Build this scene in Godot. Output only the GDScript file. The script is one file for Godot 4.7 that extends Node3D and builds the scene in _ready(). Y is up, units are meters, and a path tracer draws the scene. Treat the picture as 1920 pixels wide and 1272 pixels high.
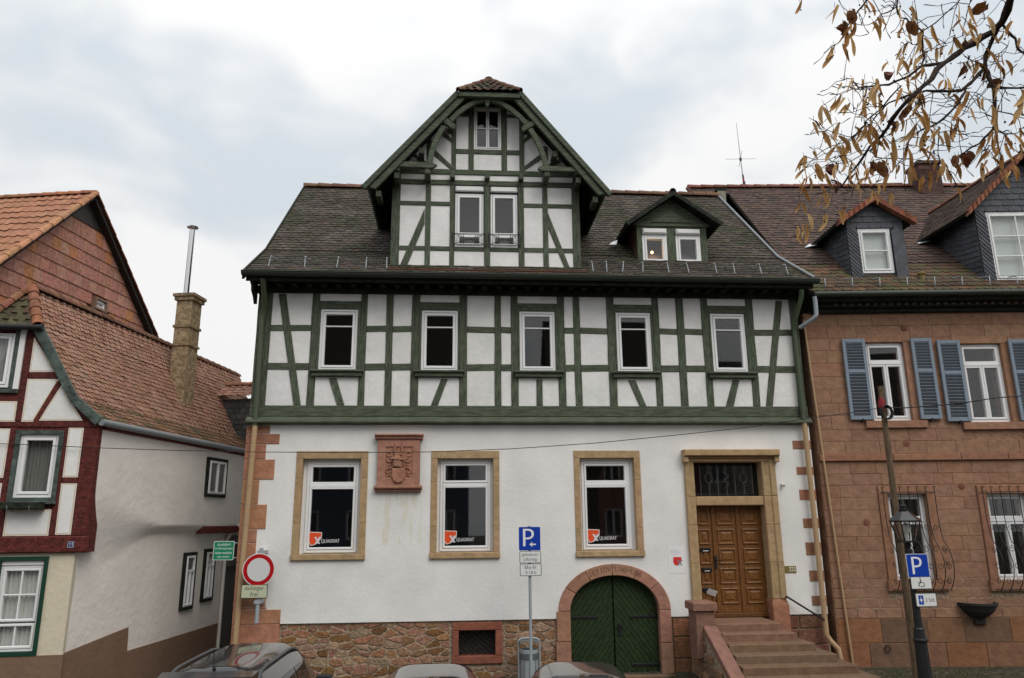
extends Node3D
# A half-timbered house between two neighbours, under an overcast sky. Metres, y up; the main facade is the plane z = 0.

const FOCAL := 1400.0                                   # pixels of the 1920 x 1272 photograph
const EYE := Vector3(0, 2.7, 14.5)
var eye_basis: Basis
var M := {}                                             # materials
var rng := RandomNumberGenerator.new()
var taken := {}


func _ready() -> void:
	rng.seed = 7
	camera_and_light()
	materials()
	ground()
	main_house()
	gable_dormer()
	small_dormer()
	staircase()
	red_house()
	tile_hung_house()
	alley_house()
	sandstone_house()
	opposite_houses()
	street_things()
	cars()
	lime_tree()


func camera_and_light() -> void:
	var y := deg_to_rad(-4.27)
	var p := deg_to_rad(13.745)
	var r := deg_to_rad(-0.511)
	eye_basis = Basis(Vector3.UP, y) * Basis(Vector3.RIGHT, p) * Basis(Vector3.BACK, r)
	var cam := Camera3D.new()
	cam.name = "camera"
	cam.fov = rad_to_deg(2.0 * atan(636.0 / FOCAL))
	cam.transform = Transform3D(eye_basis, EYE)
	cam.near = 0.1
	cam.far = 500.0
	add_child(cam)
	cam.current = true
	var sky_image := Image.create(1024, 512, false, Image.FORMAT_RGBAF)
	var n := FastNoiseLite.new()
	n.seed = 21
	n.noise_type = FastNoiseLite.TYPE_SIMPLEX_SMOOTH
	n.frequency = 1.0
	n.fractal_octaves = 7
	n.fractal_gain = 0.56
	var n2 := FastNoiseLite.new()
	n2.seed = 5
	n2.frequency = 0.9
	n2.fractal_octaves = 3
	for j in 512:
		var el := PI * (0.5 - (j + 0.5) / 512.0)
		var up := maxf(sin(el), 0.0)
		for i in 1024:
			var az := TAU * (i + 0.5) / 1024.0
			var d := Vector3(cos(el) * sin(az), sin(el), cos(el) * cos(az))
			var q := Vector3(d.x, d.y * 1.9, d.z) * 1.25
			var warp := n2.get_noise_3dv(d * 2.2)
			var a := n.get_noise_3dv(q * 1.25 + Vector3(0.5, 0.25, 0.4) * warp)
			var t := smoothstep(-0.33, 0.20, a)
			var c := Vector3(0.715, 0.775, 0.835).lerp(Vector3(1.0, 1.0, 1.0), t)
			c *= 0.79 + 0.76 * up * up * up * up
			sky_image.set_pixel(i, j, Color(c.x, c.y, c.z, 1))
	var panorama := PanoramaSkyMaterial.new()
	panorama.panorama = ImageTexture.create_from_image(sky_image)
	panorama.filter = true
	var e := Environment.new()
	e.background_mode = Environment.BG_SKY
	e.sky = Sky.new()
	e.sky.sky_material = panorama
	e.background_energy_multiplier = 0.95
	e.tonemap_mode = Environment.TONE_MAPPER_LINEAR
	e.tonemap_exposure = 1.22
	e.sdfgi_enabled = true
	e.ssao_enabled = true
	e.ssil_enabled = true
	var w := WorldEnvironment.new()
	w.name = "surroundings"
	w.environment = e
	add_child(w)
	var sun := DirectionalLight3D.new()
	sun.name = "sun"
	sun.light_energy = 0.40
	sun.light_color = Color(1.0, 0.97, 0.93)
	sun.light_angular_distance = 35.0
	sun.shadow_enabled = true
	add_child(sun)
	sun.look_at_from_position(Vector3(4.6, 10.5, 8), Vector3.ZERO)


# ---------------------------------------------------------------- photograph pixels to places
func ray(px: float, py: float) -> Vector3:
	return eye_basis * Vector3((px - 960.0) / FOCAL, -(py - 636.0) / FOCAL, -1.0)


func at_z(px: float, py: float, z: float) -> Vector3:
	var d := ray(px, py)
	return EYE + d * ((z - EYE.z) / d.z)


func away(px: float, py: float, dist: float) -> Vector3:
	var d := ray(px, py)
	return EYE + d.normalized() * dist


func on_plane(px: float, py: float, o: Vector3, normal: Vector3) -> Vector3:
	var d := ray(px, py)
	return EYE + d * ((o - EYE).dot(normal) / d.dot(normal))


func on_frame(fr: Transform3D, px: float, py: float, off := 0.0) -> Vector2:
	var inv := fr.affine_inverse()
	var o := inv * EYE
	var d := inv.basis * ray(px, py)
	var q := o + d * ((off - o.z) / d.z)
	return Vector2(q.x, q.y)


func facing(o: Vector3, degrees: float) -> Transform3D:       # x axis along (cos a, 0, sin a), z axis outward
	return Transform3D(Basis(Vector3.UP, -deg_to_rad(degrees)), o)


# ---------------------------------------------------------------- naming and parenting
func numbered(called: String) -> String:
	taken[called] = taken.get(called, -1) + 1
	return called if taken[called] == 0 else "%s_%03d" % [called, taken[called]]


func thing(called: String, label: String, category: String, xf := Transform3D(), group := "") -> Node3D:
	var o := Node3D.new()
	o.name = numbered(called)
	o.transform = xf
	o.set_meta("label", label)
	o.set_meta("category", category)
	if group:
		o.set_meta("group", group)
	add_child(o)
	return o


func part(parent: Node, called: String, g, mat: Material, kind := "") -> MeshInstance3D:
	var o := MeshInstance3D.new()
	o.name = called
	o.mesh = g.mesh() if g is G else g
	o.material_override = mat
	if kind:
		o.set_meta("kind", kind)
	parent.add_child(o, true)
	return o


func setting(called: String, g: G, mat: Material) -> MeshInstance3D:
	var o := part(self, called, g, mat, "structure")
	return o


func one_piece(called: String, label: String, category: String, g, mat: Material, group := "") -> MeshInstance3D:
	var o := part(self, numbered(called), g, mat)
	o.set_meta("label", label)
	o.set_meta("category", category)
	if group:
		o.set_meta("group", group)
	return o


# ---------------------------------------------------------------- geometry
class G:
	var v := PackedVector3Array()
	var n := PackedVector3Array()
	var c := PackedColorArray()
	var col := Color.WHITE
	var t := Transform3D()

	func put(p: Vector3, q: Vector3) -> void:
		v.append(t * p)
		n.append((t.basis * q).normalized())
		c.append(col)

	func tri(a: Vector3, b: Vector3, d: Vector3) -> void:          # seen anticlockwise
		var q := (b - a).cross(d - a)
		if q.length_squared() < 1e-16:
			return
		put(a, q)
		put(d, q)
		put(b, q)

	func trin(a: Vector3, b: Vector3, d: Vector3, na: Vector3, nb: Vector3, nd: Vector3) -> void:
		put(a, na)
		put(d, nd)
		put(b, nb)

	func quad(a: Vector3, b: Vector3, d: Vector3, e: Vector3) -> void:
		tri(a, b, d)
		tri(a, d, e)

	func quadn(a: Vector3, b: Vector3, d: Vector3, e: Vector3, na: Vector3, nb: Vector3, nd: Vector3, ne: Vector3) -> void:
		trin(a, b, d, na, nb, nd)
		trin(a, d, e, na, nd, ne)

	func hexa(b: Array, f: Array) -> void:                          # back and front quads, both anticlockwise seen from the front
		quad(f[0], f[1], f[2], f[3])
		quad(b[3], b[2], b[1], b[0])
		for i in 4:
			var j := (i + 1) % 4
			quad(b[i], b[j], f[j], f[i])

	func box(x0: float, x1: float, y0: float, y1: float, z0: float, z1: float) -> void:
		hexa([Vector3(x0, y0, z0), Vector3(x1, y0, z0), Vector3(x1, y1, z0), Vector3(x0, y1, z0)], [Vector3(x0, y0, z1), Vector3(x1, y0, z1), Vector3(x1, y1, z1), Vector3(x0, y1, z1)])

	func poly(pts: PackedVector2Array, z0: float, z1: float, bev := 0.0, back := false) -> void:
		var p := pts.duplicate()
		if Geometry2D.is_polygon_clockwise(p):
			p.reverse()
		var front := p
		if bev > 0.0:
			var r := Geometry2D.offset_polygon(p, -bev, Geometry2D.JOIN_MITER)
			if r.size() == 1 and r[0].size() == p.size():
				front = r[0]
				if Geometry2D.is_polygon_clockwise(front):
					front.reverse()
				var best := 0                                        # line the inner outline up with the outer one
				for i in p.size():
					if front[i].distance_squared_to(p[0]) < front[best].distance_squared_to(p[0]):
						best = i
				var turned := PackedVector2Array()
				for i in p.size():
					turned.append(front[(i + best) % p.size()])
				front = turned
			else:
				bev = 0.0
		var zb := z1 - bev
		for i in p.size():
			var j := (i + 1) % p.size()
			quad(v3(p[i], z0), v3(p[j], z0), v3(p[j], zb), v3(p[i], zb))
			if bev > 0.0:
				quad(v3(p[i], zb), v3(p[j], zb), v3(front[j], z1), v3(front[i], z1))
		var ix := Geometry2D.triangulate_polygon(front)
		for k in range(0, ix.size(), 3):
			var a := v3(front[ix[k]], z1)
			var b := v3(front[ix[k + 1]], z1)
			var d := v3(front[ix[k + 2]], z1)
			if (b - a).cross(d - a).z < 0:
				tri(a, d, b)
			else:
				tri(a, b, d)
		if back:
			var iy := Geometry2D.triangulate_polygon(p)
			for k in range(0, iy.size(), 3):
				var a := v3(p[iy[k]], z0)
				var b := v3(p[iy[k + 1]], z0)
				var d := v3(p[iy[k + 2]], z0)
				if (b - a).cross(d - a).z > 0:
					tri(a, d, b)
				else:
					tri(a, b, d)

	func v3(p: Vector2, z: float) -> Vector3:
		return Vector3(p.x, p.y, z)

	func cbox(x0: float, x1: float, y0: float, y1: float, z0: float, z1: float, b := 0.008) -> void:
		poly(PackedVector2Array([Vector2(x0, y0), Vector2(x1, y0), Vector2(x1, y1), Vector2(x0, y1)]), z0, z1, minf(b, 0.4 * minf(x1 - x0, y1 - y0)), true)

	func ring(x0: float, x1: float, y0: float, y1: float, prof: Array) -> void:   # profile of (inset, z) swept round a rectangle with mitred corners
		for k in prof.size() - 1:
			var a: Vector2 = prof[k]
			var b: Vector2 = prof[k + 1]
			var pa := [Vector3(x0 + a.x, y0 + a.x, a.y), Vector3(x1 - a.x, y0 + a.x, a.y), Vector3(x1 - a.x, y1 - a.x, a.y), Vector3(x0 + a.x, y1 - a.x, a.y)]
			var pb := [Vector3(x0 + b.x, y0 + b.x, b.y), Vector3(x1 - b.x, y0 + b.x, b.y), Vector3(x1 - b.x, y1 - b.x, b.y), Vector3(x0 + b.x, y1 - b.x, b.y)]
			for i in 4:
				var j := (i + 1) % 4
				quad(pa[i], pa[j], pb[j], pb[i])

	func tube(pts: Array, radii, sides := 6) -> void:
		var rings := []
		var side := Vector3.ZERO
		for i in pts.size():
			var a: Vector3 = pts[maxi(i - 1, 0)]
			var b: Vector3 = pts[mini(i + 1, pts.size() - 1)]
			var d := (b - a).normalized()
			if side == Vector3.ZERO:
				side = d.cross(Vector3.UP if absf(d.y) < 0.9 else Vector3.RIGHT).normalized()
			side = (side - d * side.dot(d)).normalized()
			var up := d.cross(side)
			var r: float = radii[i] if radii is Array else radii
			var ring_ := []
			for k in sides:
				var w := TAU * k / sides
				var q := side * cos(w) + up * sin(w)
				ring_.append([pts[i] + q * r, q])
			rings.append(ring_)
		for i in rings.size() - 1:
			for k in sides:
				var l := (k + 1) % sides
				quadn(rings[i][k][0], rings[i][l][0], rings[i + 1][l][0], rings[i + 1][k][0], rings[i][k][1], rings[i][l][1], rings[i + 1][l][1], rings[i + 1][k][1])
		for k in range(1, sides - 1):
			tri(rings[0][0][0], rings[0][k + 1][0], rings[0][k][0])
			var z: Array = rings[-1]
			tri(z[0][0], z[k][0], z[k + 1][0])

	func lathe(prof: Array, segs := 16, from := 0.0, to := TAU) -> void:          # (radius, height) pairs from the bottom up
		for k in prof.size() - 1:
			var a: Vector2 = prof[k]
			var b: Vector2 = prof[k + 1]
			var nn := Vector2(b.y - a.y, a.x - b.x)
			for i in segs:
				var w0 := from + (to - from) * i / segs
				var w1 := from + (to - from) * (i + 1) / segs
				var d0 := Vector3(cos(w0), 0, -sin(w0))
				var d1 := Vector3(cos(w1), 0, -sin(w1))
				var n0 := d0 * nn.x + Vector3.UP * nn.y
				var n1 := d1 * nn.x + Vector3.UP * nn.y
				quadn(d0 * a.x + Vector3.UP * a.y, d1 * a.x + Vector3.UP * a.y, d1 * b.x + Vector3.UP * b.y, d0 * b.x + Vector3.UP * b.y, n0, n1, n1, n0)

	func mesh() -> ArrayMesh:
		var arrays := []
		arrays.resize(Mesh.ARRAY_MAX)
		arrays[Mesh.ARRAY_VERTEX] = v
		arrays[Mesh.ARRAY_NORMAL] = n
		arrays[Mesh.ARRAY_COLOR] = c
		var m := ArrayMesh.new()
		m.add_surface_from_arrays(Mesh.PRIMITIVE_TRIANGLES, arrays)
		return m


func shade(c: Vector3, spread := 0.12, hue := 0.04) -> Color:   # one piece's own colour: linear, varied from piece to piece
	var k := 1.0 + rng.randf_range(-spread, spread)
	return Color(clampf(c.x * k * (1.0 + rng.randf_range(-hue, hue)), 0, 1), clampf(c.y * k * (1.0 + rng.randf_range(-hue, hue)), 0, 1), clampf(c.z * k * (1.0 + rng.randf_range(-hue, hue)), 0, 1))


func pts2(a: Array) -> PackedVector2Array:
	var r := PackedVector2Array()
	for k in range(0, a.size(), 2):
		r.append(Vector2(a[k], a[k + 1]))
	return r


func px_poly(fr: Transform3D, a: Array, off := 0.0) -> PackedVector2Array:
	var r := PackedVector2Array()
	for k in range(0, a.size(), 2):
		r.append(on_frame(fr, a[k], a[k + 1], off))
	return r


func pierced(g: G, x0: float, x1: float, y0: float, y1: float, z0: float, z1: float, holes: Array) -> void:   # a wall with rectangular openings (Rect2)
	var xs := [x0, x1]
	var ys := [y0, y1]
	for h: Rect2 in holes:
		for x in [h.position.x, h.end.x]:
			if x > x0 + 1e-4 and x < x1 - 1e-4:
				xs.append(x)
		for y in [h.position.y, h.end.y]:
			if y > y0 + 1e-4 and y < y1 - 1e-4:
				ys.append(y)
	xs.sort()
	ys.sort()
	var solid := func(i: int, j: int) -> bool:
		if i < 0 or j < 0 or i >= xs.size() - 1 or j >= ys.size() - 1:
			return false
		var m := Vector2((xs[i] + xs[i + 1]) / 2, (ys[j] + ys[j + 1]) / 2)
		for h: Rect2 in holes:
			if h.has_point(m):
				return false
		return xs[i + 1] - xs[i] > 1e-5 and ys[j + 1] - ys[j] > 1e-5
	for i in xs.size() - 1:
		for j in ys.size() - 1:
			if not solid.call(i, j):
				continue
			var a := Vector3(xs[i], ys[j], z1)
			var b := Vector3(xs[i + 1], ys[j], z1)
			var d := Vector3(xs[i + 1], ys[j + 1], z1)
			var e := Vector3(xs[i], ys[j + 1], z1)
			var k := Vector3(0, 0, z0 - z1)
			g.quad(a, b, d, e)
			g.quad(e + k, d + k, b + k, a + k)
			if not solid.call(i - 1, j):
				g.quad(a + k, a, e, e + k)
			if not solid.call(i + 1, j):
				g.quad(b, b + k, d + k, d)
			if not solid.call(i, j - 1):
				g.quad(a + k, b + k, b, a)
			if not solid.call(i, j + 1):
				g.quad(e, d, d + k, e + k)


func lettering(parent: Node, called: String, text: String, mid: Vector3, high: float, wide: float, mat: Material, font := "Droid Sans", turn := 0.0) -> MeshInstance3D:
	var m := TextMesh.new()
	var f := SystemFont.new()
	f.font_names = PackedStringArray([font])
	m.font = f
	m.text = text
	m.font_size = 64
	m.pixel_size = 0.01
	m.depth = 0.05
	m.curve_step = 2.0
	var o := MeshInstance3D.new()
	o.name = called
	o.mesh = m
	o.material_override = mat
	parent.add_child(o, true)
	var b := m.get_aabb()
	var s := high / maxf(b.size.y, 1e-3)
	var sx := wide / maxf(b.size.x, 1e-3) if wide > 0.0 else s
	o.transform = Transform3D(Basis(Vector3.BACK, turn) * Basis.from_scale(Vector3(sx, s, 0.02)), mid)
	o.translate_object_local(-b.get_center())
	return o


# ---------------------------------------------------------------- materials
func lin(r: float, g: float, b: float, a := 1.0) -> Color:
	var c := Color(r, g, b).linear_to_srgb()
	c.a = a
	return c


func noise(freq: float, octaves: int, lo: float, hi: float, seed_ := 1, size := 512, cell := false) -> NoiseTexture2D:
	var f := FastNoiseLite.new()
	f.seed = seed_
	f.noise_type = FastNoiseLite.TYPE_CELLULAR if cell else FastNoiseLite.TYPE_SIMPLEX_SMOOTH
	f.frequency = freq
	f.fractal_octaves = octaves
	f.fractal_gain = 0.58
	var n := NoiseTexture2D.new()
	n.noise = f
	n.width = size
	n.height = size
	n.seamless = true
	var r := Gradient.new()
	r.offsets = PackedFloat32Array([0.12, 0.5, 0.88])
	r.colors = PackedColorArray([Color(lo, lo, lo), Color((lo + hi) / 2, (lo + hi) / 2, (lo + hi) / 2), Color(hi, hi, hi)])
	n.color_ramp = r
	return n


func bumps(freq: float, octaves: int, strength: float, seed_ := 1, size := 512) -> NoiseTexture2D:
	var n := noise(freq, octaves, 0.0, 1.0, seed_, size)
	n.color_ramp = null
	n.as_normal_map = true
	n.bump_strength = strength
	return n


func mk(called: String, color: Color, rough: float, tex: Texture2D = null, scale := Vector3(0.4, 0.4, 0.4), bump: Texture2D = null, depth := 1.0, spec := 0.4) -> StandardMaterial3D:
	var m := StandardMaterial3D.new()
	m.resource_name = called
	m.albedo_color = color
	m.roughness = rough
	m.metallic_specular = spec
	m.vertex_color_use_as_albedo = true
	if tex or bump:
		m.uv1_triplanar = true
		m.uv1_world_triplanar = true
		m.uv1_scale = scale
		m.uv1_triplanar_sharpness = 4.0
	if tex:
		m.albedo_texture = tex
	if bump:
		m.normal_enabled = true
		m.normal_texture = bump
		m.normal_scale = depth
	M[called] = m
	return m


func stained_plaster() -> ImageTexture:             # 12 m of wall: faint mottling and the ochre run-off stains below the carved relief
	var n := 768
	var im := Image.create(n, n, false, Image.FORMAT_RGB8)
	var f := FastNoiseLite.new()
	f.seed = 33
	f.frequency = 0.9
	f.fractal_octaves = 6
	f.fractal_gain = 0.55
	var d := FastNoiseLite.new()
	d.seed = 34
	d.frequency = 1.0
	d.fractal_octaves = 4
	var runoff := Rect2(-1.55, 2.30, 0.90, 0.97)
	for j in n:
		var y := 12.0 - 12.0 * (j + 0.5) / n
		for i in n:
			var x := 12.0 * (i + 0.5) / n
			if x > 8.0:
				x -= 12.0
			var v := 0.962 + 0.05 * f.get_noise_2d(x, y)
			var s := 0.0
			if runoff.has_point(Vector2(x, y)):
				var drip := d.get_noise_2d(x * 7.0, y * 0.9) + 0.35 * d.get_noise_2d(x * 22.0, y * 4.0)
				if drip > 0.12:
					s = 0.30 * clampf((drip + 0.15) * 1.6, 0.2, 1.0)
			im.set_pixel(i, j, Color(v * (1.0 - 0.10 * s), v * (1.0 - 0.15 * s), v * (1.0 - 0.34 * s)))
	return ImageTexture.create_from_image(im)


func materials() -> void:
	var t_plaster := noise(0.006, 6, 0.955, 1.0, 3)
	var t_stone := noise(0.010, 6, 0.87, 1.0, 4)
	var t_grain := noise(0.014, 6, 0.66, 1.0, 6)
	var t_roof := noise(0.012, 5, 0.80, 1.0, 8)
	var t_dirt := noise(0.008, 6, 0.96, 1.0, 9)
	var b_fine := bumps(0.03, 4, 5.0, 11)
	var b_stone := bumps(0.02, 5, 9.0, 12)
	var b_grain := bumps(0.03, 4, 8.0, 13)
	var s := Vector3(0.4, 0.4, 0.4)
	mk("plaster", lin(0.83, 0.825, 0.805), 0.92, stained_plaster(), Vector3(1.0 / 12.0, 1.0 / 12.0, 1.0 / 12.0), bumps(0.16, 3, 3.0, 19, 768), 0.06, 0.2)
	mk("infill", lin(0.81, 0.81, 0.80), 0.92, noise(0.008, 6, 0.94, 1.0, 15), s, b_fine, 0.2, 0.2)
	mk("stone", Color.WHITE, 0.9, t_stone, Vector3(0.9, 0.9, 0.9), b_stone, 0.28, 0.25)
	mk("rubble", Color.WHITE, 0.93, noise(0.014, 6, 0.76, 1.0, 5), Vector3(1.4, 1.4, 1.4), b_stone, 1.0, 0.25)
	mk("mortar", lin(0.46, 0.355, 0.255), 0.95, noise(0.02, 6, 0.78, 1.0, 17), Vector3(0.9, 0.9, 0.9), b_stone, 1.5, 0.2)
	mk("joint", lin(0.33, 0.195, 0.13), 0.95, t_stone, s, b_fine, 1.0, 0.2)
	mk("green_post", lin(0.122, 0.147, 0.100), 0.72, t_grain, Vector3(3.0, 0.35, 3.0), b_grain, 0.7, 0.35)
	mk("green_rail", lin(0.122, 0.147, 0.100), 0.72, t_grain, Vector3(0.35, 3.0, 3.0), b_grain, 0.7, 0.35)
	mk("red_timber", lin(0.158, 0.034, 0.028), 0.75, t_grain, Vector3(1.2, 1.2, 1.2), b_grain, 0.8, 0.35)
	mk("sage_board", lin(0.10, 0.13, 0.115), 0.7, t_grain, s, b_grain, 0.5, 0.35)
	mk("gate_green", lin(0.030, 0.056, 0.018), 0.62, t_grain, Vector3(1.5, 1.5, 1.5), b_grain, 0.6, 0.35)
	mk("bottle_green", lin(0.008, 0.045, 0.026), 0.5, null)
	mk("oak", lin(0.225, 0.090, 0.018), 0.42, noise(0.012, 5, 0.78, 1.0, 6), Vector3(4.0, 0.5, 4.0), b_grain, 0.5, 0.45)
	mk("white_frame", lin(0.80, 0.81, 0.82), 0.35, null, s, null, 1.0, 0.5)
	mk("roller_box", lin(0.74, 0.75, 0.75), 0.4)
	mk("tile", Color.WHITE, 0.88, t_roof, Vector3(1.1, 1.1, 1.1), b_stone, 0.4, 0.3)
	mk("slate", Color.WHITE, 0.6, t_roof, Vector3(1.3, 1.3, 1.3), b_stone, 0.25, 0.4)
	mk("deck", lin(0.03, 0.025, 0.02), 0.95)
	mk("dark_timber", lin(0.028, 0.034, 0.024), 0.8, t_grain, s, b_grain, 0.6, 0.3)
	mk("shutter", lin(0.22, 0.27, 0.33), 0.6, t_plaster, Vector3(1.5, 1.5, 1.5), null, 1.0, 0.35)
	mk("bar_iron", lin(0.07, 0.07, 0.075), 0.5)
	mk("iron", lin(0.014, 0.014, 0.016), 0.55, null, s, null, 1.0, 0.4)
	mk("zinc", lin(0.20, 0.22, 0.23), 0.5, t_plaster, s, null, 1.0, 0.5)
	mk("galvanised", lin(0.33, 0.37, 0.40), 0.45, t_plaster, Vector3(2, 2, 2), null, 1.0, 0.5)
	mk("tan_pipe", lin(0.44, 0.30, 0.17), 0.5, t_plaster, s)
	mk("green_pipe", lin(0.07, 0.095, 0.055), 0.5, t_plaster, s)
	mk("gutter", lin(0.035, 0.045, 0.035), 0.5, t_plaster, s)
	mk("grey_plaster", lin(0.78, 0.745, 0.70), 0.92, t_dirt, Vector3(0.25, 0.25, 0.25), b_fine, 0.2, 0.2)
	mk("cream_plaster", lin(0.66, 0.60, 0.47), 0.92, t_plaster, s, b_fine, 0.2, 0.2)
	mk("brown_base", lin(0.215, 0.14, 0.098), 0.9, t_plaster, s, b_fine, 0.25, 0.2)
	mk("chimney_plaster", lin(0.40, 0.30, 0.185), 0.93, noise(0.012, 6, 0.72, 1.0, 31), Vector3(0.9, 0.9, 0.9), b_stone, 0.8, 0.2)
	mk("brick", Color.WHITE, 0.92, t_stone, s, b_stone, 0.6, 0.2)
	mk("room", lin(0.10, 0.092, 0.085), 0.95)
	mk("curtain", lin(0.72, 0.76, 0.72), 0.95)
	mk("blind", lin(0.56, 0.62, 0.58), 0.85)
	mk("white_paint", lin(0.78, 0.78, 0.77), 0.45)
	mk("plain", Color.WHITE, 0.55)
	mk("gloss", Color.WHITE, 0.3)
	mk("black_gloss", lin(0.012, 0.014, 0.018), 0.12, null, s, null, 1.0, 0.6)
	mk("dark_glass", lin(0.01, 0.011, 0.012), 0.03, null, s, null, 1.0, 0.6)
	mk("brass", lin(0.32, 0.26, 0.09), 0.4).metallic = 0.7
	mk("steel", lin(0.62, 0.62, 0.62), 0.22).metallic = 1.0
	mk("road", lin(0.115, 0.10, 0.072), 0.92, noise(0.03, 6, 0.55, 1.0, 41), Vector3(0.5, 0.5, 0.5), b_stone, 1.2, 0.3)
	mk("bark", lin(0.045, 0.034, 0.028), 0.9, t_stone, Vector3(3, 3, 3), b_stone, 1.2, 0.25)
	mk("old_wood", lin(0.19, 0.135, 0.085), 0.85, t_grain, Vector3(5.0, 0.5, 5.0), b_grain, 0.8, 0.25)
	mk("rubber", lin(0.018, 0.018, 0.018), 0.7)
	mk("far_wall", Color.WHITE, 0.92, t_plaster, s, b_fine, 0.15, 0.2)
	var leaf := mk("leaf", Color.WHITE, 0.7)
	leaf.cull_mode = BaseMaterial3D.CULL_DISABLED
	leaf.backlight_enabled = true
	leaf.backlight = Color(0.5, 0.4, 0.25)
	for k in [["glass", 0.05, 0.85], ["car_glass", 0.45, 0.55]]:
		var m := StandardMaterial3D.new()
		m.resource_name = k[0]
		m.albedo_color = lin(0.02, 0.025, 0.025, k[1])
		m.transparency = BaseMaterial3D.TRANSPARENCY_ALPHA
		m.roughness = 0.02
		m.metallic_specular = k[2]
		M[k[0]] = m
	for k in [["ink", lin(0.01, 0.01, 0.012)], ["white_ink", lin(0.78, 0.79, 0.80)], ["carved", lin(0.10, 0.045, 0.03)]]:
		var m := StandardMaterial3D.new()
		m.resource_name = k[0]
		m.albedo_color = k[1]
		m.roughness = 0.6
		M[k[0]] = m
	var glow := StandardMaterial3D.new()
	glow.resource_name = "bulb_glow"
	glow.albedo_color = Color.WHITE
	glow.emission_enabled = true
	glow.emission = Color(1.0, 0.72, 0.42)
	glow.emission_energy_multiplier = 4.0
	M["bulb"] = glow


# ---------------------------------------------------------------- shared pieces
# A window: a mesh "window" (outer frame) with sashes and panes. lights: [fx0, fy0, fx1, fy1, panes across, panes up] in fractions of the inside of the frame.
func window(parent: Node, called: String, x0: float, x1: float, y0: float, y1: float, z: float, lights: Array, ft := 0.055, st := 0.045, mat: Material = null, deep := 0.08, glass: Material = null) -> MeshInstance3D:
	mat = mat if mat else M.white_frame
	glass = glass if glass else M.glass
	var g := G.new()
	g.ring(x0, x1, y0, y1, [Vector2(0, z - deep), Vector2(0, z - 0.004), Vector2(0.004, z), Vector2(ft - 0.006, z), Vector2(ft, z - 0.008), Vector2(ft, z - deep)])
	var w := x1 - x0 - 2 * ft
	var h := y1 - y0 - 2 * ft
	var o := part(parent, called, g, mat)
	for l: Array in lights:
		var a := x0 + ft + w * float(l[0])
		var b := x0 + ft + w * float(l[2])
		var c := y0 + ft + h * float(l[1])
		var d := y0 + ft + h * float(l[3])
		var s := G.new()
		s.ring(a, b, c, d, [Vector2(0.003, z - deep + 0.01), Vector2(0.003, z + 0.004), Vector2(0.010, z + 0.011), Vector2(st - 0.008, z + 0.011), Vector2(st, z - 0.006), Vector2(st, z - deep + 0.012)])
		var nx: int = l[4]
		var ny: int = l[5]
		var m := 0.012
		var pw := (b - a - 2 * st) / nx
		var ph := (d - c - 2 * st) / ny
		for i in range(1, nx):
			s.cbox(a + st + pw * i - m, a + st + pw * i + m, c + st, d - st, z - 0.04, z + 0.003, 0.004)
		for j in range(1, ny):
			s.cbox(a + st, b - st, c + st + ph * j - m, c + st + ph * j + m, z - 0.04, z + 0.001, 0.004)
		part(o, "sash", s, mat)
		for i in nx:
			for j in ny:
				var p := G.new()
				var xa := a + st + pw * i - 0.004
				var ya := c + st + ph * j - 0.004
				for zg in [z - 0.024, z - 0.040]:                       # double glazing
					p.quad(Vector3(xa, ya, zg), Vector3(xa + pw + 0.008, ya, zg), Vector3(xa + pw + 0.008, ya + ph + 0.008, zg), Vector3(xa, ya + ph + 0.008, zg))
				part(o, "pane", p, glass)
	return o


func rails_poly(a: Vector2, b: Vector2, w: float) -> PackedVector2Array:
	var s := (b - a).normalized().orthogonal() * (w / 2)
	return PackedVector2Array([a + s, b + s, b - s, a - s])


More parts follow.
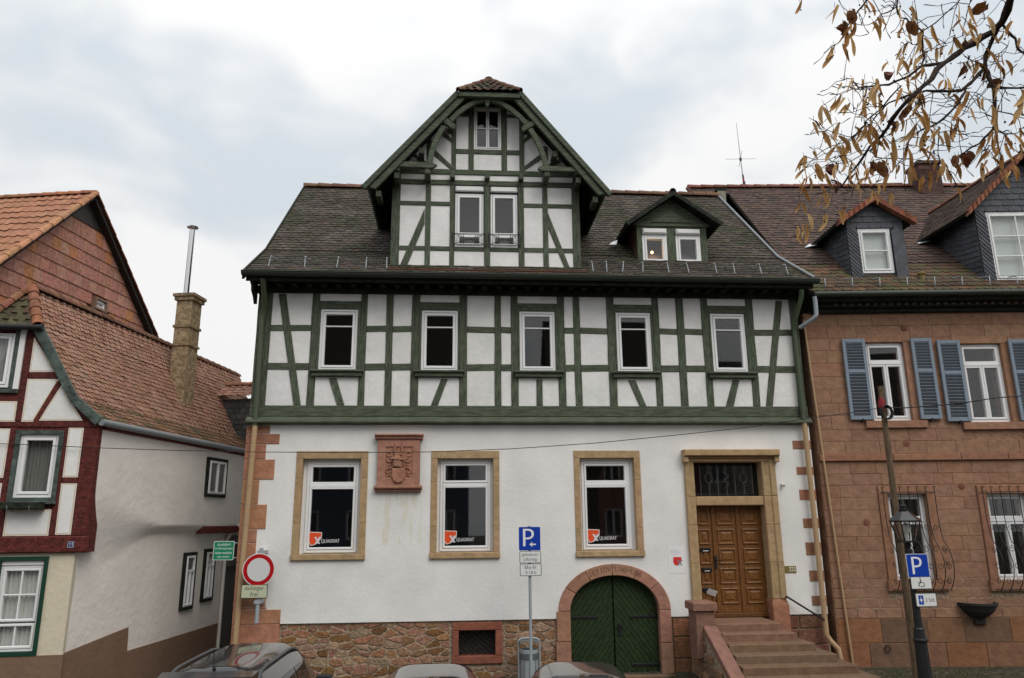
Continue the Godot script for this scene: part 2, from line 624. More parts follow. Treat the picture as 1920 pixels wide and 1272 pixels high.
# Roof tiles as real, overlapping pieces over a four-cornered slope (eave left, eave right, top left, top right). The first tiles can be single parts; the others are one part.
func tiles(parent: Node, p00: Vector3, p10: Vector3, p01: Vector3, p11: Vector3, rows: int, wide: float, tone: Callable, pan := false, singles := 0, lift := 0.022) -> void:
	var up := (p10 - p00).cross(p01 - p00)
	if up.length() < 1e-5:
		up = (p10 - p00).cross(p11 - p00)
	up = up.normalized()
	var g := G.new()
	var made := 0
	for r in rows:
		var v0 := float(r) / rows
		var v1 := minf(float(r + 1) / rows + 0.45 / rows, 1.0)
		var l0 := p00.lerp(p01, v0)
		var r0 := p10.lerp(p11, v0)
		var l1 := p00.lerp(p01, v1)
		var r1 := p10.lerp(p11, v1)
		var across := maxf((r0 - l0).length(), (r1 - l1).length())
		var n := maxi(1, roundi(across / wide))
		var shift := 0.5 if (r % 2 == 1 and not pan) else 0.0
		for i in range(0, n + (1 if shift else 0)):
			var u0 := clampf((i - shift) / n, 0, 1)
			var u1 := clampf((i + 1 - shift) / n, 0, 1)
			if u1 - u0 < 0.02 / maxf(across, 0.1):
				continue
			var q := G.new() if made < singles else g
			q.col = tone.call(u0, v0)
			var e := lift * rng.randf_range(0.75, 1.3)
			var slip := rng.randf_range(-0.06, 0.06) / rows
			var gap := 0.0025 / maxf(across, 0.3)
			var vv := maxf(v0 + slip, 0.0)
			var at := func(u: float, v: float, h: float) -> Vector3:
				return p00.lerp(p01, v).lerp(p10.lerp(p11, v), u) + up * h
			var a0 := u0 + gap
			var a1 := u1 - gap
			if pan:
				var us := [0.0, 0.18, 0.40, 0.62, 0.82, 1.0]
				var hs := [0.011, 0.024, 0.018, 0.003, 0.0, 0.008]
				for k in 5:
					var ua := lerpf(a0, a1, us[k])
					var ub := lerpf(a0, a1, us[k + 1])
					var lowa: Vector3 = at.call(ua, vv, hs[k] + e)
					var lowb: Vector3 = at.call(ub, vv, hs[k + 1] + e)
					q.quad(lowa, lowb, at.call(ub, v1, hs[k + 1]), at.call(ua, v1, hs[k]))
					q.quad(at.call(ua, vv, hs[k] + e - 0.016), at.call(ub, vv, hs[k + 1] + e - 0.016), lowb, lowa)
			else:
				var vr := vv + 0.24 / rows
				var b0: Vector3 = at.call(a0, vr, e)
				var b1: Vector3 = at.call(lerpf(a0, a1, 0.22), vv + 0.04 / rows, e)
				var b2: Vector3 = at.call(lerpf(a0, a1, 0.78), vv + 0.04 / rows, e)
				var b3: Vector3 = at.call(a1, vr, e)
				var t0: Vector3 = at.call(a0, v1, 0.002)
				var t1: Vector3 = at.call(a1, v1, 0.002)
				q.quad(b0, b3, t1, t0)
				q.quad(b0, b1, b2, b3)
				var dn := -up * (e - 0.001)
				q.quad(b0 + dn, b1 + dn, b1, b0)
				q.quad(b1 + dn, b2 + dn, b2, b1)
				q.quad(b2 + dn, b3 + dn, b3, b2)
				q.quad(b0, t0, t0 - up * 0.002, b0 + dn)
				q.quad(b3 + dn, t1 - up * 0.002, t1, b3)
			if made < singles:
				part(parent, "tile", q, M.tile)
			made += 1
	if g.v.size():
		part(parent, "tiles", g, M.tile, "stuff")


func ridge_tiles(parent: Node, a: Vector3, b: Vector3, count: int, radius: float, tone: Vector3, called := "ridge_tile") -> void:
	var d := (b - a) / count
	var ax := d.normalized()
	var side := ax.cross(Vector3.UP).normalized()
	var up := side.cross(ax)
	for i in count:
		var g := G.new()
		g.col = shade(tone, 0.2, 0.08)
		var o := a + d * i
		var r0 := radius * rng.randf_range(1.0, 1.1)
		var r1 := radius * 0.86
		for k in 8:
			var w0 := PI * k / 8 - 0.15 + (0.3 * k / 8)
			var w1 := PI * (k + 1) / 8 - 0.15 + (0.3 * (k + 1) / 8)
			var q0 := side * cos(w0) + up * sin(w0)
			var q1 := side * cos(w1) + up * sin(w1)
			var e := o + d * 1.08
			g.quadn(o + q0 * r0, e + q0 * r1, e + q1 * r1, o + q1 * r0, q0, q0, q1, q1)
			g.quad(o + q0 * (r0 - 0.02), o + q0 * r0, o + q1 * r0, o + q1 * (r0 - 0.02))
		part(parent, called, g, M.tile)


func slab4(g: G, a: Vector3, b: Vector3, c: Vector3, d: Vector3, thick: float) -> void:     # a flat board below the quad a b c d (seen anticlockwise)
	var n := (b - a).cross(d - a).normalized() * thick
	g.hexa([a - n, b - n, c - n, d - n], [a, b, c, d])


# Stones in courses over a rectangle with openings; each a part.
func courses(parent: Node, called: String, x0: float, x1: float, ys: Array, holes: Array, z0: float, z1: float, wide: Array, joint: float, bev: float, tone: Callable, mat: Material, rough := 0.0) -> void:
	for r in ys.size() - 1:
		var ya: float = ys[r]
		var yb: float = ys[r + 1]
		var spans := [[x0, x1]]
		for h: Rect2 in holes:
			if h.position.y < yb - 0.03 and h.end.y > ya + 0.03:
				var next := []
				for s: Array in spans:
					if h.end.x <= s[0] or h.position.x >= s[1]:
						next.append(s)
						continue
					if h.position.x - s[0] > 0.04:
						next.append([s[0], h.position.x])
					if s[1] - h.end.x > 0.04:
						next.append([h.end.x, s[1]])
				spans = next
		for s: Array in spans:
			var x: float = s[0]
			while x < s[1] - 0.01:
				var w: float = rng.randf_range(wide[0], wide[1])
				if s[1] - x - w < wide[0] * 0.6:
					w = s[1] - x
				w = minf(w, s[1] - x)
				var g := G.new()
				g.col = tone.call((x + w / 2), (ya + yb) / 2)
				var j := joint / 2
				var proud := z1 + rng.randf_range(-0.003, 0.004)
				if rough > 0.0:
					var p := PackedVector2Array()
					var k := rough * minf(w, yb - ya)
					var c := [Vector2(x + j, ya + j), Vector2(x + w - j, ya + j), Vector2(x + w - j, yb - j), Vector2(x + j, yb - j)]
					for i in 4:
						var here: Vector2 = c[i]
						var before: Vector2 = c[(i + 3) % 4]
						var after: Vector2 = c[(i + 1) % 4]
						p.append(here + (before - here).normalized() * k * rng.randf_range(0.3, 1.0) + (after - here).normalized() * k * rng.randf_range(0.0, 0.35))
						p.append(here + (after - here).normalized() * k * rng.randf_range(0.3, 1.0) + (before - here).normalized() * k * rng.randf_range(0.0, 0.35))
					g.poly(p, z0, proud + rng.randf_range(-0.012, 0.02), bev)
				else:
					g.poly(pts2([x + j, ya + j, x + w - j, ya + j, x + w - j, yb - j, x + j, yb - j]), z0, proud, bev)
				part(parent, called, g, mat)
				x += w


# ---------------------------------------------------------------- the ground
func ground_height(x: float, z: float) -> float:
	var rise := smoothstep(2.6, 4.6, x)
	var h := -0.66 * (1.0 - rise) * smoothstep(-0.2, 1.1, z)
	h = lerpf(h, -0.62, smoothstep(-3.4, -4.2, x) * smoothstep(-9.0, -3.0, z))
	return lerpf(h, 1.05, smoothstep(8.0, 11.5, z))


func ground() -> void:
	var g := G.new()
	var xs := []
	var zs := []
	for i in 61:
		xs.append(-60.0 + i * 0.9 * 2.0 if i < 28 else -9.6 + (i - 28) * 0.62)
	xs.append_array([14.0, 20.0, 40.0, 80.0])
	for i in 64:
		zs.append(-10.0 + i * 0.4)
	zs.push_front(-60.0)
	zs.append_array([20.0, 40.0, 80.0])
	for i in xs.size() - 1:
		for j in zs.size() - 1:
			var p := []
			for k in [[0, 1], [1, 1], [1, 0], [0, 0]]:
				var x: float = xs[i + k[0]]
				var z: float = zs[j + k[1]]
				p.append(Vector3(x, ground_height(x, z), z))
			g.quad(p[0], p[1], p[2], p[3])
	setting("ground", g, M.road)
	var blade := G.new()
	blade.col = Color(0.075, 0.095, 0.03)
	blade.tri(Vector3(-0.006, 0, 0), Vector3(0.006, 0, 0), Vector3(0.012, 0.05, 0.01))
	blade.tri(Vector3(0, 0, -0.006), Vector3(0, 0, 0.006), Vector3(-0.012, 0.042, 0.014))
	var mm := MultiMesh.new()
	mm.transform_format = MultiMesh.TRANSFORM_3D
	mm.mesh = blade.mesh()
	mm.instance_count = 3600
	var clump := FastNoiseLite.new()
	clump.seed = 8
	clump.frequency = 1.6
	for i in 3600:
		var p := Vector3.ZERO
		for tries in 8:
			p = Vector3(rng.randf_range(7.5, 12.0), 0, rng.randf_range(0.1, 2.6)) if i < 3200 else Vector3(rng.randf_range(3.85, 4.18), 0, rng.randf_range(0.15, 1.2))
			p.z += maxf(p.x - 7.2, 0.0) * 0.087
			if clump.get_noise_2d(p.x, p.z) > -0.05:
				break
		p.y = ground_height(p.x, p.z) - 0.004
		mm.set_instance_transform(i, Transform3D(Basis(Vector3.UP, rng.randf() * TAU) * Basis.from_scale(Vector3.ONE * rng.randf_range(0.4, 1.1)), p))
	var grass := MultiMeshInstance3D.new()
	grass.name = "grass"
	grass.multimesh = mm
	grass.material_override = M.leaf
	grass.set_meta("kind", "stuff")
	grass.set_meta("label", "short mossy grass growing along the foot of the walls")
	grass.set_meta("category", "grass")
	add_child(grass)


# ---------------------------------------------------------------- the half-timbered house
const TAN := Vector3(0.47, 0.325, 0.185)
const REDSTONE := Vector3(0.42, 0.215, 0.135)
var house: Node3D


var patchy: FastNoiseLite


func roof_tone(u: float, v: float) -> Color:
	if patchy == null:
		patchy = FastNoiseLite.new()
		patchy.seed = 51
		patchy.frequency = 1.0
		patchy.fractal_octaves = 3
	var k := rng.randf()
	var moss := patchy.get_noise_2d(u * 9.0, v * 4.0) + rng.randf_range(-0.18, 0.18)
	if moss > 0.26:
		return shade(Vector3(0.066, 0.064, 0.042), 0.2, 0.06)
	if moss < -0.30:
		return shade(Vector3(0.108, 0.094, 0.080), 0.15, 0.05)
	var c := Vector3(0.082, 0.070, 0.058)
	if k < 0.14:
		c = Vector3(0.108, 0.082, 0.064)
	elif k < 0.30:
		c = Vector3(0.072, 0.06, 0.05)
	elif k < 0.42:
		c = Vector3(0.084, 0.076, 0.050)
	return shade(c, 0.15, 0.05)


func main_house() -> void:
	house = thing("half_timbered_house", "tall white house with green timber framing, gabled roof dormer and arched cellar gate", "house", Transform3D())
	var h := house
	# plastered ground floor
	var gate := [Rect2(2.055, -1.2, 1.80, 2.28), Rect2(2.055, 1.08, 1.80, 0.22), Rect2(2.105, 1.30, 1.70, 0.20), Rect2(2.295, 1.50, 1.32, 0.16), Rect2(2.605, 1.66, 0.70, 0.09)]
	var holes := [Rect2(-2.95, 2.08, 1.19, 1.86), Rect2(-0.415, 2.08, 1.165, 1.86), Rect2(2.325, 2.08, 1.165, 1.86), Rect2(4.54, 0.5, 1.50, 3.34)] + gate
	var g := G.new()
	pierced(g, -3.96, 7.04, 0.95, 4.62, -0.40, 0.0, holes)
	part(h, "wall", g, M.plaster)
	# the shell behind it
	g = G.new()
	g.box(-3.96, -3.66, -1.0, 7.3, -8.0, -0.41)
	g.box(6.75, 7.05, -1.0, 7.3, -8.0, -0.41)
	g.box(-3.96, 7.05, -1.0, 7.3, -8.3, -8.0)
	part(h, "side_wall", g, M.infill)
	for x in [-3.96, 6.76]:                               # gable ends under the roof
		g = G.new()
		g.t = Transform3D(Basis(Vector3.UP, PI / 2), Vector3(x, 0, 0))
		g.poly(pts2([0.02, 7.15, 8.2, 7.15, 8.2, 7.45, 4.0, 11.15, 0.84, 8.22, 0.02, 7.64]), 0.0, 0.28, 0.0, true)
		part(h, "gable_end", g, M.dark_timber)
	g = G.new()
	for y in [0.80, 4.40, 7.20]:
		g.box(-3.65, 6.74, y, y + 0.12, -7.99, -0.42)
	g.box(-3.65, 6.74, 0.93, 4.39, -3.6, -3.5)
	g.box(-3.65, 6.74, 4.53, 7.19, -3.6, -3.5)
	g.box(-3.65, 6.74, 7.33, 10.4, -3.6, -3.5)
	part(h, "inner_wall", g, M.room)
	plinth(h, gate)
	quoins(h)
	for w in [[-3.02, -1.68, -2.90, -1.81, -2.82, -1.86, 3.83], [-0.486, 0.816, -0.365, 0.70, -0.31, 0.65, 3.85], [2.26, 3.565, 2.375, 3.44, 2.42, 3.36, 3.835]]:
		stone_window(h, w)
	relief(h)
	cellar_gate(h)
	portal(h)
	timber_storey(h)
	eaves_and_roof(h)
	downpipes(h)


func plinth(h: Node3D, gate: Array) -> void:
	var g := G.new()
	var holes: Array = [Rect2(-0.05, 0.21, 0.905, 0.70)]
	pierced(g, -3.97, 2.05, -1.2, 0.945, -0.41, -0.045, holes)
	var p := part(h, "plinth", g, M.mortar)
	g = G.new()
	pierced(g, 3.86, 7.045, -1.2, 0.945, -0.41, -0.045, [Rect2(4.62, 0.5, 1.35, 3.32)])
	var p_right := part(h, "plinth", g, M.mortar)
	# rubble: irregular cells round scattered middles, each stone a part
	var mids := []
	var row := 0
	var yy := 0.90
	while yy > -0.78:
		var x := -3.2 + rng.randf_range(0, 0.3)
		while x < 1.95:
			mids.append(Vector2(x + rng.randf_range(-0.07, 0.07), yy + rng.randf_range(-0.045, 0.045)))
			x += rng.randf_range(0.11, 0.42)
		yy -= rng.randf_range(0.08, 0.165)
	var cellar := pts2([-0.10, 0.16, 0.91, 0.16, 0.91, 0.96, -0.10, 0.96])
	for m: Vector2 in mids:
		var cell := pts2([m.x - 0.45, m.y - 0.18, m.x + 0.45, m.y - 0.18, m.x + 0.45, m.y + 0.18, m.x - 0.45, m.y + 0.18])
		for o: Vector2 in mids:
			if o == m or absf(o.x - m.x) > 0.9 or absf(o.y - m.y) > 0.4:
				continue
			var mid := (m + o) / 2
			var d := Vector2((o.x - m.x) * 0.26, o.y - m.y).normalized()
			var side := d.orthogonal()
			var keep := PackedVector2Array([mid + side * 3, mid - side * 3, mid - side * 3 - d * 3, mid + side * 3 - d * 3])
			var cut := Geometry2D.intersect_polygons(cell, keep)
			cell = cut[0] if cut.size() else PackedVector2Array()
			if cell.size() < 3:
				break
		if cell.size() < 3:
			continue
		var pieces := Geometry2D.intersect_polygons(cell, pts2([-3.13, -0.8, 1.85, -0.8, 1.85, 0.935, -3.13, 0.935]))
		if pieces.is_empty():
			continue
		pieces = Geometry2D.clip_polygons(pieces[0], cellar)
		if pieces.is_empty():
			continue
		pieces = Geometry2D.offset_polygon(pieces[0], -rng.randf_range(0.007, 0.020), Geometry2D.JOIN_MITER)
		if pieces.is_empty():
			continue
		var raw: PackedVector2Array = pieces[0]
		var round := PackedVector2Array()                    # knock the corners off
		for i in raw.size():
			var here := raw[i]
			var before := raw[(i + raw.size() - 1) % raw.size()]
			var after := raw[(i + 1) % raw.size()]
			round.append(here.lerp(before, rng.randf_range(0.04, 0.26)))
			round.append(here.lerp(after, rng.randf_range(0.04, 0.26)))
		var stone := G.new()
		var k := rng.randf()
		stone.col = shade(Vector3(0.38, 0.21, 0.145), 0.16, 0.06) if k < 0.38 else shade(Vector3(0.37, 0.205, 0.115), 0.22, 0.07) if k < 0.62 else shade(Vector3(0.27, 0.145, 0.065), 0.22, 0.07) if k < 0.76 else shade(Vector3(0.43, 0.29, 0.20), 0.18, 0.06)
		stone.poly(round, -0.1, -0.036 + rng.randf_range(-0.006, 0.014), 0.008)
		part(p, "stone", stone, M.rubble)
	# dressed blocks beside the gate and by the steps
	var red := func(_x: float, _y: float) -> Color: return shade(Vector3(0.38, 0.175, 0.10), 0.2, 0.08)
	courses(p_right, "block", 4.03, 4.60, [-0.7, -0.25, 0.22, 0.60, 0.93], [], -0.12, -0.018, [0.5, 0.7], 0.02, 0.01, red, M.rubble, 0.06)
	courses(p_right, "block", 6.0, 7.03, [-0.3, 0.1, 0.42, 0.70, 0.93], [], -0.12, -0.018, [0.3, 0.6], 0.02, 0.01, func(_x: float, _y: float) -> Color: return shade(Vector3(0.27, 0.135, 0.095), 0.25, 0.08), M.rubble, 0.12)
	# cellar window: four stones and a grating
	var red2 := func(_x: float, _y: float) -> Color: return shade(Vector3(0.30, 0.115, 0.075), 0.12, 0.03)
	for b in [[-0.05, 0.86, 0.778, 0.915], [-0.05, 0.86, 0.205, 0.338], [-0.05, 0.062, 0.342, 0.774], [0.732, 0.86, 0.342, 0.774]]:
		g = G.new()
		g.col = red2.call(0, 0)
		g.cbox(b[0], b[1], b[2], b[3], -0.3, 0.004, 0.008)
		part(p, "cellar_window_stone", g, M.stone)
	g = G.new()
	for k in 14:
		var t := -0.45 + k * 0.085
		for s in [-1, 1]:
			var a := Vector2(0.062, 0.56 + s * t)
			var b2 := Vector2(0.732, 0.56 + s * (t - 0.52))
			var y0 := clampf(a.y, 0.345, 0.772)
			var y1 := clampf(b2.y, 0.345, 0.772)
			if absf(b2.y - a.y) < 0.01 or absf(y1 - y0) < 0.02:
				continue
			var xa := lerpf(a.x, b2.x, (y0 - a.y) / (b2.y - a.y))
			var xb := lerpf(a.x, b2.x, (y1 - a.y) / (b2.y - a.y))
			g.tube([Vector3(xa, y0, -0.12 + 0.008 * s), Vector3(xb, y1, -0.12 + 0.008 * s)], 0.007, 5)
	part(p, "cellar_grating", g, M.iron)
	g = G.new()
	g.box(0.0, 0.8, 0.25, 0.85, -0.38, -0.36)
	part(p, "cellar_window_back", g, M.room)


func quoins(h: Node3D) -> void:
	var left := [[0.955, 1.20, -3.14], [1.205, 1.24, -3.40], [1.245, 1.60, -3.42], [1.605, 2.02, -3.41], [2.025, 2.36, -3.66], [2.365, 2.60, -3.66], [2.605, 3.05, -3.51], [3.055, 3.50, -3.68], [3.505, 3.88, -3.42], [3.885, 4.16, -3.60], [4.165, 4.36, -3.36], [4.365, 4.52, -3.55]]
	for q in left:
		var g := G.new()
		g.col = shade(REDSTONE, 0.16, 0.06)
		g.cbox(-3.985, q[2], q[0], q[1] - 0.004, -0.42, 0.012 + rng.randf_range(0, 0.006), 0.008)
		part(h, "quoin", g, M.stone)
	for q in [[-0.95, -0.42, -3.5], [-0.415, 0.02, -3.3], [0.025, 0.42, -3.42], [0.425, 0.95, -3.15]]:
		var g := G.new()
		g.col = shade(REDSTONE * 0.95, 0.16, 0.06)
		g.cbox(-3.985, q[2], q[0], q[1] - 0.004, -0.42, 0.006 + rng.randf_range(0, 0.006), 0.008)
		part(h, "quoin", g, M.stone)
	var right := [[4.05, 4.22, 6.72], [3.55, 3.70, 6.75], [3.06, 3.26, 6.76], [2.53, 2.71, 6.78], [2.02, 2.26, 6.78], [1.54, 1.74, 6.80], [1.10, 1.28, 6.80]]
	for q in right:
		var g := G.new()
		g.col = shade(REDSTONE * 0.85, 0.14, 0.05)
		g.cbox(q[2] - 0.05, 7.045, q[0], q[1], -0.42, 0.010, 0.006)
		part(h, "quoin", g, M.stone)


func stone_window(h: Node3D, w: Array) -> void:
	# jambs and lintel as separate dressed stones round the opening, a sill below
	var y0 := 2.15
	var y1 := 3.885
	var top := 4.03
	var col := func() -> Color: return shade(TAN, 0.06, 0.03)
	var cuts := [y0, 2.62 + rng.randf_range(-0.1, 0.1), 3.42 + rng.randf_range(-0.12, 0.12), y1]
	for side in 2:
		for k in 3:
			var g := G.new()
			g.col = col.call()
			var a: float = w[0] if side == 0 else w[3]
			var b: float = w[2] if side == 0 else w[1]
			g.cbox(a, b, cuts[k] + 0.0015, cuts[k + 1] - 0.0015, -0.30, 0.018, 0.006)
			part(h, "window_jamb", g, M.stone)
	var g2 := G.new()
	g2.col = col.call()
	g2.cbox(w[0], w[1], y1, top, -0.30, 0.020, 0.006)
	part(h, "window_lintel", g2, M.stone)
	g2 = G.new()
	g2.col = col.call()
	g2.cbox(w[0] - 0.005, w[1] + 0.005, 2.04, y0 - 0.002, -0.30, 0.055, 0.01)
	part(h, "window_sill", g2, M.stone)
	var win := window(h, "window", w[4], w[5], 2.17, w[6], -0.10, [[0, 0.0, 1, 0.735, 1, 1], [0, 0.765, 1, 1, 1, 1]], 0.05, 0.045)
	g2 = G.new()
	g2.cbox(w[4] + 0.05, w[5] - 0.05, 3.36, 3.42, -0.17, -0.086, 0.006)
	part(win, "transom", g2, M.white_frame)
	for q in [[w[2], w[4] + 0.001], [w[5] - 0.001, w[3]]]:
		g2 = G.new()
		g2.box(q[0], q[1], 2.152, 3.884, -0.165, -0.125)
		part(win, "packing", g2, M.white_frame)
	g2 = G.new()
	g2.box(w[4], w[5], w[6] - 0.002, 3.884, -0.165, -0.125)
	g2.box(w[4], w[5], 2.152, 2.172, -0.165, -0.125)
	part(win, "packing", g2, M.white_frame)
	sticker(win, Vector3(w[4] + 0.20, 2.42, -0.122), 0.23)


func sticker(parent: Node, at: Vector3, s: float) -> void:          # shield with a cut-off corner, a silver x and a word
	var shield := PackedVector2Array()
	for q in [[-0.52, 0.5], [0.48, 0.46], [0.46, 0.05], [0.05, -0.40], [-0.30, -0.5], [-0.56, -0.05]]:
		shield.append(Vector2(q[0], q[1]) * s)
	var g := G.new()
	g.t.origin = at
	g.col = Color(0.75, 0.70, 0.68)
	g.poly(Geometry2D.offset_polygon(shield, 0.012)[0], 0.0, 0.001)
	g.col = Color(0.72, 0.085, 0.022)
	g.poly(shield, 0.001, 0.002)
	g.col = Color(0.62, 0.63, 0.68)
	for b in [[0.0, 0.14, 0.34, -0.40], [0.40, 0.14, 0.06, -0.40]]:
		var a := Vector2(b[0], b[1]) * s
		var c := Vector2(b[2], b[3]) * s
		var k := Vector2(0.09 * s, 0)
		g.poly(PackedVector2Array([a - k, a + k, c + k, c - k]), 0.002, 0.003 + 0.0004 * b[0])
	part(parent, "shield_sticker", g, M.plain)
	lettering(parent, "lettering", "QUADRAT", at + Vector3(1.22 * s, -0.22 * s, 0.002), 0.34 * s, 1.45 * s, M.white_ink)


func relief(h: Node3D) -> void:              # carved coat of arms
	var c := Vector3(0.40, 0.20, 0.14)
	var g := G.new()
	g.col = Color(c.x, c.y, c.z)
	pierced(g, -1.50, -0.70, 3.375, 4.24, -0.1, 0.075, [])
	var r := part(h, "carved_relief", g, M.stone)
	g = G.new()
	g.col = shade(c * 1.04, 0.05)
	g.ring(-1.50, -0.70, 3.375, 4.24, [Vector2(0.0, 0.0), Vector2(0.0, 0.095), Vector2(0.13, 0.095), Vector2(0.155, 0.078)])
	part(r, "border", g, M.stone)
	for q in [[4.24, 4.30, 0.13, 0.05], [4.30, 4.345, 0.16, 0.06], [3.31, 3.375, 0.13, 0.05], [3.26, 3.31, 0.09, 0.03]]:
		g = G.new()
		g.col = shade(c * 0.92, 0.1)
		g.cbox(-1.50 - q[3], -0.70 + q[3], q[0], q[1], -0.05, q[2], 0.02)
		part(r, "moulding", g, M.stone)
	var mid := -1.10
	g = G.new()                               # shield
	g.col = shade(c, 0.05)
	g.poly(pts2([mid - 0.125, 3.70, mid + 0.125, 3.70, mid + 0.125, 3.53, mid + 0.08, 3.44, mid, 3.41, mid - 0.08, 3.44, mid - 0.125, 3.53]), 0.07, 0.135, 0.02)
	part(r, "shield", g, M.stone)
	g = G.new()                               # helmet
	g.col = shade(c * 1.03, 0.05)
	g.poly(pts2([mid - 0.10, 3.72, mid + 0.06, 3.70, mid + 0.07, 3.83, mid + 0.03, 3.93, mid - 0.07, 3.94, mid - 0.11, 3.85]), 0.07, 0.15, 0.025)
	g.poly(pts2([mid - 0.13, 3.86, mid + 0.09, 3.84, mid + 0.09, 3.88, mid - 0.11, 3.90]), 0.07, 0.165, 0.01)
	part(r, "helmet", g, M.stone)
	g = G.new()                               # horns of the crest
	g.col = shade(c, 0.05)
	for s in [-1, 1]:
		var line := []
		for k in 9:
			var t := k / 8.0
			line.append(Vector3(mid - 0.01 + s * (0.05 + 0.045 * sin(t * PI) * (1 - t) - 0.035 * t + 0.05 * t * t), 3.95 + 0.22 * t, 0.09))
		g.tube(line, 0.024, 6)
	part(r, "crest", g, M.stone)
	for s in [-1, 1]:                         # scrolling mantling
		for k in 5:
			var o := Vector3(mid + s * (0.165 + 0.02 * sin(k * 2.0)), 3.52 + k * 0.115, 0.085)
			var line := []
			var turn := 1 if k % 2 == 0 else -1
			for i in 13:
				var w := i / 12.0 * TAU * 0.9 + k
				line.append(o + Vector3(cos(w) * s * turn, sin(w), 0) * (0.065 - 0.05 * i / 12.0))
			var q := G.new()
			q.col = shade(c, 0.1)
			q.tube(line, 0.014, 5)
			part(r, "mantling", q, M.stone)


func cellar_gate(h: Node3D) -> void:
	var cx := 2.955
	var cy := 1.08
	var arc := func(a: float, b: float, w: float) -> Vector2: return Vector2(cx + a * cos(w), cy + b * sin(w))
	var col := func() -> Color: return shade(Vector3(0.40, 0.215, 0.15), 0.10, 0.04)
	var cuts := [0.0, 0.62, 1.10, 1.60, 2.12, 2.62, PI]
	for k in 6:
		var p := PackedVector2Array()
		for i in 7:
			p.append(arc.call(1.055, 0.83, lerpf(cuts[k] + 0.006, cuts[k + 1] - 0.006, i / 6.0)))
		for i in 7:
			p.append(arc.call(0.838, 0.622, lerpf(cuts[k + 1] - 0.006, cuts[k] + 0.006, i / 6.0)))
		var g := G.new()
		g.col = col.call()
		g.poly(p, -0.35, 0.03, 0.008)
		part(h, "arch_stone", g, M.stone)
	for b in [[1.86, 2.118, 0.55, 1.078], [1.84, 2.118, -0.1, 0.545], [3.792, 4.01, 0.50, 1.078], [3.792, 4.02, -0.1, 0.495]]:
		var g := G.new()
		g.col = col.call()
		g.cbox(b[0], b[1], b[2], b[3], -0.35, 0.026, 0.012)
		part(h, "gate_jamb", g, M.stone)
	var g2 := G.new()
	g2.col = shade(Vector3(0.2, 0.13, 0.09), 0.1)
	g2.cbox(1.86, 4.0, -0.7, -0.03, -0.4, 0.14, 0.02)
	part(h, "threshold", g2, M.stone)
	# carved inscription along the crown
	var words := [["IETIOV", 2.06, 1.66], ["1740.1786", 1.54, 1.02]]
	for w in words:
		var s: String = w[0]
		for k in s.length():
			var a := lerpf(w[1], w[2], k / float(s.length() - 1))
			var q: Vector2 = arc.call(0.955, 0.735, a)
			var n := Vector2(cos(a) / 0.955, sin(a) / 0.735)
			lettering(h, "inscription", s[k], Vector3(q.x, q.y, 0.031), 0.085 if s[k] != "." else 0.02, 0.0, M.carved, "Droid Sans", n.angle() - PI / 2)
	# two leaves of slanting boards
	for side in [-1, 1]:
		var leaf := PackedVector2Array()
		var edge: float = cx + side * 0.012
		leaf.append(Vector2(edge, -0.02))
		leaf.append(Vector2(cx + side * 0.832, -0.02))
		for i in 15:
			leaf.append(arc.call(0.832, 0.616, (PI / 2 - side * PI / 2) + side * (PI / 2 - 0.016) * i / 14.0))
		var node := G.new()
		node.poly(leaf, -0.20, -0.17)
		var door := part(h, "gate_leaf", node, M.gate_green)
		for k in range(-14, 26):
			var y := k * 0.135
			var dx := 1.2
			var strip := PackedVector2Array([Vector2(cx, y + 0.004), Vector2(cx + side * dx, y + 0.004 - dx * 1.35), Vector2(cx + side * dx, y + 0.131 - dx * 1.35), Vector2(cx, y + 0.131)])
			for piece in Geometry2D.intersect_polygons(strip, leaf):
				var b := G.new()
				b.col = shade(Vector3(0.92, 0.92, 0.92), 0.08, 0.03)
				b.poly(piece, -0.17, -0.14 + rng.randf_range(-0.003, 0.003), 0.005)
				part(door, "board", b, M.gate_green)
		for y in [0.11, 0.95]:
			var b := G.new()
			b.cbox(minf(cx + side * 0.30, cx + side * 0.86), maxf(cx + side * 0.30, cx + side * 0.86), y - 0.022, y + 0.022, -0.139, -0.122, 0.005)
			b.tube([Vector3(cx + side * 0.845, y - 0.06, -0.118), Vector3(cx + side * 0.845, y + 0.06, -0.118)], 0.022, 8)
			part(door, "hinge_strap", b, M.iron)
	var k2 := G.new()
	k2.cbox(3.03, 3.09, 0.62, 0.84, -0.139, -0.115, 0.005)
	k2.tube([Vector3(3.06, 0.80, -0.12), Vector3(3.06, 0.80, -0.06), Vector3(3.17, 0.805, -0.055)], 0.012, 6)
	part(h, "gate_latch", k2, M.iron)


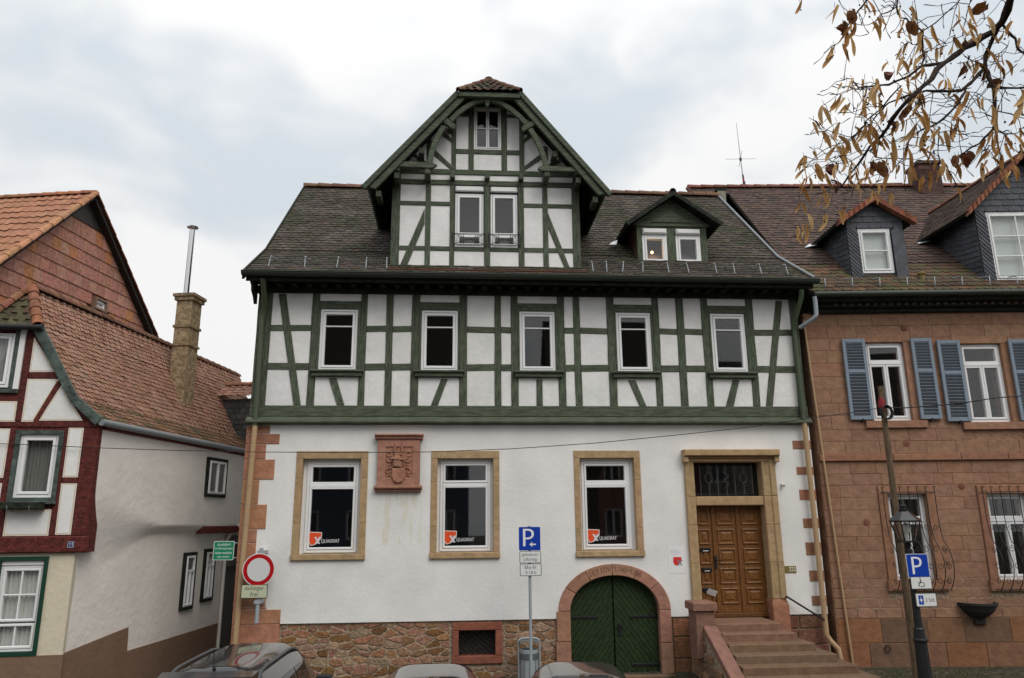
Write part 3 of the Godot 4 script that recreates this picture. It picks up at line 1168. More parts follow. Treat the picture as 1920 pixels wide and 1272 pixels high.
func portal(h: Node3D) -> void:
	var col := func() -> Color: return shade(TAN * 0.97, 0.06, 0.03)
	var node: MeshInstance3D
	for side in 2:                                       # stepped pilasters of several stones
		var xa := 4.45 if side == 0 else 5.975
		var xb := 4.615 if side == 0 else 6.225
		var cuts := [1.24, 1.9, 2.6, 3.14, 3.82]
		for k in 4:
			var g := G.new()
			g.col = col.call()
			g.cbox(xa, xb, cuts[k] + 0.001, cuts[k + 1] - 0.001, -0.35, 0.05, 0.008)
			if side == 0:
				g.cbox(xa - 0.02, xa + 0.07, cuts[k] + 0.001, cuts[k + 1] - 0.001, -0.1, 0.075, 0.012)
			else:
				g.cbox(xb - 0.10, xb + 0.02, cuts[k] + 0.001, cuts[k + 1] - 0.001, -0.1, 0.075, 0.012)
				g.cbox(xa - 0.004, xa + 0.05, cuts[k] + 0.002, cuts[k + 1] - 0.002, -0.34, 0.065, 0.012)
			part(h, "portal_pilaster", g, M.stone)
		var g2 := G.new()                                # red base block with a splayed top
		g2.col = shade(REDSTONE * 0.85, 0.08)
		var x2 := 4.42 if side == 0 else 5.94
		var x3 := 4.66 if side == 0 else 6.26
		g2.cbox(x2, x3, 0.80 if side == 0 else 0.42, 1.12, -0.36, 0.10, 0.012)
		g2.hexa([Vector3(x2, 1.12, -0.30), Vector3(x3, 1.12, -0.30), Vector3(x3, 1.24, -0.30), Vector3(x2, 1.24, -0.30)], [Vector3(x2, 1.12, 0.095), Vector3(x3, 1.12, 0.095), Vector3(x3 - 0.03, 1.24, 0.05), Vector3(x2 + 0.03, 1.24, 0.05)])
		part(h, "portal_base", g2, M.stone)
	for b in [[4.615, 5.975, 2.965, 3.14, 0.035], [4.47, 6.225, 3.80, 3.87, 0.075], [4.44, 6.255, 3.87, 3.91, 0.12], [4.40, 6.31, 3.91, 4.035, 0.20]]:
		var g := G.new()
		g.col = col.call()
		g.cbox(b[0], b[1], b[2], b[3], -0.35, b[4], 0.015)
		part(h, "portal_lintel" if b[4] < 0.05 else "portal_cornice", g, M.stone)
	for x in [4.40, 6.215]:
		var g := G.new()
		g.col = col.call()
		g.cbox(x, x + 0.095, 3.79, 3.908, -0.05, 0.15, 0.01)
		part(h, "portal_console", g, M.stone)
	# transom light with bars
	node = window(h, "transom_window", 4.62, 5.97, 3.142, 3.80, -0.2, [[0, 0, 1, 1, 1, 1]], 0.03, 0.03, M.iron)
	for k in 7:
		var x := 4.78 + k * 0.175
		var g := G.new()
		if k in [1, 5]:
			g.tube([Vector3(x, 3.16, -0.12), Vector3(x, 3.40, -0.12)], 0.009, 6)
			g.tube([Vector3(x, 3.60, -0.12), Vector3(x, 3.78, -0.12)], 0.009, 6)
			var loop := []
			for i in 13:
				loop.append(Vector3(x + 0.075 * cos(TAU * i / 12.0), 3.50 + 0.095 * sin(TAU * i / 12.0), -0.12))
			g.tube(loop, 0.008, 5)
		elif k == 3:
			var wave := []
			for i in 17:
				wave.append(Vector3(x + 0.05 * sin(TAU * i / 8.0) * (1.0 if i > 1 and i < 15 else 0.0), 3.34 + 0.30 * i / 16.0, -0.12))
			g.tube([Vector3(x, 3.16, -0.12)] + wave + [Vector3(x, 3.78, -0.12)], 0.009, 5)
		else:
			g.tube([Vector3(x, 3.16, -0.12), Vector3(x, 3.78, -0.12)], 0.009, 6)
		part(node, "bar", g, M.bar_iron)
	hanging_bulb(Vector3(4.68, 3.70, -0.75), 0.035, "small glowing bulb hanging behind the barred light above the wooden door", 0.012)
	# the oak door: a fixed strip and two leaves with raised panels
	var leaves := [[4.622, 4.985], [4.995, 5.475], [5.485, 5.968]]
	for l in 3:
		var a: float = leaves[l][0]
		var b: float = leaves[l][1]
		var g := G.new()
		g.col = shade(Vector3(0.95, 0.95, 0.95), 0.05, 0.02)
		g.cbox(a, b, 0.98, 2.96, -0.24, -0.18, 0.006)
		var d := part(h, "door_leaf", g, M.oak)
		for r in 5:
			var y := 1.14 + r * 0.365
			var xm := 0.075 if l != 0 else 0.07
			g = G.new()
			g.col = shade(Vector3(0.97, 0.97, 0.97), 0.06, 0.02)
			g.ring(a + xm, b - xm, y, y + 0.29, [Vector2(0, -0.18), Vector2(0.0, -0.165), Vector2(0.016, -0.158), Vector2(0.03, -0.165), Vector2(0.036, -0.186), Vector2(0.05, -0.186), Vector2(0.085, -0.168), Vector2(0.0851, -0.168)])
			g.cbox(a + xm + 0.084, b - xm - 0.084, y + 0.084, y + 0.206, -0.18, -0.167, 0.002)
			part(d, "door_panel", g, M.oak)
	for x in [4.990, 5.480]:
		var g := G.new()
		g.col = Color(0.9, 0.9, 0.9)
		g.cbox(x - 0.028, x + 0.028, 0.98, 2.96, -0.19, -0.15, 0.012)
		part(h, "door_stile", g, M.oak)
	var s := G.new()
	s.col = Color(0.65, 0.65, 0.65)
	s.cbox(4.62, 5.97, 0.90, 0.98, -0.26, -0.12, 0.01)
	part(h, "door_threshold", s, M.oak)
	for k in 3:
		var y: float = [2.10, 1.73, 1.36][k]
		var g := G.new()
		g.cbox(4.70, 4.905, y, y + 0.075, -0.18, -0.145, 0.008)
		g.cbox(4.715, 4.89, y + 0.045, y + 0.070, -0.146, -0.128, 0.006)
		var slot := part(h, "letter_slot", g, M.iron)
		g = G.new()
		g.box(4.75 + 0.01 * k, 4.86, y + 0.012, y + 0.026, -0.144, -0.142)
		part(slot, "name_plate", g, M.white_paint)
	s = G.new()
	s.col = Color(0.72, 0.72, 0.74)
	s.t = Transform3D(Basis(Vector3.BACK, -0.35) * Basis(Vector3.RIGHT, 0.5), Vector3(4.86, 1.355, -0.11))
	s.box(-0.09, 0.09, -0.055, 0.055, -0.004, 0.004)
	one_piece("folded_letters", "white folded letters stuck in the lowest slot of the wooden door", "letters", s, M.plain)
	s = G.new()
	s.cbox(4.965, 5.012, 1.78, 2.03, -0.16, -0.135, 0.008)
	s.tube([Vector3(4.99, 1.95, -0.14), Vector3(4.99, 1.95, -0.085), Vector3(5.11, 1.945, -0.08)], 0.012, 6)
	part(h, "door_handle", s, M.iron)
	# brass bell plate and a little camera on the plaster
	s = G.new()
	s.cbox(6.235, 6.50, 1.70, 1.83, -0.01, 0.012, 0.003)
	var plate := part(h, "bell_plate", s, M.brass)
	for i in 6:
		s = G.new()
		s.col = Color(0.6, 0.58, 0.48)
		s.box(6.36 + (i % 3) * 0.045, 6.39 + (i % 3) * 0.045, 1.73 + (i / 3) * 0.05, 1.76 + (i / 3) * 0.05, 0.0115, 0.016)
		part(plate, "bell_button", s, M.plain)
	s = G.new()
	s.col = Color(0.6, 0.6, 0.52)
	s.tube([Vector3(6.37, 3.36, 0.0), Vector3(6.37, 3.36, 0.03), Vector3(6.375, 3.33, 0.085)], [0.028, 0.026, 0.03], 8)
	part(h, "door_camera", s, M.plain)


func hanging_bulb(at: Vector3, r: float, label: String, energy: float) -> void:
	var b := thing("light_bulb", label, "light bulb", Transform3D(Basis(), at))
	var g := G.new()
	g.t.origin = Vector3(0, -r, 0)
	var prof := []
	for k in 9:
		prof.append(Vector2(maxf(r * sin(PI * k / 8.0), 0.0005), r - r * cos(PI * k / 8.0)))
	g.lathe(prof, 12)
	part(b, "bulb", g, M.bulb)
	g = G.new()
	g.tube([Vector3(0, r * 0.8, 0), Vector3(0, r + 0.14, 0)], 0.006, 5)
	part(b, "cord", g, M.iron)
	var l := OmniLight3D.new()
	l.name = "bulb_light"
	l.light_color = Color(1.0, 0.78, 0.5)
	l.light_energy = energy
	l.omni_range = 12.0
	l.omni_attenuation = 2.0
	l.light_size = r
	l.shadow_enabled = true
	b.add_child(l)
	l.position = Vector3(0, 0, r + 0.02)


func crooked(a0: float, b0: float, a1: float, b1: float, y0: float, y1: float) -> PackedVector2Array:      # an upright with hand-hewn edges
	var p := PackedVector2Array([Vector2(a0, y0), Vector2(b0, y0)])
	for k in 4:
		var t := (k + 1) / 5.0 + rng.randf_range(-0.05, 0.05)
		p.append(Vector2(lerpf(b0, b1, t) + rng.randf_range(-0.007, 0.007), lerpf(y0, y1, t)))
	p.append(Vector2(b1, y1))
	p.append(Vector2(a1, y1))
	for k in 4:
		var t := 1.0 - (k + 1) / 5.0 + rng.randf_range(-0.05, 0.05)
		p.append(Vector2(lerpf(a0, a1, t) + rng.randf_range(-0.007, 0.007), lerpf(y0, y1, t)))
	return p


func timber_storey(h: Node3D) -> void:
	var cols := [[579.8, 594.0], [673.6, 686.0], [722.6, 735.5], [770.6, 785.7], [861.0, 875.7], [927.4, 940.0], [958.0, 971.5], [1046.4, 1060.0], [1076.8, 1089.4], [1140.0, 1154.3], [1226.6, 1238.9], [1271.9, 1285.7], [1319.8, 1332.5], [1404.9, 1418.0]]
	var posts := [[-3.94, at_z(504.0, 655, 0.03).x]]
	for c in cols:
		posts.append([at_z(c[0], 655, 0.03).x, at_z(c[1], 655, 0.03).x])
	posts.append([at_z(1487.7, 655, 0.03).x, 7.03])
	var y0 := 4.90
	var y1 := 7.16
	var rail_a := [5.60, 5.735]
	var rail_b := [6.375, 6.50]
	for p in posts:
		var g := G.new()
		g.col = shade(Vector3(0.92, 0.92, 0.92), 0.08, 0.02)
		var j := rng.randf_range(-0.008, 0.008)
		g.poly(crooked(p[0] - j, p[1] - j, p[0] + j, p[1] + j, y0, y1), -0.16, 0.030 + rng.randf_range(-0.003, 0.003), 0.008)
		part(h, "timber_post", g, M.green_post)
	var windows := {1: 0, 4: 1, 7: 2, 10: 3, 13: 4}          # bay after post number : window
	var rects := [[-2.715, -1.985], [-0.725, 0.0], [1.235, 1.955], [3.208, 3.925], [5.175, 5.90]]
	for b in posts.size() - 1:
		var xa: float = posts[b][1]
		var xb: float = posts[b + 1][0]
		var g := G.new()
		if windows.has(b):
			var w: Array = rects[windows[b]]
			var wx0: float = w[0]
			var wx1: float = w[1]
			var wz := 0.0
			for q in [[y0, 5.46], [7.0, y1]]:
				g = G.new()
				g.cbox(xa - 0.005, xb + 0.005, q[0], q[1], -0.15, 0.010, 0.004)
				part(h, "infill_panel", g, M.infill)
			g = G.new()
			g.cbox(xa + 0.001, xb - 0.001, 6.915, 7.0, -0.16, 0.027, 0.006)
			part(h, "timber_lintel", g, M.green_rail)
			g = G.new()                                         # boarded casing between the posts and the white frame
			for q in [[xa + 0.001, wx0 - 0.004, 5.56, 6.914], [wx1 + 0.004, xb - 0.001, 5.56, 6.914]]:
				g.cbox(q[0], q[1], q[2], q[3], -0.15, 0.036, 0.006)
			g.cbox(wx0 - 0.004, wx1 + 0.004, 6.84, 6.914, -0.15, 0.036, 0.006)
			part(h, "window_casing", g, M.green_post)
			g = G.new()
			g.cbox(xa - 0.07, xb + 0.07, 5.465, 5.585, -0.15, 0.10, 0.012)
			g.cbox(xa - 0.10, xb + 0.10, 5.548, 5.592, -0.0, 0.145, 0.012)
			part(h, "window_board", g, M.green_rail)
			window(h, "window", wx0, wx1, 5.595, 6.838, wz, [[0, 0, 1, 0.99, 1, 1]], 0.05, 0.055)
			g = G.new()
			g.cbox(wx0 + 0.10, wx1 - 0.10, 6.47, 6.495, -0.05, 0.006, 0.003)
			part(h, "glazing_bar", g, M.white_frame)
		else:
			for q in [[y0, rail_a[0]], [rail_a[1], rail_b[0]], [rail_b[1], y1]]:
				g = G.new()
				g.col = shade(Vector3(0.97, 0.97, 0.965), 0.03, 0.006)
				g.cbox(xa - 0.006, xb + 0.006, q[0] - 0.006, q[1] + 0.006, -0.15, 0.010 + rng.randf_range(-0.002, 0.003), 0.004)
				part(h, "infill_panel", g, M.infill)
			for q in [rail_a, rail_b]:
				g = G.new()
				g.col = shade(Vector3(0.92, 0.92, 0.92), 0.08, 0.02)
				var j := rng.randf_range(-0.008, 0.008)
				g.poly(pts2([xa, q[0] - j, xb, q[0] + j, xb, q[1] + j, xa, q[1] - j]), -0.15, 0.025, 0.008)
				part(h, "timber_rail", g, M.green_rail)
	# slanting braces
	var id := Transform3D()
	for q in [[522, 551, 536, 551, 563.5, 760, 550, 760], [616, 709, 630.5, 709, 645.5, 760, 631.5, 760], [827, 711, 839.5, 711, 821, 760, 808, 760], [1006, 711.5, 1017, 711.5, 1018, 761, 1006.5, 761], [1178.5, 713, 1191.5, 713, 1212.5, 762, 1200, 762], [1374.5, 713, 1387, 713, 1376, 762.5, 1361.5, 762.5], [1455, 564, 1467, 564, 1449.5, 763.5, 1437, 763.5]]:
		var g := G.new()
		g.col = shade(Vector3(0.92, 0.92, 0.92), 0.08, 0.02)
		g.poly(px_poly(id, q, 0.03), -0.1, 0.034, 0.008)
		part(h, "timber_brace", g, M.green_post)
	# sill beam and the moulded ledge under it
	var g3 := G.new()
	g3.col = Color(0.95, 0.95, 0.95)
	g3.cbox(-3.95, 7.035, 4.68, 4.90, -0.2, 0.05, 0.015)
	part(h, "sill_beam", g3, M.green_rail)
	g3 = G.new()
	var prof := [Vector2(-0.1, 4.68), Vector2(0.05, 4.68), Vector2(0.075, 4.665), Vector2(0.10, 4.64), Vector2(0.15, 4.605), Vector2(0.165, 4.59), Vector2(0.165, 4.56), Vector2(0.02, 4.53), Vector2(-0.1, 4.53)]
	for k in prof.size() - 1:
		var a: Vector2 = prof[k]
		var b: Vector2 = prof[k + 1]
		g3.quad(Vector3(-3.98, b.y, b.x), Vector3(7.05, b.y, b.x), Vector3(7.05, a.y, a.x), Vector3(-3.98, a.y, a.x))
	for x in [-3.98, 7.05]:
		for k in range(1, prof.size() - 1):
			var a := Vector3(x, prof[0].y, prof[0].x)
			var b := Vector3(x, prof[k].y, prof[k].x)
			var c := Vector3(x, prof[k + 1].y, prof[k + 1].x)
			if x < 0:
				g3.tri(a, c, b)
			else:
				g3.tri(a, b, c)
	part(h, "ledge", g3, M.green_rail)


func eaves_and_roof(h: Node3D) -> void:
	var g := G.new()
	g.cbox(-3.97, 7.05, 7.15, 7.30, -0.2, 0.07, 0.02)
	part(h, "wall_plate", g, M.dark_timber)
	for k in 38:
		var x := -3.85 + k * 0.288
		g = G.new()
		g.cbox(x, x + 0.11, 7.24, 7.33, 0.0, 0.34, 0.01)
		part(h, "rafter_end", g, M.dark_timber)
	g = G.new()
	slab4(g, Vector3(-4.08, 7.345, 0.50), Vector3(7.2, 7.345, 0.50), Vector3(7.2, 7.345, -0.02), Vector3(-4.08, 7.345, -0.02), 0.012)
	g.cbox(-4.08, 7.2, 7.25, 7.37, 0.46, 0.50, 0.008)
	part(h, "soffit", g, M.dark_timber)
	# gutter
	g = G.new()
	var y := 7.40
	var z := 0.575
	for k in 8:
		var w0 := PI + PI * k / 8.0
		var w1 := PI + PI * (k + 1) / 8.0
		for s in [[0.078, 1.0], [0.072, -1.0]]:
			var a := Vector2(z + s[0] * cos(w0), y + s[0] * sin(w0))
			var b := Vector2(z + s[0] * cos(w1), y + s[0] * sin(w1))
			var pa := Vector3(-4.14, a.y, a.x)
			var pb := Vector3(-4.14, b.y, b.x)
			var l := Vector3(11.42, 0, 0)
			if s[1] > 0:
				g.quad(pa, pb, pb + l, pa + l)
			else:
				g.quad(pa + l, pb + l, pb, pa)
	for x in [-4.14, 7.28]:
		for k in 8:
			var w0 := PI + PI * k / 8.0
			var w1 := PI + PI * (k + 1) / 8.0
			g.tri(Vector3(x, y, z), Vector3(x, y + 0.078 * sin(w0), z + 0.078 * cos(w0)), Vector3(x, y + 0.078 * sin(w1), z + 0.078 * cos(w1)))
	g.tube([Vector3(-4.14, y + 0.004, z + 0.078), Vector3(7.28, y + 0.004, z + 0.078)], 0.011, 6)
	part(h, "gutter", g, M.gutter)
	# roof slopes: a flatter foot, then the main pitch
	var e0 := Vector3(-4.10, 7.40, 0.55)
	var e1 := Vector3(7.22, 7.40, 0.55)
	var k0 := Vector3(-4.08, 8.36, -0.84)
	var k1 := Vector3(7.14, 8.36, -0.84)
	var r0 := Vector3(-4.05, 11.30, -4.0)
	var r1 := Vector3(7.08, 11.30, -4.0)
	g = G.new()
	slab4(g, e0, e1, k1, k0, 0.08)
	slab4(g, k0, k1, r1, r0, 0.08)
	slab4(g, Vector3(7.08, 7.3, -8.5), Vector3(-4.05, 7.3, -8.5), r0, r1, 0.08)
	var roof := part(h, "roof", g, M.deck)
	tiles(roof, e0, e1, k0, k1, 12, 0.165, roof_tone, false, 300)
	tiles(roof, k0, k1, r0, r1, 30, 0.165, roof_tone)
	ridge_tiles(roof, r0 + Vector3(-0.03, 0.02, 0), r1 + Vector3(0.03, 0.02, 0), 30, 0.11, Vector3(0.20, 0.115, 0.08))
	g = G.new()
	for q in [[e0, k0], [k0, r0]]:
		var a: Vector3 = q[0] + Vector3(-0.02, 0.0, 0)
		var b: Vector3 = q[1] + Vector3(-0.02, 0.0, 0)
		g.hexa([a + Vector3(-0.02, -0.14, 0), a + Vector3(0.02, -0.14, 0), a + Vector3(0.02, 0.05, 0), a + Vector3(-0.02, 0.05, 0)].map(func(p): return p + (b - a)), [a + Vector3(-0.02, -0.14, 0), a + Vector3(0.02, -0.14, 0), a + Vector3(0.02, 0.05, 0), a + Vector3(-0.02, 0.05, 0)])
	part(roof, "verge_board", g, M.dark_timber)
	g = G.new()
	g.poly(pts2([-0.50, 7.40, -0.05, 7.12, 0.0, 6.98, 0.0, 7.40]), -0.025, 0.025, 0.0, true)
	g.t = Transform3D(Basis(Vector3.UP, PI / 2), Vector3(-4.0, 0, 0))
	var b2 := G.new()
	b2.t = Transform3D(Basis(Vector3.UP, PI / 2), Vector3(-4.0, 0, 0.0))
	b2.poly(pts2([-0.55, 7.38, -0.45, 7.30, -0.30, 7.22, -0.27, 7.12, -0.12, 7.04, -0.02, 6.92, 0.0, 6.92, 0.0, 7.38]), -0.03, 0.03, 0.0, true)
	part(roof, "eave_bracket", b2, M.dark_timber)
	# pale metal flashing along the party wall
	g = G.new()
	for q in [[e1, k1], [k1, r1]]:
		g.tube([q[0] + Vector3(0.0, 0.06, 0), q[1] + Vector3(0.0, 0.06, 0)], 0.032, 6)
	part(roof, "flashing", g, M.zinc)
	# snow guards near the eave
	for x in [-3.72, -3.02, -2.40, -1.83, -1.42, 2.72, 3.0, 3.32, 3.74, 4.28, 4.70, 5.28, 5.66, 6.22, 6.78]:
		g = G.new()
		var lean := rng.randf_range(-0.04, 0.04)
		g.tube([Vector3(x, 7.60, 0.32), Vector3(x + lean, 7.83, 0.30), Vector3(x + lean, 7.93, -0.20)], 0.011, 5)
		part(roof, "snow_guard_bracket", g, M.galvanised)
	for s in [[-3.75, -1.36], [2.66, 6.85]]:
		g = G.new()
		for k in 4:
			g.tube([Vector3(s[0], 7.62 + k * 0.06, 0.31), Vector3(s[1], 7.62 + k * 0.06, 0.31)], 0.0035, 4)
		for i in int((s[1] - s[0]) / 0.06):
			g.tube([Vector3(s[0] + i * 0.06, 7.62, 0.31), Vector3(s[0] + i * 0.06, 7.80, 0.31)], 0.0025, 4)
		part(roof, "snow_guard_mesh", g, M.bar_iron)


func downpipes(h: Node3D) -> void:
	var a := [at_z(493, 522, 0.5), at_z(494, 540, 0.42), at_z(496, 575, 0.12), at_z(491, 600, 0.10)]
	var g := G.new()
	g.tube(a + [at_z(478, 798, 0.10)], 0.05, 10)
	part(h, "downpipe_upper", g, M.green_pipe)
	g = G.new()
	g.tube([at_z(478, 799, 0.10), at_z(440, 1215, 0.10), Vector3(at_z(440, 1215, 0.10).x, -0.6, 0.10)], 0.05, 10)
	var p := part(h, "downpipe", g, M.tan_pipe)
	for t in [0.14, 0.28, 0.46, 0.68, 0.86]:
		g = G.new()
		var q := at_z(478, 799, 0.10).lerp(at_z(440, 1215, 0.10), t)
		g.tube([q + Vector3(0, -0.012, 0), q + Vector3(0, 0.012, 0)], 0.056, 10)
		part(p, "clip", g, M.tan_pipe)
	g = G.new()
	g.tube([at_z(1503, 543, 0.5), at_z(1503, 556, 0.45), at_z(1488, 610, 0.15), at_z(1490, 626, 0.11), at_z(1507, 790, 0.11)], 0.05, 10)
	part(h, "downpipe_upper", g, M.green_pipe)
	g = G.new()
	g.tube([at_z(1508, 791, 0.11), at_z(1550, 1190, 0.11), at_z(1558, 1203, 0.12), at_z(1572, 1217, 0.2), at_z(1577, 1240, 0.2)], 0.05, 10)
	p = part(h, "downpipe", g, M.tan_pipe)
	for t in [0.3, 0.68, 0.84]:
		g = G.new()
		var q := at_z(1508, 791, 0.11).lerp(at_z(1550, 1190, 0.11), t)
		g.tube([q + Vector3(0, -0.012, 0), q + Vector3(0, 0.012, 0)], 0.056, 10)
		part(p, "clip", g, M.tan_pipe)


# ---------------------------------------------------------------- the big gable over the eaves (parts of the house)
func zoomed(a: Array, off: float) -> PackedVector2Array:      # outline read off an enlargement of the gable
	var r := []
	for k in range(0, a.size(), 2):
		r.append_array([660.0 + a[k] / 3.028, 120.0 + a[k + 1] / 3.028])
	return px_poly(Transform3D(), r, off)


func gable_dormer() -> void:
	var h := house
	var f := 0.03
	var xs := []
	for c in [[733.0, 749.0], [797.0, 807.0], [843.0, 852.0], [908.0, 919.0], [972.0, 983.0], [1018.0, 1028.0], [1073.5, 1088.0]]:
		xs.append([at_z(c[0], 430, f).x, at_z(c[1], 430, f).x])
	var yy := func(p: float) -> float: return at_z(910, p, f).y
	var bottom := 7.60
	var rail1 := [yy.call(471.5), yy.call(463.0)]
	var rail2 := [yy.call(387.5), yy.call(379.5)]
	var beam := [yy.call(348.5), yy.call(339.0)]
	var tie := [yy.call(328.5), yy.call(319.0)]
	var tint := func() -> Color: return shade(Vector3(0.92, 0.92, 0.92), 0.08, 0.02)
	for p in xs:
		var g := G.new()
		g.col = tint.call()
		g.cbox(p[0], p[1], bottom, beam[0], -0.15, f + rng.randf_range(-0.003, 0.003), 0.007)
		part(h, "gable_post", g, M.green_post)
	for b in 6:
		var xa: float = xs[b][1]
		var xb: float = xs[b + 1][0]
		var cells := [[bottom, rail1[0]]]
		var rails := [rail1]
		if b == 2 or b == 3:
			gable_window(h, xa, xb, rail1[1], beam[0])
		else:
			cells.append_array([[rail1[1], rail2[0]], [rail2[1], beam[0]]])
			rails.append(rail2)
		for q in cells:
			var g := G.new()
			g.cbox(xa - 0.005, xb + 0.005, q[0] - 0.005, q[1] + 0.005, -0.14, 0.010 + rng.randf_range(-0.002, 0.002), 0.004)
			part(h, "gable_infill", g, M.infill)
		for q in rails:
			var g := G.new()
			g.col = tint.call()
			g.cbox(xa, xb, q[0], q[1], -0.14, f - 0.005, 0.007)
			part(h, "gable_rail", g, M.green_rail)
	for q in [[412, 820, 412, 905, 300, 1172, 262, 1165], [1110, 838, 1250, 1190, 1222, 1190, 1112, 925]]:
		var g := G.new()
		g.col = tint.call()
		g.poly(zoomed(q, f), -0.1, f + 0.004, 0.007)
		part(h, "gable_brace", g, M.green_post)
	for q in [beam, tie]:
		var g := G.new()
		g.col = tint.call()
		var inset := 0.0 if q == beam else 0.12
		g.cbox(xs[0][0] + inset, xs[6][1] - inset, q[0], q[1], -0.14, f + 0.006, 0.008)
		part(h, "gable_beam", g, M.green_rail)
	var g1 := G.new()
	g1.cbox(xs[0][0] + 0.02, xs[6][1] - 0.02, beam[1], tie[0], -0.14, 0.012, 0.004)
	part(h, "gable_infill", g1, M.infill)
	for k in [2, 3, 4]:                                        # beam ends
		var x: float = (xs[k][0] + xs[k][1]) / 2
		var g := G.new()
		g.col = tint.call()
		g.cbox(x - 0.05, x + 0.05, beam[1] - 0.01, tie[0] - 0.005, 0.0, 0.17, 0.012)
		part(h, "beam_end", g, M.green_post)
	# upper triangle
	var roof_y := func(x: float) -> float: return minf(9.16 + 1.171 * (x + 1.85), 9.13 - 1.237 * (x - 3.03))
	var top_y := 11.50
	var px := func(a: float) -> float: return at_z(a, 260, f).x
	var cols := [[px.call(847.0), px.call(855.5)], [px.call(878.5), px.call(888.5)], [px.call(940.0), px.call(950.5)], [px.call(973.5), px.call(982.5)]]
	var zz := func(x: float) -> float: return minf(roof_y.call(x), top_y)
	for c in cols:
		var g := G.new()
		g.col = tint.call()
		g.poly(pts2([c[0], tie[1], c[1], tie[1], c[1], zz.call(c[1]), c[0], zz.call(c[0])]), -0.14, f + rng.randf_range(-0.003, 0.003), 0.007)
		part(h, "gable_post", g, M.green_post)
	var r3 := [yy.call(289.0), yy.call(280.0)]
	var wtop: float = yy.call(200.0)
	for q in [[cols[0][1], cols[1][0]], [cols[2][1], cols[3][0]]]:
		for s in [[tie[1], r3[0]], [r3[1], yy.call(219.0)], [yy.call(213.0), 99.0]]:
			var g := G.new()
			g.poly(pts2([q[0] - 0.004, s[0], q[1] + 0.004, s[0], q[1] + 0.004, minf(s[1], zz.call(q[1])), q[0] - 0.004, minf(s[1], zz.call(q[0]))]), -0.14, 0.010, 0.003)
			part(h, "gable_infill", g, M.infill)
		for s in [r3, [yy.call(219.0), yy.call(213.0)]]:
			var g := G.new()
			g.col = tint.call()
			g.cbox(q[0], q[1], s[0], s[1], -0.14, f - 0.005, 0.006)
			part(h, "gable_rail", g, M.green_rail)
	var wx0: float = cols[1][1]
	var wx1: float = cols[2][0]
	var g2 := G.new()
	g2.cbox(wx0 - 0.004, wx1 + 0.004, tie[1], r3[0], -0.14, 0.010, 0.004)
	part(h, "gable_infill", g2, M.infill)
	g2 = G.new()
	g2.col = tint.call()
	g2.cbox(wx0, wx1, r3[0], r3[1], -0.14, f - 0.004, 0.006)
	part(h, "gable_rail", g2, M.green_rail)
	g2 = G.new()
	g2.cbox(wx0 - 0.004, wx1 + 0.004, wtop, 11.6, -0.14, 0.012, 0.004)
	part(h, "gable_infill", g2, M.green_rail)
	window(h, "gable_window", wx0, wx1, r3[1], wtop, 0.005, [[0, 0, 0.5, 1, 1, 2], [0.5, 0, 1, 1, 1, 2]], 0.035, 0.035)
	for q in [[-1.3, cols[0][0]], [cols[3][1], 2.5]]:
		var under := PackedVector2Array([Vector2(-1.85, 9.16), Vector2(3.03, 9.13), Vector2(0.62, 12.1)])
		for p in Geometry2D.intersect_polygons(pts2([q[0], tie[1], q[1], tie[1], q[1], top_y, q[0], top_y]), under):
			var g := G.new()
			g.poly(p, -0.14, 0.010)
			part(h, "gable_infill", g, M.infill)
	for q in [[425, 425, 452, 402, 452, 600, 425, 600], [470, 483, 562, 570, 562, 600, 455, 512], [522, 385, 565, 420, 565, 445, 505, 400], [352, 502, 425, 555, 425, 580, 338, 515], [1085, 462, 1112, 470, 1112, 590, 1085, 590], [1080, 502, 1085, 535, 980, 605, 978, 580], [1015, 388, 1030, 405, 975, 450, 975, 425], [1185, 530, 1200, 550, 1112, 590, 1112, 570]]:
		var g := G.new()
		g.col = tint.call()
		g.poly(zoomed(q, f), -0.1, f - 0.006 + rng.randf_range(-0.002, 0.002), 0.006)
		part(h, "gable_brace", g, M.green_post)
	g2 = G.new()                                                # attic rooms behind the glass
	g2.box(-1.25, 2.43, 7.65, 9.55, -0.62, -0.60)
	g2.box(0.1, 1.1, 9.9, 11.75, -0.52, -0.50)
	part(h, "attic_room", g2, M.room)
	# terracotta flashing at the foot
	g2 = G.new()
	g2.col = shade(Vector3(0.28, 0.13, 0.085), 0.05)
	slab4(g2, Vector3(-1.42, 7.60, 0.34), Vector3(2.60, 7.60, 0.34), Vector3(2.56, 7.70, 0.035), Vector3(-1.38, 7.70, 0.035), 0.02)
	part(h, "gable_flashing", g2, M.stone)
	# side cheeks, back of the attic
	for x in [-1.34, 2.44]:
		g2 = G.new()
		g2.col = Color(0.06, 0.055, 0.05)
		g2.hexa([Vector3(x, 7.5, -3.2), Vector3(x + 0.08, 7.5, -3.2), Vector3(x + 0.08, 9.7, -3.2), Vector3(x, 9.7, -3.2)], [Vector3(x, 7.5, -0.145), Vector3(x + 0.08, 7.5, -0.145), Vector3(x + 0.08, 9.7, -0.145), Vector3(x, 9.7, -0.145)])
		part(h, "gable_cheek", g2, M.slate)
	# roof
	var el := Vector3(-1.86, 9.30, 0.52)
	var cl := Vector3(-0.01, 11.47, 0.52)
	var er := Vector3(3.04, 9.27, 0.52)
	var cr := Vector3(1.235, 11.50, 0.52)
	var rf := Vector3(0.62, 12.02, 0.08)
	var back := func(v: Vector3) -> Vector3: return Vector3(v.x, v.y, -6.0)
	g2 = G.new()
	slab4(g2, back.call(el), el, cl, back.call(cl), 0.07)
	slab4(g2, back.call(cl), cl, rf, back.call(rf), 0.07)
	slab4(g2, er, back.call(er), back.call(cr), cr, 0.07)
	slab4(g2, cr, back.call(cr), back.call(rf), rf, 0.07)
	g2.tri(cl, cr, rf)
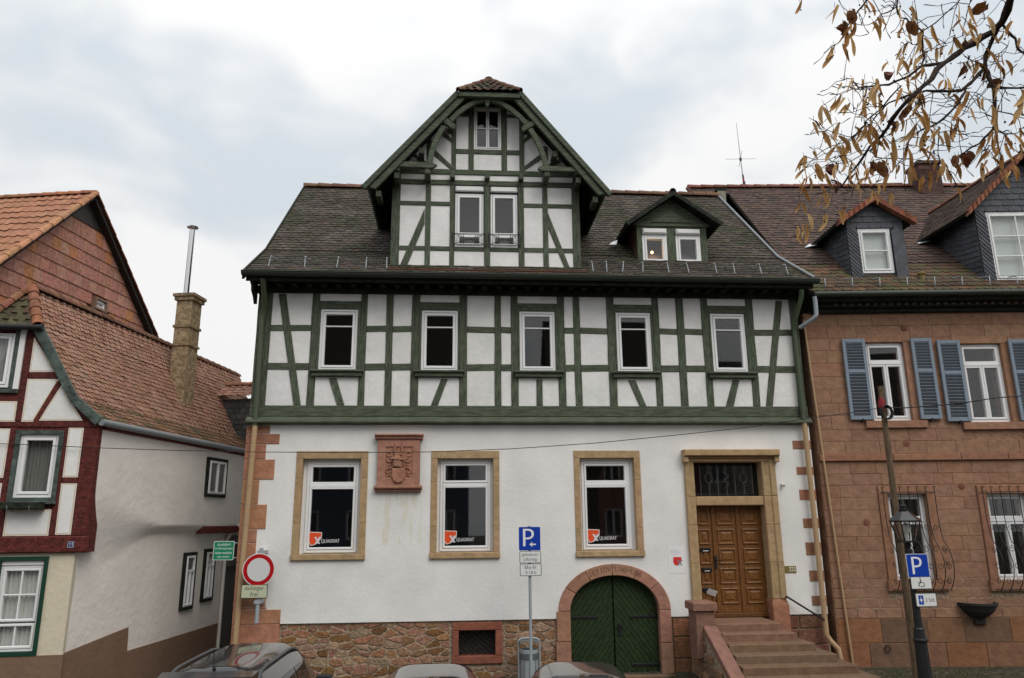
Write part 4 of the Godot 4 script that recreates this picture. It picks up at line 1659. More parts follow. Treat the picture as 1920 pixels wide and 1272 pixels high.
	g2.quad(cl + Vector3(0, -0.05, 0), cl + Vector3(0, -0.05, -0.55), cr + Vector3(0, -0.05, -0.55), cr + Vector3(0, -0.05, 0))
	var roof := part(h, "gable_roof", g2, M.dark_timber)
	var hip_l := cl + Vector3(-0.03, -0.03, 0.07)
	var hip_r := cr + Vector3(0.03, -0.03, 0.07)
	tiles(roof, back.call(el), el, back.call(cl), cl, 18, 0.17, roof_tone)
	tiles(roof, er, back.call(er), cr, back.call(cr), 18, 0.17, roof_tone)
	tiles(roof, back.call(cl), cl, back.call(rf), rf, 6, 0.17, roof_tone)
	tiles(roof, cr, back.call(cr), rf, back.call(rf), 6, 0.17, roof_tone)
	var mossy := func(_u: float, _v: float) -> Color:
		return shade(Vector3(0.075, 0.072, 0.045) if rng.randf() < 0.45 else Vector3(0.12, 0.075, 0.055), 0.25, 0.08)
	tiles(roof, hip_l, hip_r, rf + Vector3(-0.02, 0.01, 0), rf + Vector3(0.02, 0.01, 0), 6, 0.17, mossy, true, 60)
	ridge_tiles(roof, hip_l, rf + Vector3(0, 0.0, 0), 4, 0.065, Vector3(0.17, 0.10, 0.07), "hip_tile")
	ridge_tiles(roof, hip_r, rf + Vector3(0, 0.0, 0), 4, 0.065, Vector3(0.17, 0.10, 0.07), "hip_tile")
	ridge_tiles(roof, rf, back.call(rf), 14, 0.10, Vector3(0.22, 0.12, 0.08))
	# barge boards and collar
	for q in [[cl, el, -1], [cr, er, 1]]:
		var a := Vector2(q[0].x, q[0].y - 0.06)
		var b := Vector2(q[1].x, q[1].y - 0.06)
		var d := (b - a).normalized()
		var s := Vector2(d.y, -d.x) * (1 if q[2] > 0 else -1)      # inward normal
		if s.y > 0:
			s = -s
		var g := G.new()
		g.col = tint.call()
		g.poly(PackedVector2Array([a - s * 0.09, b - s * 0.09 + d * 0.05, b + s * 0.02 + d * 0.05, a + s * 0.02]), 0.45, 0.55, 0.01, true)
		part(roof, "barge_board", g, M.green_rail)
		g = G.new()
		g.col = tint.call()
		g.poly(PackedVector2Array([a + s * 0.025, b + s * 0.025 - d * 0.03, b + s * 0.15 - d * 0.10, a + s * 0.15]), 0.44, 0.50, 0.008, true)
		part(roof, "barge_board", g, M.green_rail)
		for k in 4:                                                 # purlin ends under the overhang
			var c := a.lerp(b, [0.2, 0.52, 0.78, 0.97][k]) + s * 0.24
			g = G.new()
			g.col = Color(0.6, 0.6, 0.6)
			g.box(c.x - 0.05, c.x + 0.05, c.y - 0.06, c.y + 0.06, 0.0, 0.43)
			part(roof, "purlin_end", g, M.green_post)
	g2 = G.new()
	g2.col = tint.call()
	g2.cbox(cl.x - 0.02, cr.x + 0.02, 11.33, 11.44, 0.45, 0.555, 0.01)
	part(roof, "collar_board", g2, M.green_rail)
	# carved arch in front of the gable
	var z0 := 0.38
	var z1 := 0.45
	for q in [[[440, 575], [447, 520], [462, 465], [488, 405], [520, 352]], [[560, 318], [605, 272], [650, 240], [700, 213], [768, 194]], [[768, 194], [850, 220], [905, 255], [955, 298], [995, 342]], [[1012, 365], [1045, 420], [1075, 485], [1095, 545], [1105, 595]]]:
		var up := PackedVector2Array()
		var dn := PackedVector2Array()
		var line := PackedVector2Array()
		for p in q:
			line.append_array(zoomed(p, z1))
		for i in line.size():
			var d := (line[mini(i + 1, line.size() - 1)] - line[maxi(i - 1, 0)]).normalized().orthogonal()
			up.append(line[i] + d * 0.052)
			dn.append(line[i] - d * 0.052)
		dn.reverse()
		up.append_array(dn)
		var g := G.new()
		g.col = tint.call()
		g.poly(up, z0, z1, 0.006, true)
		part(h, "arch_brace", g, M.green_rail)
	for q in [[498, 292, 515, 288, 588, 345, 585, 368, 568, 368, 505, 320], [1030, 318, 1048, 325, 1040, 345, 975, 382, 962, 375, 966, 355], [755, 188, 785, 188, 780, 232, 768, 243, 757, 232], [250, 552, 455, 560, 482, 573, 455, 592, 248, 582], [1280, 588, 1075, 578, 1055, 592, 1075, 608, 1285, 612]]:
		var g := G.new()
		g.col = tint.call()
		g.poly(zoomed(q, z1), z0 - 0.01, z1 + 0.012, 0.006, true)
		part(h, "arch_strut", g, M.green_rail)
	for q in [[415, 445, 592, 652], [1085, 1115, 608, 668]]:
		var a := zoomed([q[0], q[2], q[1], q[3]], 0.2)
		var g := G.new()
		g.col = tint.call()
		g.cbox(minf(a[0].x, a[1].x), maxf(a[0].x, a[1].x), a[1].y, a[0].y + 0.02, 0.0, 0.44, 0.012)
		part(h, "console", g, M.green_post)
	for q in [[240, 272, 590, 622], [1262, 1296, 612, 645]]:
		var a := zoomed([q[0], q[2], q[1], q[3]], 0.3)
		var g := G.new()
		g.col = tint.call()
		g.cbox(minf(a[0].x, a[1].x), maxf(a[0].x, a[1].x), a[1].y, a[0].y, 0.0, 0.44, 0.012)
		part(h, "console", g, M.green_post)


func gable_window(h: Node3D, xa: float, xb: float, y0: float, y1: float) -> void:
	var g := G.new()
	g.cbox(xa + 0.01, xb - 0.01, y1 - 0.13, y1 - 0.005, -0.1, 0.025, 0.02)
	var box := part(h, "roller_box", g, M.roller_box)
	g = G.new()
	g.box(xa + 0.02, xb - 0.02, y1 - 0.16, y1 - 0.13, -0.1, -0.02)
	part(box, "slot", g, M.iron)
	var w := window(h, "gable_window", xa + 0.01, xb - 0.01, y0, y1 - 0.16, -0.03, [[0.0, 0.0, 1.0, 0.21, 1, 1], [0.0, 0.21, 1.0, 1.0, 1, 1]], 0.04, 0.055)
	g = G.new()                                                # wrought-iron guard
	var z := 0.09
	var a := xa - 0.03
	var b := xb + 0.03
	for y in [y0 + 0.02, y0 + 0.255]:
		g.tube([Vector3(a, y, 0.02), Vector3(a, y, z), Vector3(b, y, z), Vector3(b, y, 0.02)], 0.008, 5)
	part(w, "guard_rail", g, M.iron)
	var m := (a + b) / 2
	for q in [[a, y0 + 0.02, b, y0 + 0.255], [a, y0 + 0.255, b, y0 + 0.02], [m - 0.12, y0 + 0.02, m - 0.12, y0 + 0.255], [m + 0.12, y0 + 0.02, m + 0.12, y0 + 0.255], [a, y0 + 0.0, a, y0 + 0.28], [b, y0 + 0.0, b, y0 + 0.28]]:
		g = G.new()
		g.tube([Vector3(q[0], q[1], z), Vector3(q[2], q[3], z)], 0.006, 5)
		part(w, "guard_bar", g, M.iron)
	for s in [-1, 1]:
		for k in 2:
			g = G.new()
			var line := []
			for i in 11:
				var t := TAU * i / 10.0
				line.append(Vector3(m + s * (0.17 + 0.02 * k) + 0.035 * cos(t), y0 + 0.08 + 0.12 * k + 0.035 * sin(t), z))
			g.tube(line, 0.005, 4)
			part(w, "guard_scroll", g, M.iron)


# ---------------------------------------------------------------- the little dormer with two windows
func small_dormer() -> void:
	var h := house
	var z := -0.55
	var g := G.new()
	var front := pts2([3.88, 8.08, 5.43, 8.08, 5.43, 9.02, 4.67, 9.60, 3.88, 9.02])
	pierced(g, 3.88, 5.43, 8.08, 9.00, z - 0.12, z, [Rect2(3.99, 8.11, 0.545, 0.79), Rect2(4.735, 8.11, 0.545, 0.79)])
	var d := part(h, "dormer", g, M.green_post)
	g = G.new()
	g.poly(pts2([3.80, 9.0, 5.52, 9.0, 4.67, 9.62]), z - 0.12, z + 0.012, 0.0)
	part(d, "pediment", g, M.green_rail)
	g = G.new()
	g.poly(pts2([4.18, 9.04, 5.14, 9.04, 4.67, 9.38]), z, z + 0.035, 0.02)
	part(d, "pediment_panel", g, M.green_rail)
	g = G.new()
	g.cbox(3.86, 5.45, 8.955, 9.005, z - 0.05, z + 0.04, 0.01)
	part(d, "rail", g, M.green_rail)
	g = G.new()
	g.col = Color(0.16, 0.07, 0.05)
	for x in [3.885, 5.345]:
		g.hexa([Vector3(x, 7.7, -2.2), Vector3(x + 0.08, 7.7, -2.2), Vector3(x + 0.08, 9.0, -2.2), Vector3(x, 9.0, -2.2)], [Vector3(x, 7.7, z - 0.121), Vector3(x + 0.08, 7.7, z - 0.121), Vector3(x + 0.08, 9.0, z - 0.121), Vector3(x, 9.0, z - 0.121)])
	part(d, "cheek", g, M.slate)
	g = G.new()
	slab4(g, Vector3(3.97, 8.20, -0.60), Vector3(5.34, 8.20, -0.60), Vector3(5.34, 8.46, -0.88), Vector3(3.97, 8.46, -0.88), 0.01)
	slab4(g, Vector3(3.97, 8.46, -0.88), Vector3(5.34, 8.46, -0.88), Vector3(5.34, 9.05, -1.46), Vector3(3.97, 9.05, -1.46), 0.01)
	part(d, "back_panel", g, M.room)
	for x in [3.99, 4.735]:
		window(h, "dormer_window", x, x + 0.545, 8.11, 8.765, z + 0.0, [[0, 0, 1, 1, 1, 1]], 0.05, 0.05)
		g = G.new()
		g.cbox(x + 0.005, x + 0.54, 8.77, 8.90, z - 0.08, z + 0.07, 0.03)
		part(h, "roller_box", g, M.roller_box)
	g = G.new()
	slab4(g, Vector3(3.75, 8.0, -0.36), Vector3(5.55, 8.0, -0.36), Vector3(5.50, 8.095, z + 0.01), Vector3(3.80, 8.095, z + 0.01), 0.02)
	part(h, "dormer_flashing", g, M.zinc)
	var ridge := [Vector3(4.67, 9.70, -0.30), Vector3(4.67, 9.70, -2.5)]
	var l := [Vector3(3.60, 8.95, -0.30), Vector3(3.60, 8.95, -2.5)]
	var r := [Vector3(5.72, 8.98, -0.30), Vector3(5.72, 8.98, -2.5)]
	g = G.new()
	slab4(g, l[1], l[0], ridge[0], ridge[1], 0.05)
	slab4(g, r[0], r[1], ridge[1], ridge[0], 0.05)
	var roof := part(h, "dormer_roof", g, M.dark_timber)
	tiles(roof, l[1], l[0], ridge[1], ridge[0], 9, 0.165, roof_tone)
	tiles(roof, r[0], r[1], ridge[0], ridge[1], 9, 0.165, roof_tone)
	ridge_tiles(roof, ridge[0], ridge[1], 6, 0.07, Vector3(0.09, 0.065, 0.05))
	for q in [[ridge[0], l[0]], [ridge[0], r[0]]]:
		g = G.new()
		g.poly(rails_poly(Vector2(q[0].x, q[0].y - 0.05), Vector2(q[1].x, q[1].y - 0.05), 0.09), -0.31, -0.27, 0.006, true)
		part(roof, "barge_board", g, M.dark_timber)
	g = G.new()
	g.col = Color(0.7, 0.72, 0.74)
	slab4(g, Vector3(3.36, 8.72, -1.05), Vector3(3.52, 8.70, -1.0), Vector3(3.58, 8.86, -1.14), Vector3(3.50, 8.84, -1.16), 0.01)
	part(roof, "lead_apron", g, M.plain)
	hanging_bulb(Vector3(4.24, 8.42, -0.72), 0.032, "glowing bulb behind the glass of the small green roof dormer", 0.02)


# ---------------------------------------------------------------- the steps to the door
func staircase() -> void:
	var st := thing("stone_staircase", "reddish sandstone steps with a capped pier leading up to the wooden door", "staircase", Transform3D(Basis(), Vector3(5.3, 0, 0)))
	var ends := [5.80, 5.94, 6.13, 6.35, 6.55, 6.75, 6.95]
	for k in 7:
		var y := 0.90 - k * 0.129
		var z := 0.74 + k * 0.285
		var g := G.new()
		g.col = shade(Vector3(0.215, 0.14, 0.092), 0.08, 0.04) if k > 1 else shade(Vector3(0.26, 0.145, 0.105), 0.05, 0.04)
		var x0 := 4.60 - 5.3 + (0.02 if k else 0.0)
		g.t = Transform3D(Basis(Vector3.RIGHT, -PI / 2), Vector3.ZERO)       # plan outline, extruded upwards
		g.poly(pts2([x0, -z, ends[k] - 5.3, -z, ends[k] - 5.3 - (0.0 if k < 1 else 0.05), 0.12, x0, 0.12]), y - 0.129, y, 0.014)
		part(st, "step", g, M.stone)
	var red := Vector3(0.26, 0.14, 0.105)
	var g2 := G.new()
	g2.col = shade(red, 0.05)
	g2.cbox(4.215 - 5.3, 4.555 - 5.3, 0.35, 1.145, 0.44, 0.86, 0.012)
	part(st, "pier", g2, M.stone)
	g2 = G.new()
	g2.col = shade(red * 1.08, 0.05)
	g2.t = Transform3D(Basis(Vector3.RIGHT, -PI / 2), Vector3.ZERO)
	g2.poly(pts2([4.17 - 5.3, -0.91, 4.60 - 5.3, -0.91, 4.60 - 5.3, -0.39, 4.17 - 5.3, -0.39]), 1.147, 1.285, 0.02, true)
	part(st, "pier_cap", g2, M.stone)
	g2 = G.new()                                                   # sloping parapet of rubble with a coping
	g2.t = Transform3D(Basis(Vector3.UP, -PI / 2), Vector3(4.52 - 5.3, 0, 0))
	g2.poly(pts2([0.05, -0.3, 2.55, -0.7, 2.55, -0.12, 0.87, 0.74, 0.05, 0.90]), 0.0, 0.17)
	var wall := part(st, "parapet", g2, M.mortar)
	var tone := func(_x: float, _y: float) -> Color: return shade(Vector3(0.34, 0.21, 0.13), 0.25, 0.08)
	for r in 6:
		var y := -0.35 + r * 0.165
		var z := 0.10
		while z < 2.4:
			var w := rng.randf_range(0.16, 0.34)
			if y + 0.16 > 0.80 - maxf(z + w - 0.87, 0.0) * 0.512 - 0.03:
				break
			var g := G.new()
			g.col = tone.call(0, 0)
			g.t = Transform3D(Basis(Vector3.UP, -PI / 2), Vector3(4.345 - 5.3, 0, 0))
			g.poly(pts2([z + 0.03, y + 0.01, z + w - 0.02, y + 0.015, z + w - 0.01, y + 0.12, z + w - 0.05, y + 0.15, z + 0.01, y + 0.14]), 0.005, 0.028 + rng.randf_range(0, 0.012), 0.008)
			part(wall, "stone", g, M.rubble)
			z += w
	g2 = G.new()
	g2.col = shade(red * 1.05, 0.05)
	g2.t = Transform3D(Basis(Vector3.UP, -PI / 2), Vector3(4.57 - 5.3, 0, 0))
	g2.poly(pts2([0.865, 0.76, 2.60, -0.13, 2.60, 0.0, 0.865, 0.89]), 0.0, 0.23, 0.012, true)
	part(st, "coping", g2, M.stone)
	var rail := G.new()
	var a := at_z(1475, 1119, 0.12)
	var b := at_z(1546, 1163, 0.14)
	rail.tube([a + Vector3(-0.01, -0.03, -0.11), a, b, b + Vector3(0.02, -0.05, -0.12)], 0.018, 8)
	one_piece("handrail", "short black iron handrail slanting down the white wall beside the steps", "handrail", rail, M.iron)


# ---------------------------------------------------------------- the red-framed neighbour on the alley
const ALLEY := Vector3(0.17365, 0, -0.98481)             # along its side wall, away from the street


func clay(_u: float, v: float) -> Color:
	var k := rng.randf()
	var c := Vector3(0.36, 0.205, 0.145)
	if k < 0.2:
		c = Vector3(0.31, 0.165, 0.115)
	elif k < 0.32:
		c = Vector3(0.39, 0.235, 0.17)
	return shade(c, 0.10, 0.04)


func mossy_clay(_u: float, _v: float) -> Color:
	var k := rng.randf()
	return shade(Vector3(0.22, 0.13, 0.08) if k < 0.5 else Vector3(0.14, 0.11, 0.065) if k < 0.75 else Vector3(0.29, 0.165, 0.11), 0.18, 0.06)


func bordered(parent: Node, called: String, p: PackedVector2Array, z: float) -> void:      # white field with a painted ochre line round it
	var g := G.new()
	g.col = Color(0.80, 0.80, 0.79)
	g.poly(p, 0.0, z, 0.002)
	var o := part(parent, called, g, M.far_wall)
	var r := Geometry2D.offset_polygon(p, -0.012, Geometry2D.JOIN_MITER)
	var s := Geometry2D.offset_polygon(p, -0.028, Geometry2D.JOIN_MITER)
	if r.size() == 1 and s.size() == 1:
		g = G.new()
		g.col = Color(0.66, 0.52, 0.33)
		g.poly(r[0], z - 0.001, z + 0.001)
		var l := part(o, "painted_line", g, M.plain)
		g = G.new()
		g.col = Color(0.80, 0.80, 0.79)
		g.poly(s[0], z, z + 0.002)
		part(o, "field", g, M.far_wall)


func red_house() -> void:
	var front := facing(Vector3(-6.4, 0, 1), -4.0)
	var side := facing(Vector3(-6.4, 0, 1), -80.0)
	var rel := front.affine_inverse() * side
	var inv := front.affine_inverse()
	var h := thing("red_timber_house", "white house with dark red timbers and a grey side wall along the alley", "house", front)
	var g := G.new()
	# ground floor
	pierced(g, -3.3, 0.03, 0.66, 2.26, -0.35, 0.0, [Rect2(-1.15, 0.66, 0.79, 1.545)])
	part(h, "wall", g, M.cream_plaster)
	g = G.new()
	g.box(-3.3, 0.05, -0.95, 0.66, -0.35, 0.02)
	part(h, "wall_base", g, M.brown_base)
	g = G.new()
	g.box(-3.3, -3.0, -0.95, 4.5, -7.5, -0.36)
	g.box(-3.0, 0.9, -0.95, 4.5, -7.8, -7.5)
	part(h, "back_wall", g, M.grey_plaster)
	g = G.new()
	g.box(-2.9, -0.4, 0.2, 4.6, -2.6, -2.5)
	g.box(-2.9, -0.4, 2.2, 2.3, -2.5, -0.4)
	g.box(-2.9, -0.5, 4.38, 4.44, -2.5, -0.4)
	part(h, "inner_wall", g, M.room)
	g = G.new()
	g.ring(-1.15, -0.36, 0.66, 2.205, [Vector2(0, -0.1), Vector2(0, 0.03), Vector2(0.062, 0.03), Vector2(0.062, -0.1)])
	part(h, "window_casing", g, M.bottle_green)
	var w := window(h, "window", -1.087, -0.423, 0.725, 2.06, -0.03, [[0, 0.33, 1, 1, 2, 2], [0, 0, 1, 0.31, 2, 1]], 0.04, 0.045)
	g = G.new()
	g.cbox(-1.087, -0.423, 2.062, 2.142, -0.1, -0.01, 0.01)
	part(w, "roller_box", g, M.roller_box)
	curtain(w, -1.05, -0.46, 0.76, 2.04, -0.12, 0.85)
	# upper storey: timbers and bordered panels
	var u := 0.055
	g = G.new()
	g.poly(pts2([-3.5, 2.26, 0.2, 2.26, 0.16, 4.40, -0.30, 4.84, -1.02, 6.12, -2.2, 6.12, -3.5, 4.40]), -0.02, 0.045)
	var holes := [Rect2(-1.12, 3.09, 0.76, 1.205), Rect2(-2.1, 4.97, 0.74, 1.05)]
	g = G.new()
	pierced(g, -3.5, 0.2, 2.26, 4.40, -0.35, 0.045, [holes[0]])
	part(h, "upper_wall", g, M.red_timber)
	g = G.new()
	var gable := pts2([-3.5, 4.40, 0.16, 4.40, -0.30, 4.84, -1.02, 6.12, -2.2, 6.12, -3.0, 4.84])
	var hole := PackedVector2Array([Vector2(-2.1, 4.97), Vector2(-1.36, 4.97), Vector2(-1.36, 6.02), Vector2(-2.1, 6.02)])
	for piece in [pts2([-3.5, 4.40, 0.16, 4.40, -0.30, 4.84, -0.373, 4.97, -2.95, 4.97, -3.0, 4.84]), pts2([-1.36, 4.97, -0.373, 4.97, -1.02, 6.12, -1.36, 6.12]), pts2([-2.9, 4.97, -2.1, 4.97, -2.1, 6.12, -2.2, 6.12]), pts2([-2.1, 6.02, -1.36, 6.02, -1.36, 6.12, -2.1, 6.12])]:
		g.poly(piece, -0.35, 0.045)
	part(h, "gable_wall", g, M.red_timber)
	for q in [[-1.073, 5.936, -0.635, 5.319, -1.068, 5.31], [-1.078, 5.187, -0.558, 5.196, -0.884, 4.441, -1.08, 4.439], [-0.515, 5.092, -0.094, 4.467, -0.809, 4.46], [-0.305, 4.344, -0.06, 4.344, -0.058, 3.497, -0.302, 3.497], [-0.308, 3.398, -0.056, 3.398, -0.055, 2.55, -0.301, 2.55], [-1.11, 2.966, -0.405, 2.966, -0.405, 2.537, -1.108, 2.537], [-1.9, 4.79, -1.19, 4.79, -1.18, 4.438, -1.9, 4.438], [-1.5, 4.318, -1.22, 4.318, -1.234, 3.488, -1.5, 3.488], [-1.5, 3.40, -1.235, 3.40, -1.235, 2.55, -1.5, 2.55]]:
		bordered(h, "infill_panel", pts2(q), u)
	for q in [[-0.05, 0.195, 2.535, 4.34, "timber_post"], [-0.398, -0.312, 2.535, 4.34, "timber_post"], [-1.23, -1.118, 2.535, 4.34, "timber_post"], [-1.185, -1.08, 4.45, 6.0, "timber_post"], [-3.4, 0.19, 4.348, 4.436, "timber_rail"], [-0.30, -0.06, 3.402, 3.494, "timber_rail"], [-1.065, -0.60, 5.20, 5.305, "timber_rail"]]:
		g = G.new()
		g.col = shade(Vector3(0.92, 0.92, 0.92), 0.08, 0.03)
		g.cbox(q[0], q[1], q[2], q[3], 0.0, u + 0.008 + (0.003 if q[4] == "timber_rail" else 0.0), 0.008)
		part(h, q[4], g, M.red_timber)
	g = G.new()
	g.poly(rails_poly(Vector2(-0.555, 5.14), Vector2(-0.855, 4.44), 0.085), 0.0, u + 0.006, 0.006)
	part(h, "timber_brace", g, M.red_timber)
	g = G.new()
	g.cbox(-3.5, 0.23, 2.26, 2.53, 0.0, u + 0.025, 0.02)
	part(h, "sill_beam", g, M.red_timber)
	# window of the upper storey, its casing and flower box
	g = G.new()
	g.ring(-1.12, -0.36, 3.09, 4.295, [Vector2(0, -0.1), Vector2(0, 0.085), Vector2(0.07, 0.085), Vector2(0.07, -0.1)])
	part(h, "window_casing", g, M.sage_board)
	w = window(h, "window", -1.05, -0.43, 3.16, 4.225, 0.04, [[0, 0, 1, 1, 1, 1]], 0.05, 0.055)
	curtain(w, -0.99, -0.49, 3.2, 4.2, -0.10, 0.32)
	g = G.new()
	g.cbox(-1.16, -0.50, 2.97, 3.085, 0.05, 0.27, 0.01)
	var box := part(h, "flower_box", g, M.dark_timber)
	for x in [-1.0, -0.66]:
		var b := G.new()
		b.tube([Vector3(x, 2.93, 0.07), Vector3(x, 2.955, 0.28), Vector3(x, 3.02, 0.285)], 0.008, 5)
		part(box, "bracket", b, M.galvanised)
	g = G.new()
	g.cbox(-0.98, -0.34, 3.05, 3.10, 0.04, 0.12, 0.008)
	part(h, "window_board", g, M.sage_board)
	# attic window
	w = window(h, "window", -2.03, -1.375, 5.03, 6.0, 0.05, [[0, 0, 1, 1, 1, 1]], 0.05, 0.055)
	curtain(w, -1.98, -1.43, 5.06, 5.98, -0.06, 0.5)
	g = G.new()
	g.cbox(-1.368, -1.295, 4.95, 6.05, 0.0, 0.075, 0.006)
	g.cbox(-2.1, -1.20, 4.93, 5.0, 0.0, 0.10, 0.008)
	part(h, "window_casing", g, M.sage_board)
	g = G.new()
	g.cbox(-1.29, -1.20, 5.0, 6.08, 0.0, 0.082, 0.006)
	part(h, "white_board", g, M.white_paint)
	# verge board
	g = G.new()
	g.poly(pts2([-1.12, 6.13, -0.93, 6.16, -0.20, 4.89, 0.27, 4.50, 0.15, 4.38, -0.30, 4.78]), 0.10, 0.15, 0.01, true)
	part(h, "verge_board", g, M.sage_board)
	# house number plate
	g = G.new()
	g.col = Color(0.012, 0.02, 0.11)
	g.cbox(-0.075, 0.035, 2.335, 2.445, 0.07, 0.088, 0.004)
	var plate := part(h, "number_plate", g, M.gloss)
	g = G.new()
	g.col = Color(0.55, 0.56, 0.6)
	g.ring(-0.068, 0.028, 2.342, 2.438, [Vector2(0, 0.088), Vector2(0, 0.0895), Vector2(0.006, 0.0895), Vector2(0.006, 0.088)])
	part(plate, "rim", g, M.gloss)
	lettering(plate, "lettering", "11", Vector3(-0.02, 2.39, 0.0893), 0.062, 0.055, M.white_ink)
	# side wall along the alley: an upper storey jettied over the lower one
	g = G.new()
	g.t = rel
	var bulge := func(s: float, y: float) -> Vector3:
		var soft := lerpf(1.5, 0.14, smoothstep(0.0, 2.6, s))
		return Vector3(s, y, 0.17 * smoothstep(2.58 - soft / 2, 2.58 + soft / 2, y + 0.03 * sin(s * 1.7)) + 0.006 * sin(s * 2.3 + y * 1.9))
	var tilt := func(p: Vector3) -> Vector3:
		return (bulge.call(p.x + 0.02, p.y) - bulge.call(p.x - 0.02, p.y)).cross(bulge.call(p.x, p.y + 0.02) - bulge.call(p.x, p.y - 0.02))
	for i in 34:
		for k in 70:
			var q := []
			for c in [[0, 0], [1, 0], [1, 1], [0, 1]]:
				q.append(bulge.call(8.2 * (i + c[0]) / 34.0, -0.95 + 5.45 * (k + c[1]) / 70.0))
			g.quadn(q[0], q[1], q[2], q[3], tilt.call(q[0]), tilt.call(q[1]), tilt.call(q[2]), tilt.call(q[3]))
	part(h, "side_wall", g, M.grey_plaster)
	g = G.new()
	g.t = rel
	g.box(0.3, 8.2, -0.95, 4.5, -0.5, -0.3)
	part(h, "side_wall_inside", g, M.room)
	g = G.new()
	g.t = rel
	g.poly(px_poly(side, [120, 1225, 240, 1177, 237, 1222, 405, 1170, 436, 1160], 0.02) + pts2([8.2, 0.45, 8.2, -0.95, 0.0, -0.95]), -0.1, 0.03, 0.0)
	part(h, "side_wall_base", g, M.brown_base)
	g = G.new()
	g.t = rel
	g.cbox(3.9, 8.2, 2.50, 2.66, 0.0, 0.21, 0.02)
	part(h, "jetty_beam", g, M.red_timber)
	g = G.new()
	g.t = rel
	g.cbox(0.12, 8.2, 4.33, 4.47, 0.1, 0.23, 0.01)
	part(h, "eave_board", g, M.red_timber)
	for q in [[388.0, 857.0, 430.0, 935.0, 0.17], [344.0, 1037.0, 356.0, 1142.0, 0.0], [382.0, 1030.0, 395.0, 1126.0, 0.0]]:
		var a := on_frame(side, q[0], q[1], q[4])
		var b := on_frame(side, q[2], q[3], q[4])
		if q[4] == 0.0:
			b.x = a.x + 0.50
		else:
			b.x = a.x + 0.92
		var z: float = q[4]
		g = G.new()
		g.t = rel
		g.ring(a.x, b.x, b.y, a.y, [Vector2(0, z - 0.05), Vector2(0, z + 0.05), Vector2(0.07, z + 0.05), Vector2(0.07, z + 0.012), Vector2(0.071, z + 0.012)])
		part(h, "window_casing", g, M.dark_timber)
		g = G.new()
		g.t = rel
		g.box(a.x + 0.06, b.x - 0.06, b.y + 0.06, a.y - 0.06, z + 0.001, z + 0.005)
		part(h, "window_back", g, M.room)
		var ww := window(h, "window", a.x + 0.072, b.x - 0.072, b.y + 0.072, a.y - 0.072, z + 0.06, [[0, 0, 0.5, 1, 1, 1], [0.5, 0, 1, 1, 1, 1]] if z > 0.0 else [[0, 0, 0.5, 0.7, 1, 1], [0.5, 0, 1, 0.7, 1, 1], [0, 0.7, 1, 1, 1, 1]], 0.022, 0.026, null, 0.05)
		ww.transform = rel
	# rain pipe at the far end of the side wall
	g = G.new()
	g.t = inv
	g.tube([side * Vector3(6.05, 4.30, 0.30), side * Vector3(5.75, 4.12, 0.24), side * Vector3(5.7, 2.75, 0.24), side * Vector3(5.45, 2.5, 0.08), side * Vector3(5.3, 2.3, 0.06), side * Vector3(5.3, -0.5, 0.06)], 0.04, 8)
	part(h, "downpipe", g, M.grey_plaster)
	# the passage door beyond the pipe, with a barred light over it and two worn steps
	g = G.new()
	g.t = rel
	g.box(5.42, 7.4, -0.75, 1.72, 0.031, 0.06)
	g.box(5.42, 7.4, 1.72, 1.86, 0.03, 0.12)
	var pd := part(h, "passage_door", g, M.room)
	g = G.new()
	g.t = rel
	g.box(5.50, 7.4, 1.87, 2.42, 0.022, 0.05)
	part(pd, "fanlight", g, M.dark_glass)
	for k in 2:
		g = G.new()
		g.t = rel
		g.col = shade(Vector3(0.26, 0.14, 0.10), 0.1)
		g.box(5.45 + 0.02 * k, 7.3, -0.8, -0.28 - 0.17 * k, 0.061, 0.40 + 0.3 * k)
		part(pd, "step", g, M.stone)
	# roof
	var a := Vector3(-7.42, 6.15, 1.12)
	var b := Vector3(-6.687, 4.86, 1.10)
	var c := Vector3(-6.20, 4.45, 1.08)
	var r0 := Vector3(-7.81, 6.93, 0.80)
	var far := ALLEY * 8.3
	g = G.new()
	g.t = inv
	slab4(g, c, c + far, b + far, b, 0.06)
	slab4(g, b, b + far, a + far, a, 0.06)
	slab4(g, a, a + far, r0 + far, r0, 0.06)
	var lc := Vector3(-9.5, 4.45, 1.25)
	var la := Vector3(-8.25, 6.15, 1.17)
	slab4(g, lc + far, lc, la, la + far, 0.06)
	slab4(g, la + far, la, r0, r0 + far, 0.06)
	g.tri(la, a, r0)
	var roof := part(h, "roof", g, M.deck)
	roof_patch(roof, inv, c, c + far, b, b + far, 5, 0.195, mossy_clay, 150)
	var sag := Vector3(0, -0.05, 0)
	roof_patch(roof, inv, b, b + far + sag, a, a + far, 14, 0.195, clay, 150)
	roof_patch(roof, inv, a, a + far, r0, r0 + far, 8, 0.195, clay, 0)
	roof_patch(roof, inv, la + Vector3(-0.05, -0.06, 0.1), a + Vector3(0.06, -0.06, 0.1), r0 + Vector3(-0.02, 0, 0), r0 + Vector3(0.02, 0, 0), 6, 0.2, func(_u: float, _v: float) -> Color: return shade(Vector3(0.095, 0.085, 0.05) if rng.randf() < 0.6 else Vector3(0.15, 0.10, 0.065), 0.2, 0.06), 40)
	var hold := Node3D.new()
	hold.name = "ridge"
	hold.transform = inv
	h.add_child(hold)
	ridge_tiles(hold, r0 + Vector3(0, 0.02, 0), r0 + far + Vector3(0, -0.06, 0), 26, 0.10, Vector3(0.20, 0.105, 0.07))
	ridge_tiles(hold, a + Vector3(0.03, -0.02, 0.08), r0 + Vector3(0, 0.03, 0), 5, 0.095, Vector3(0.33, 0.14, 0.085), "hip_tile")
	ridge_tiles(hold, la + Vector3(-0.03, 0, 0.08), r0 + Vector3(0, 0.03, 0), 5, 0.095, Vector3(0.30, 0.14, 0.085), "hip_tile")
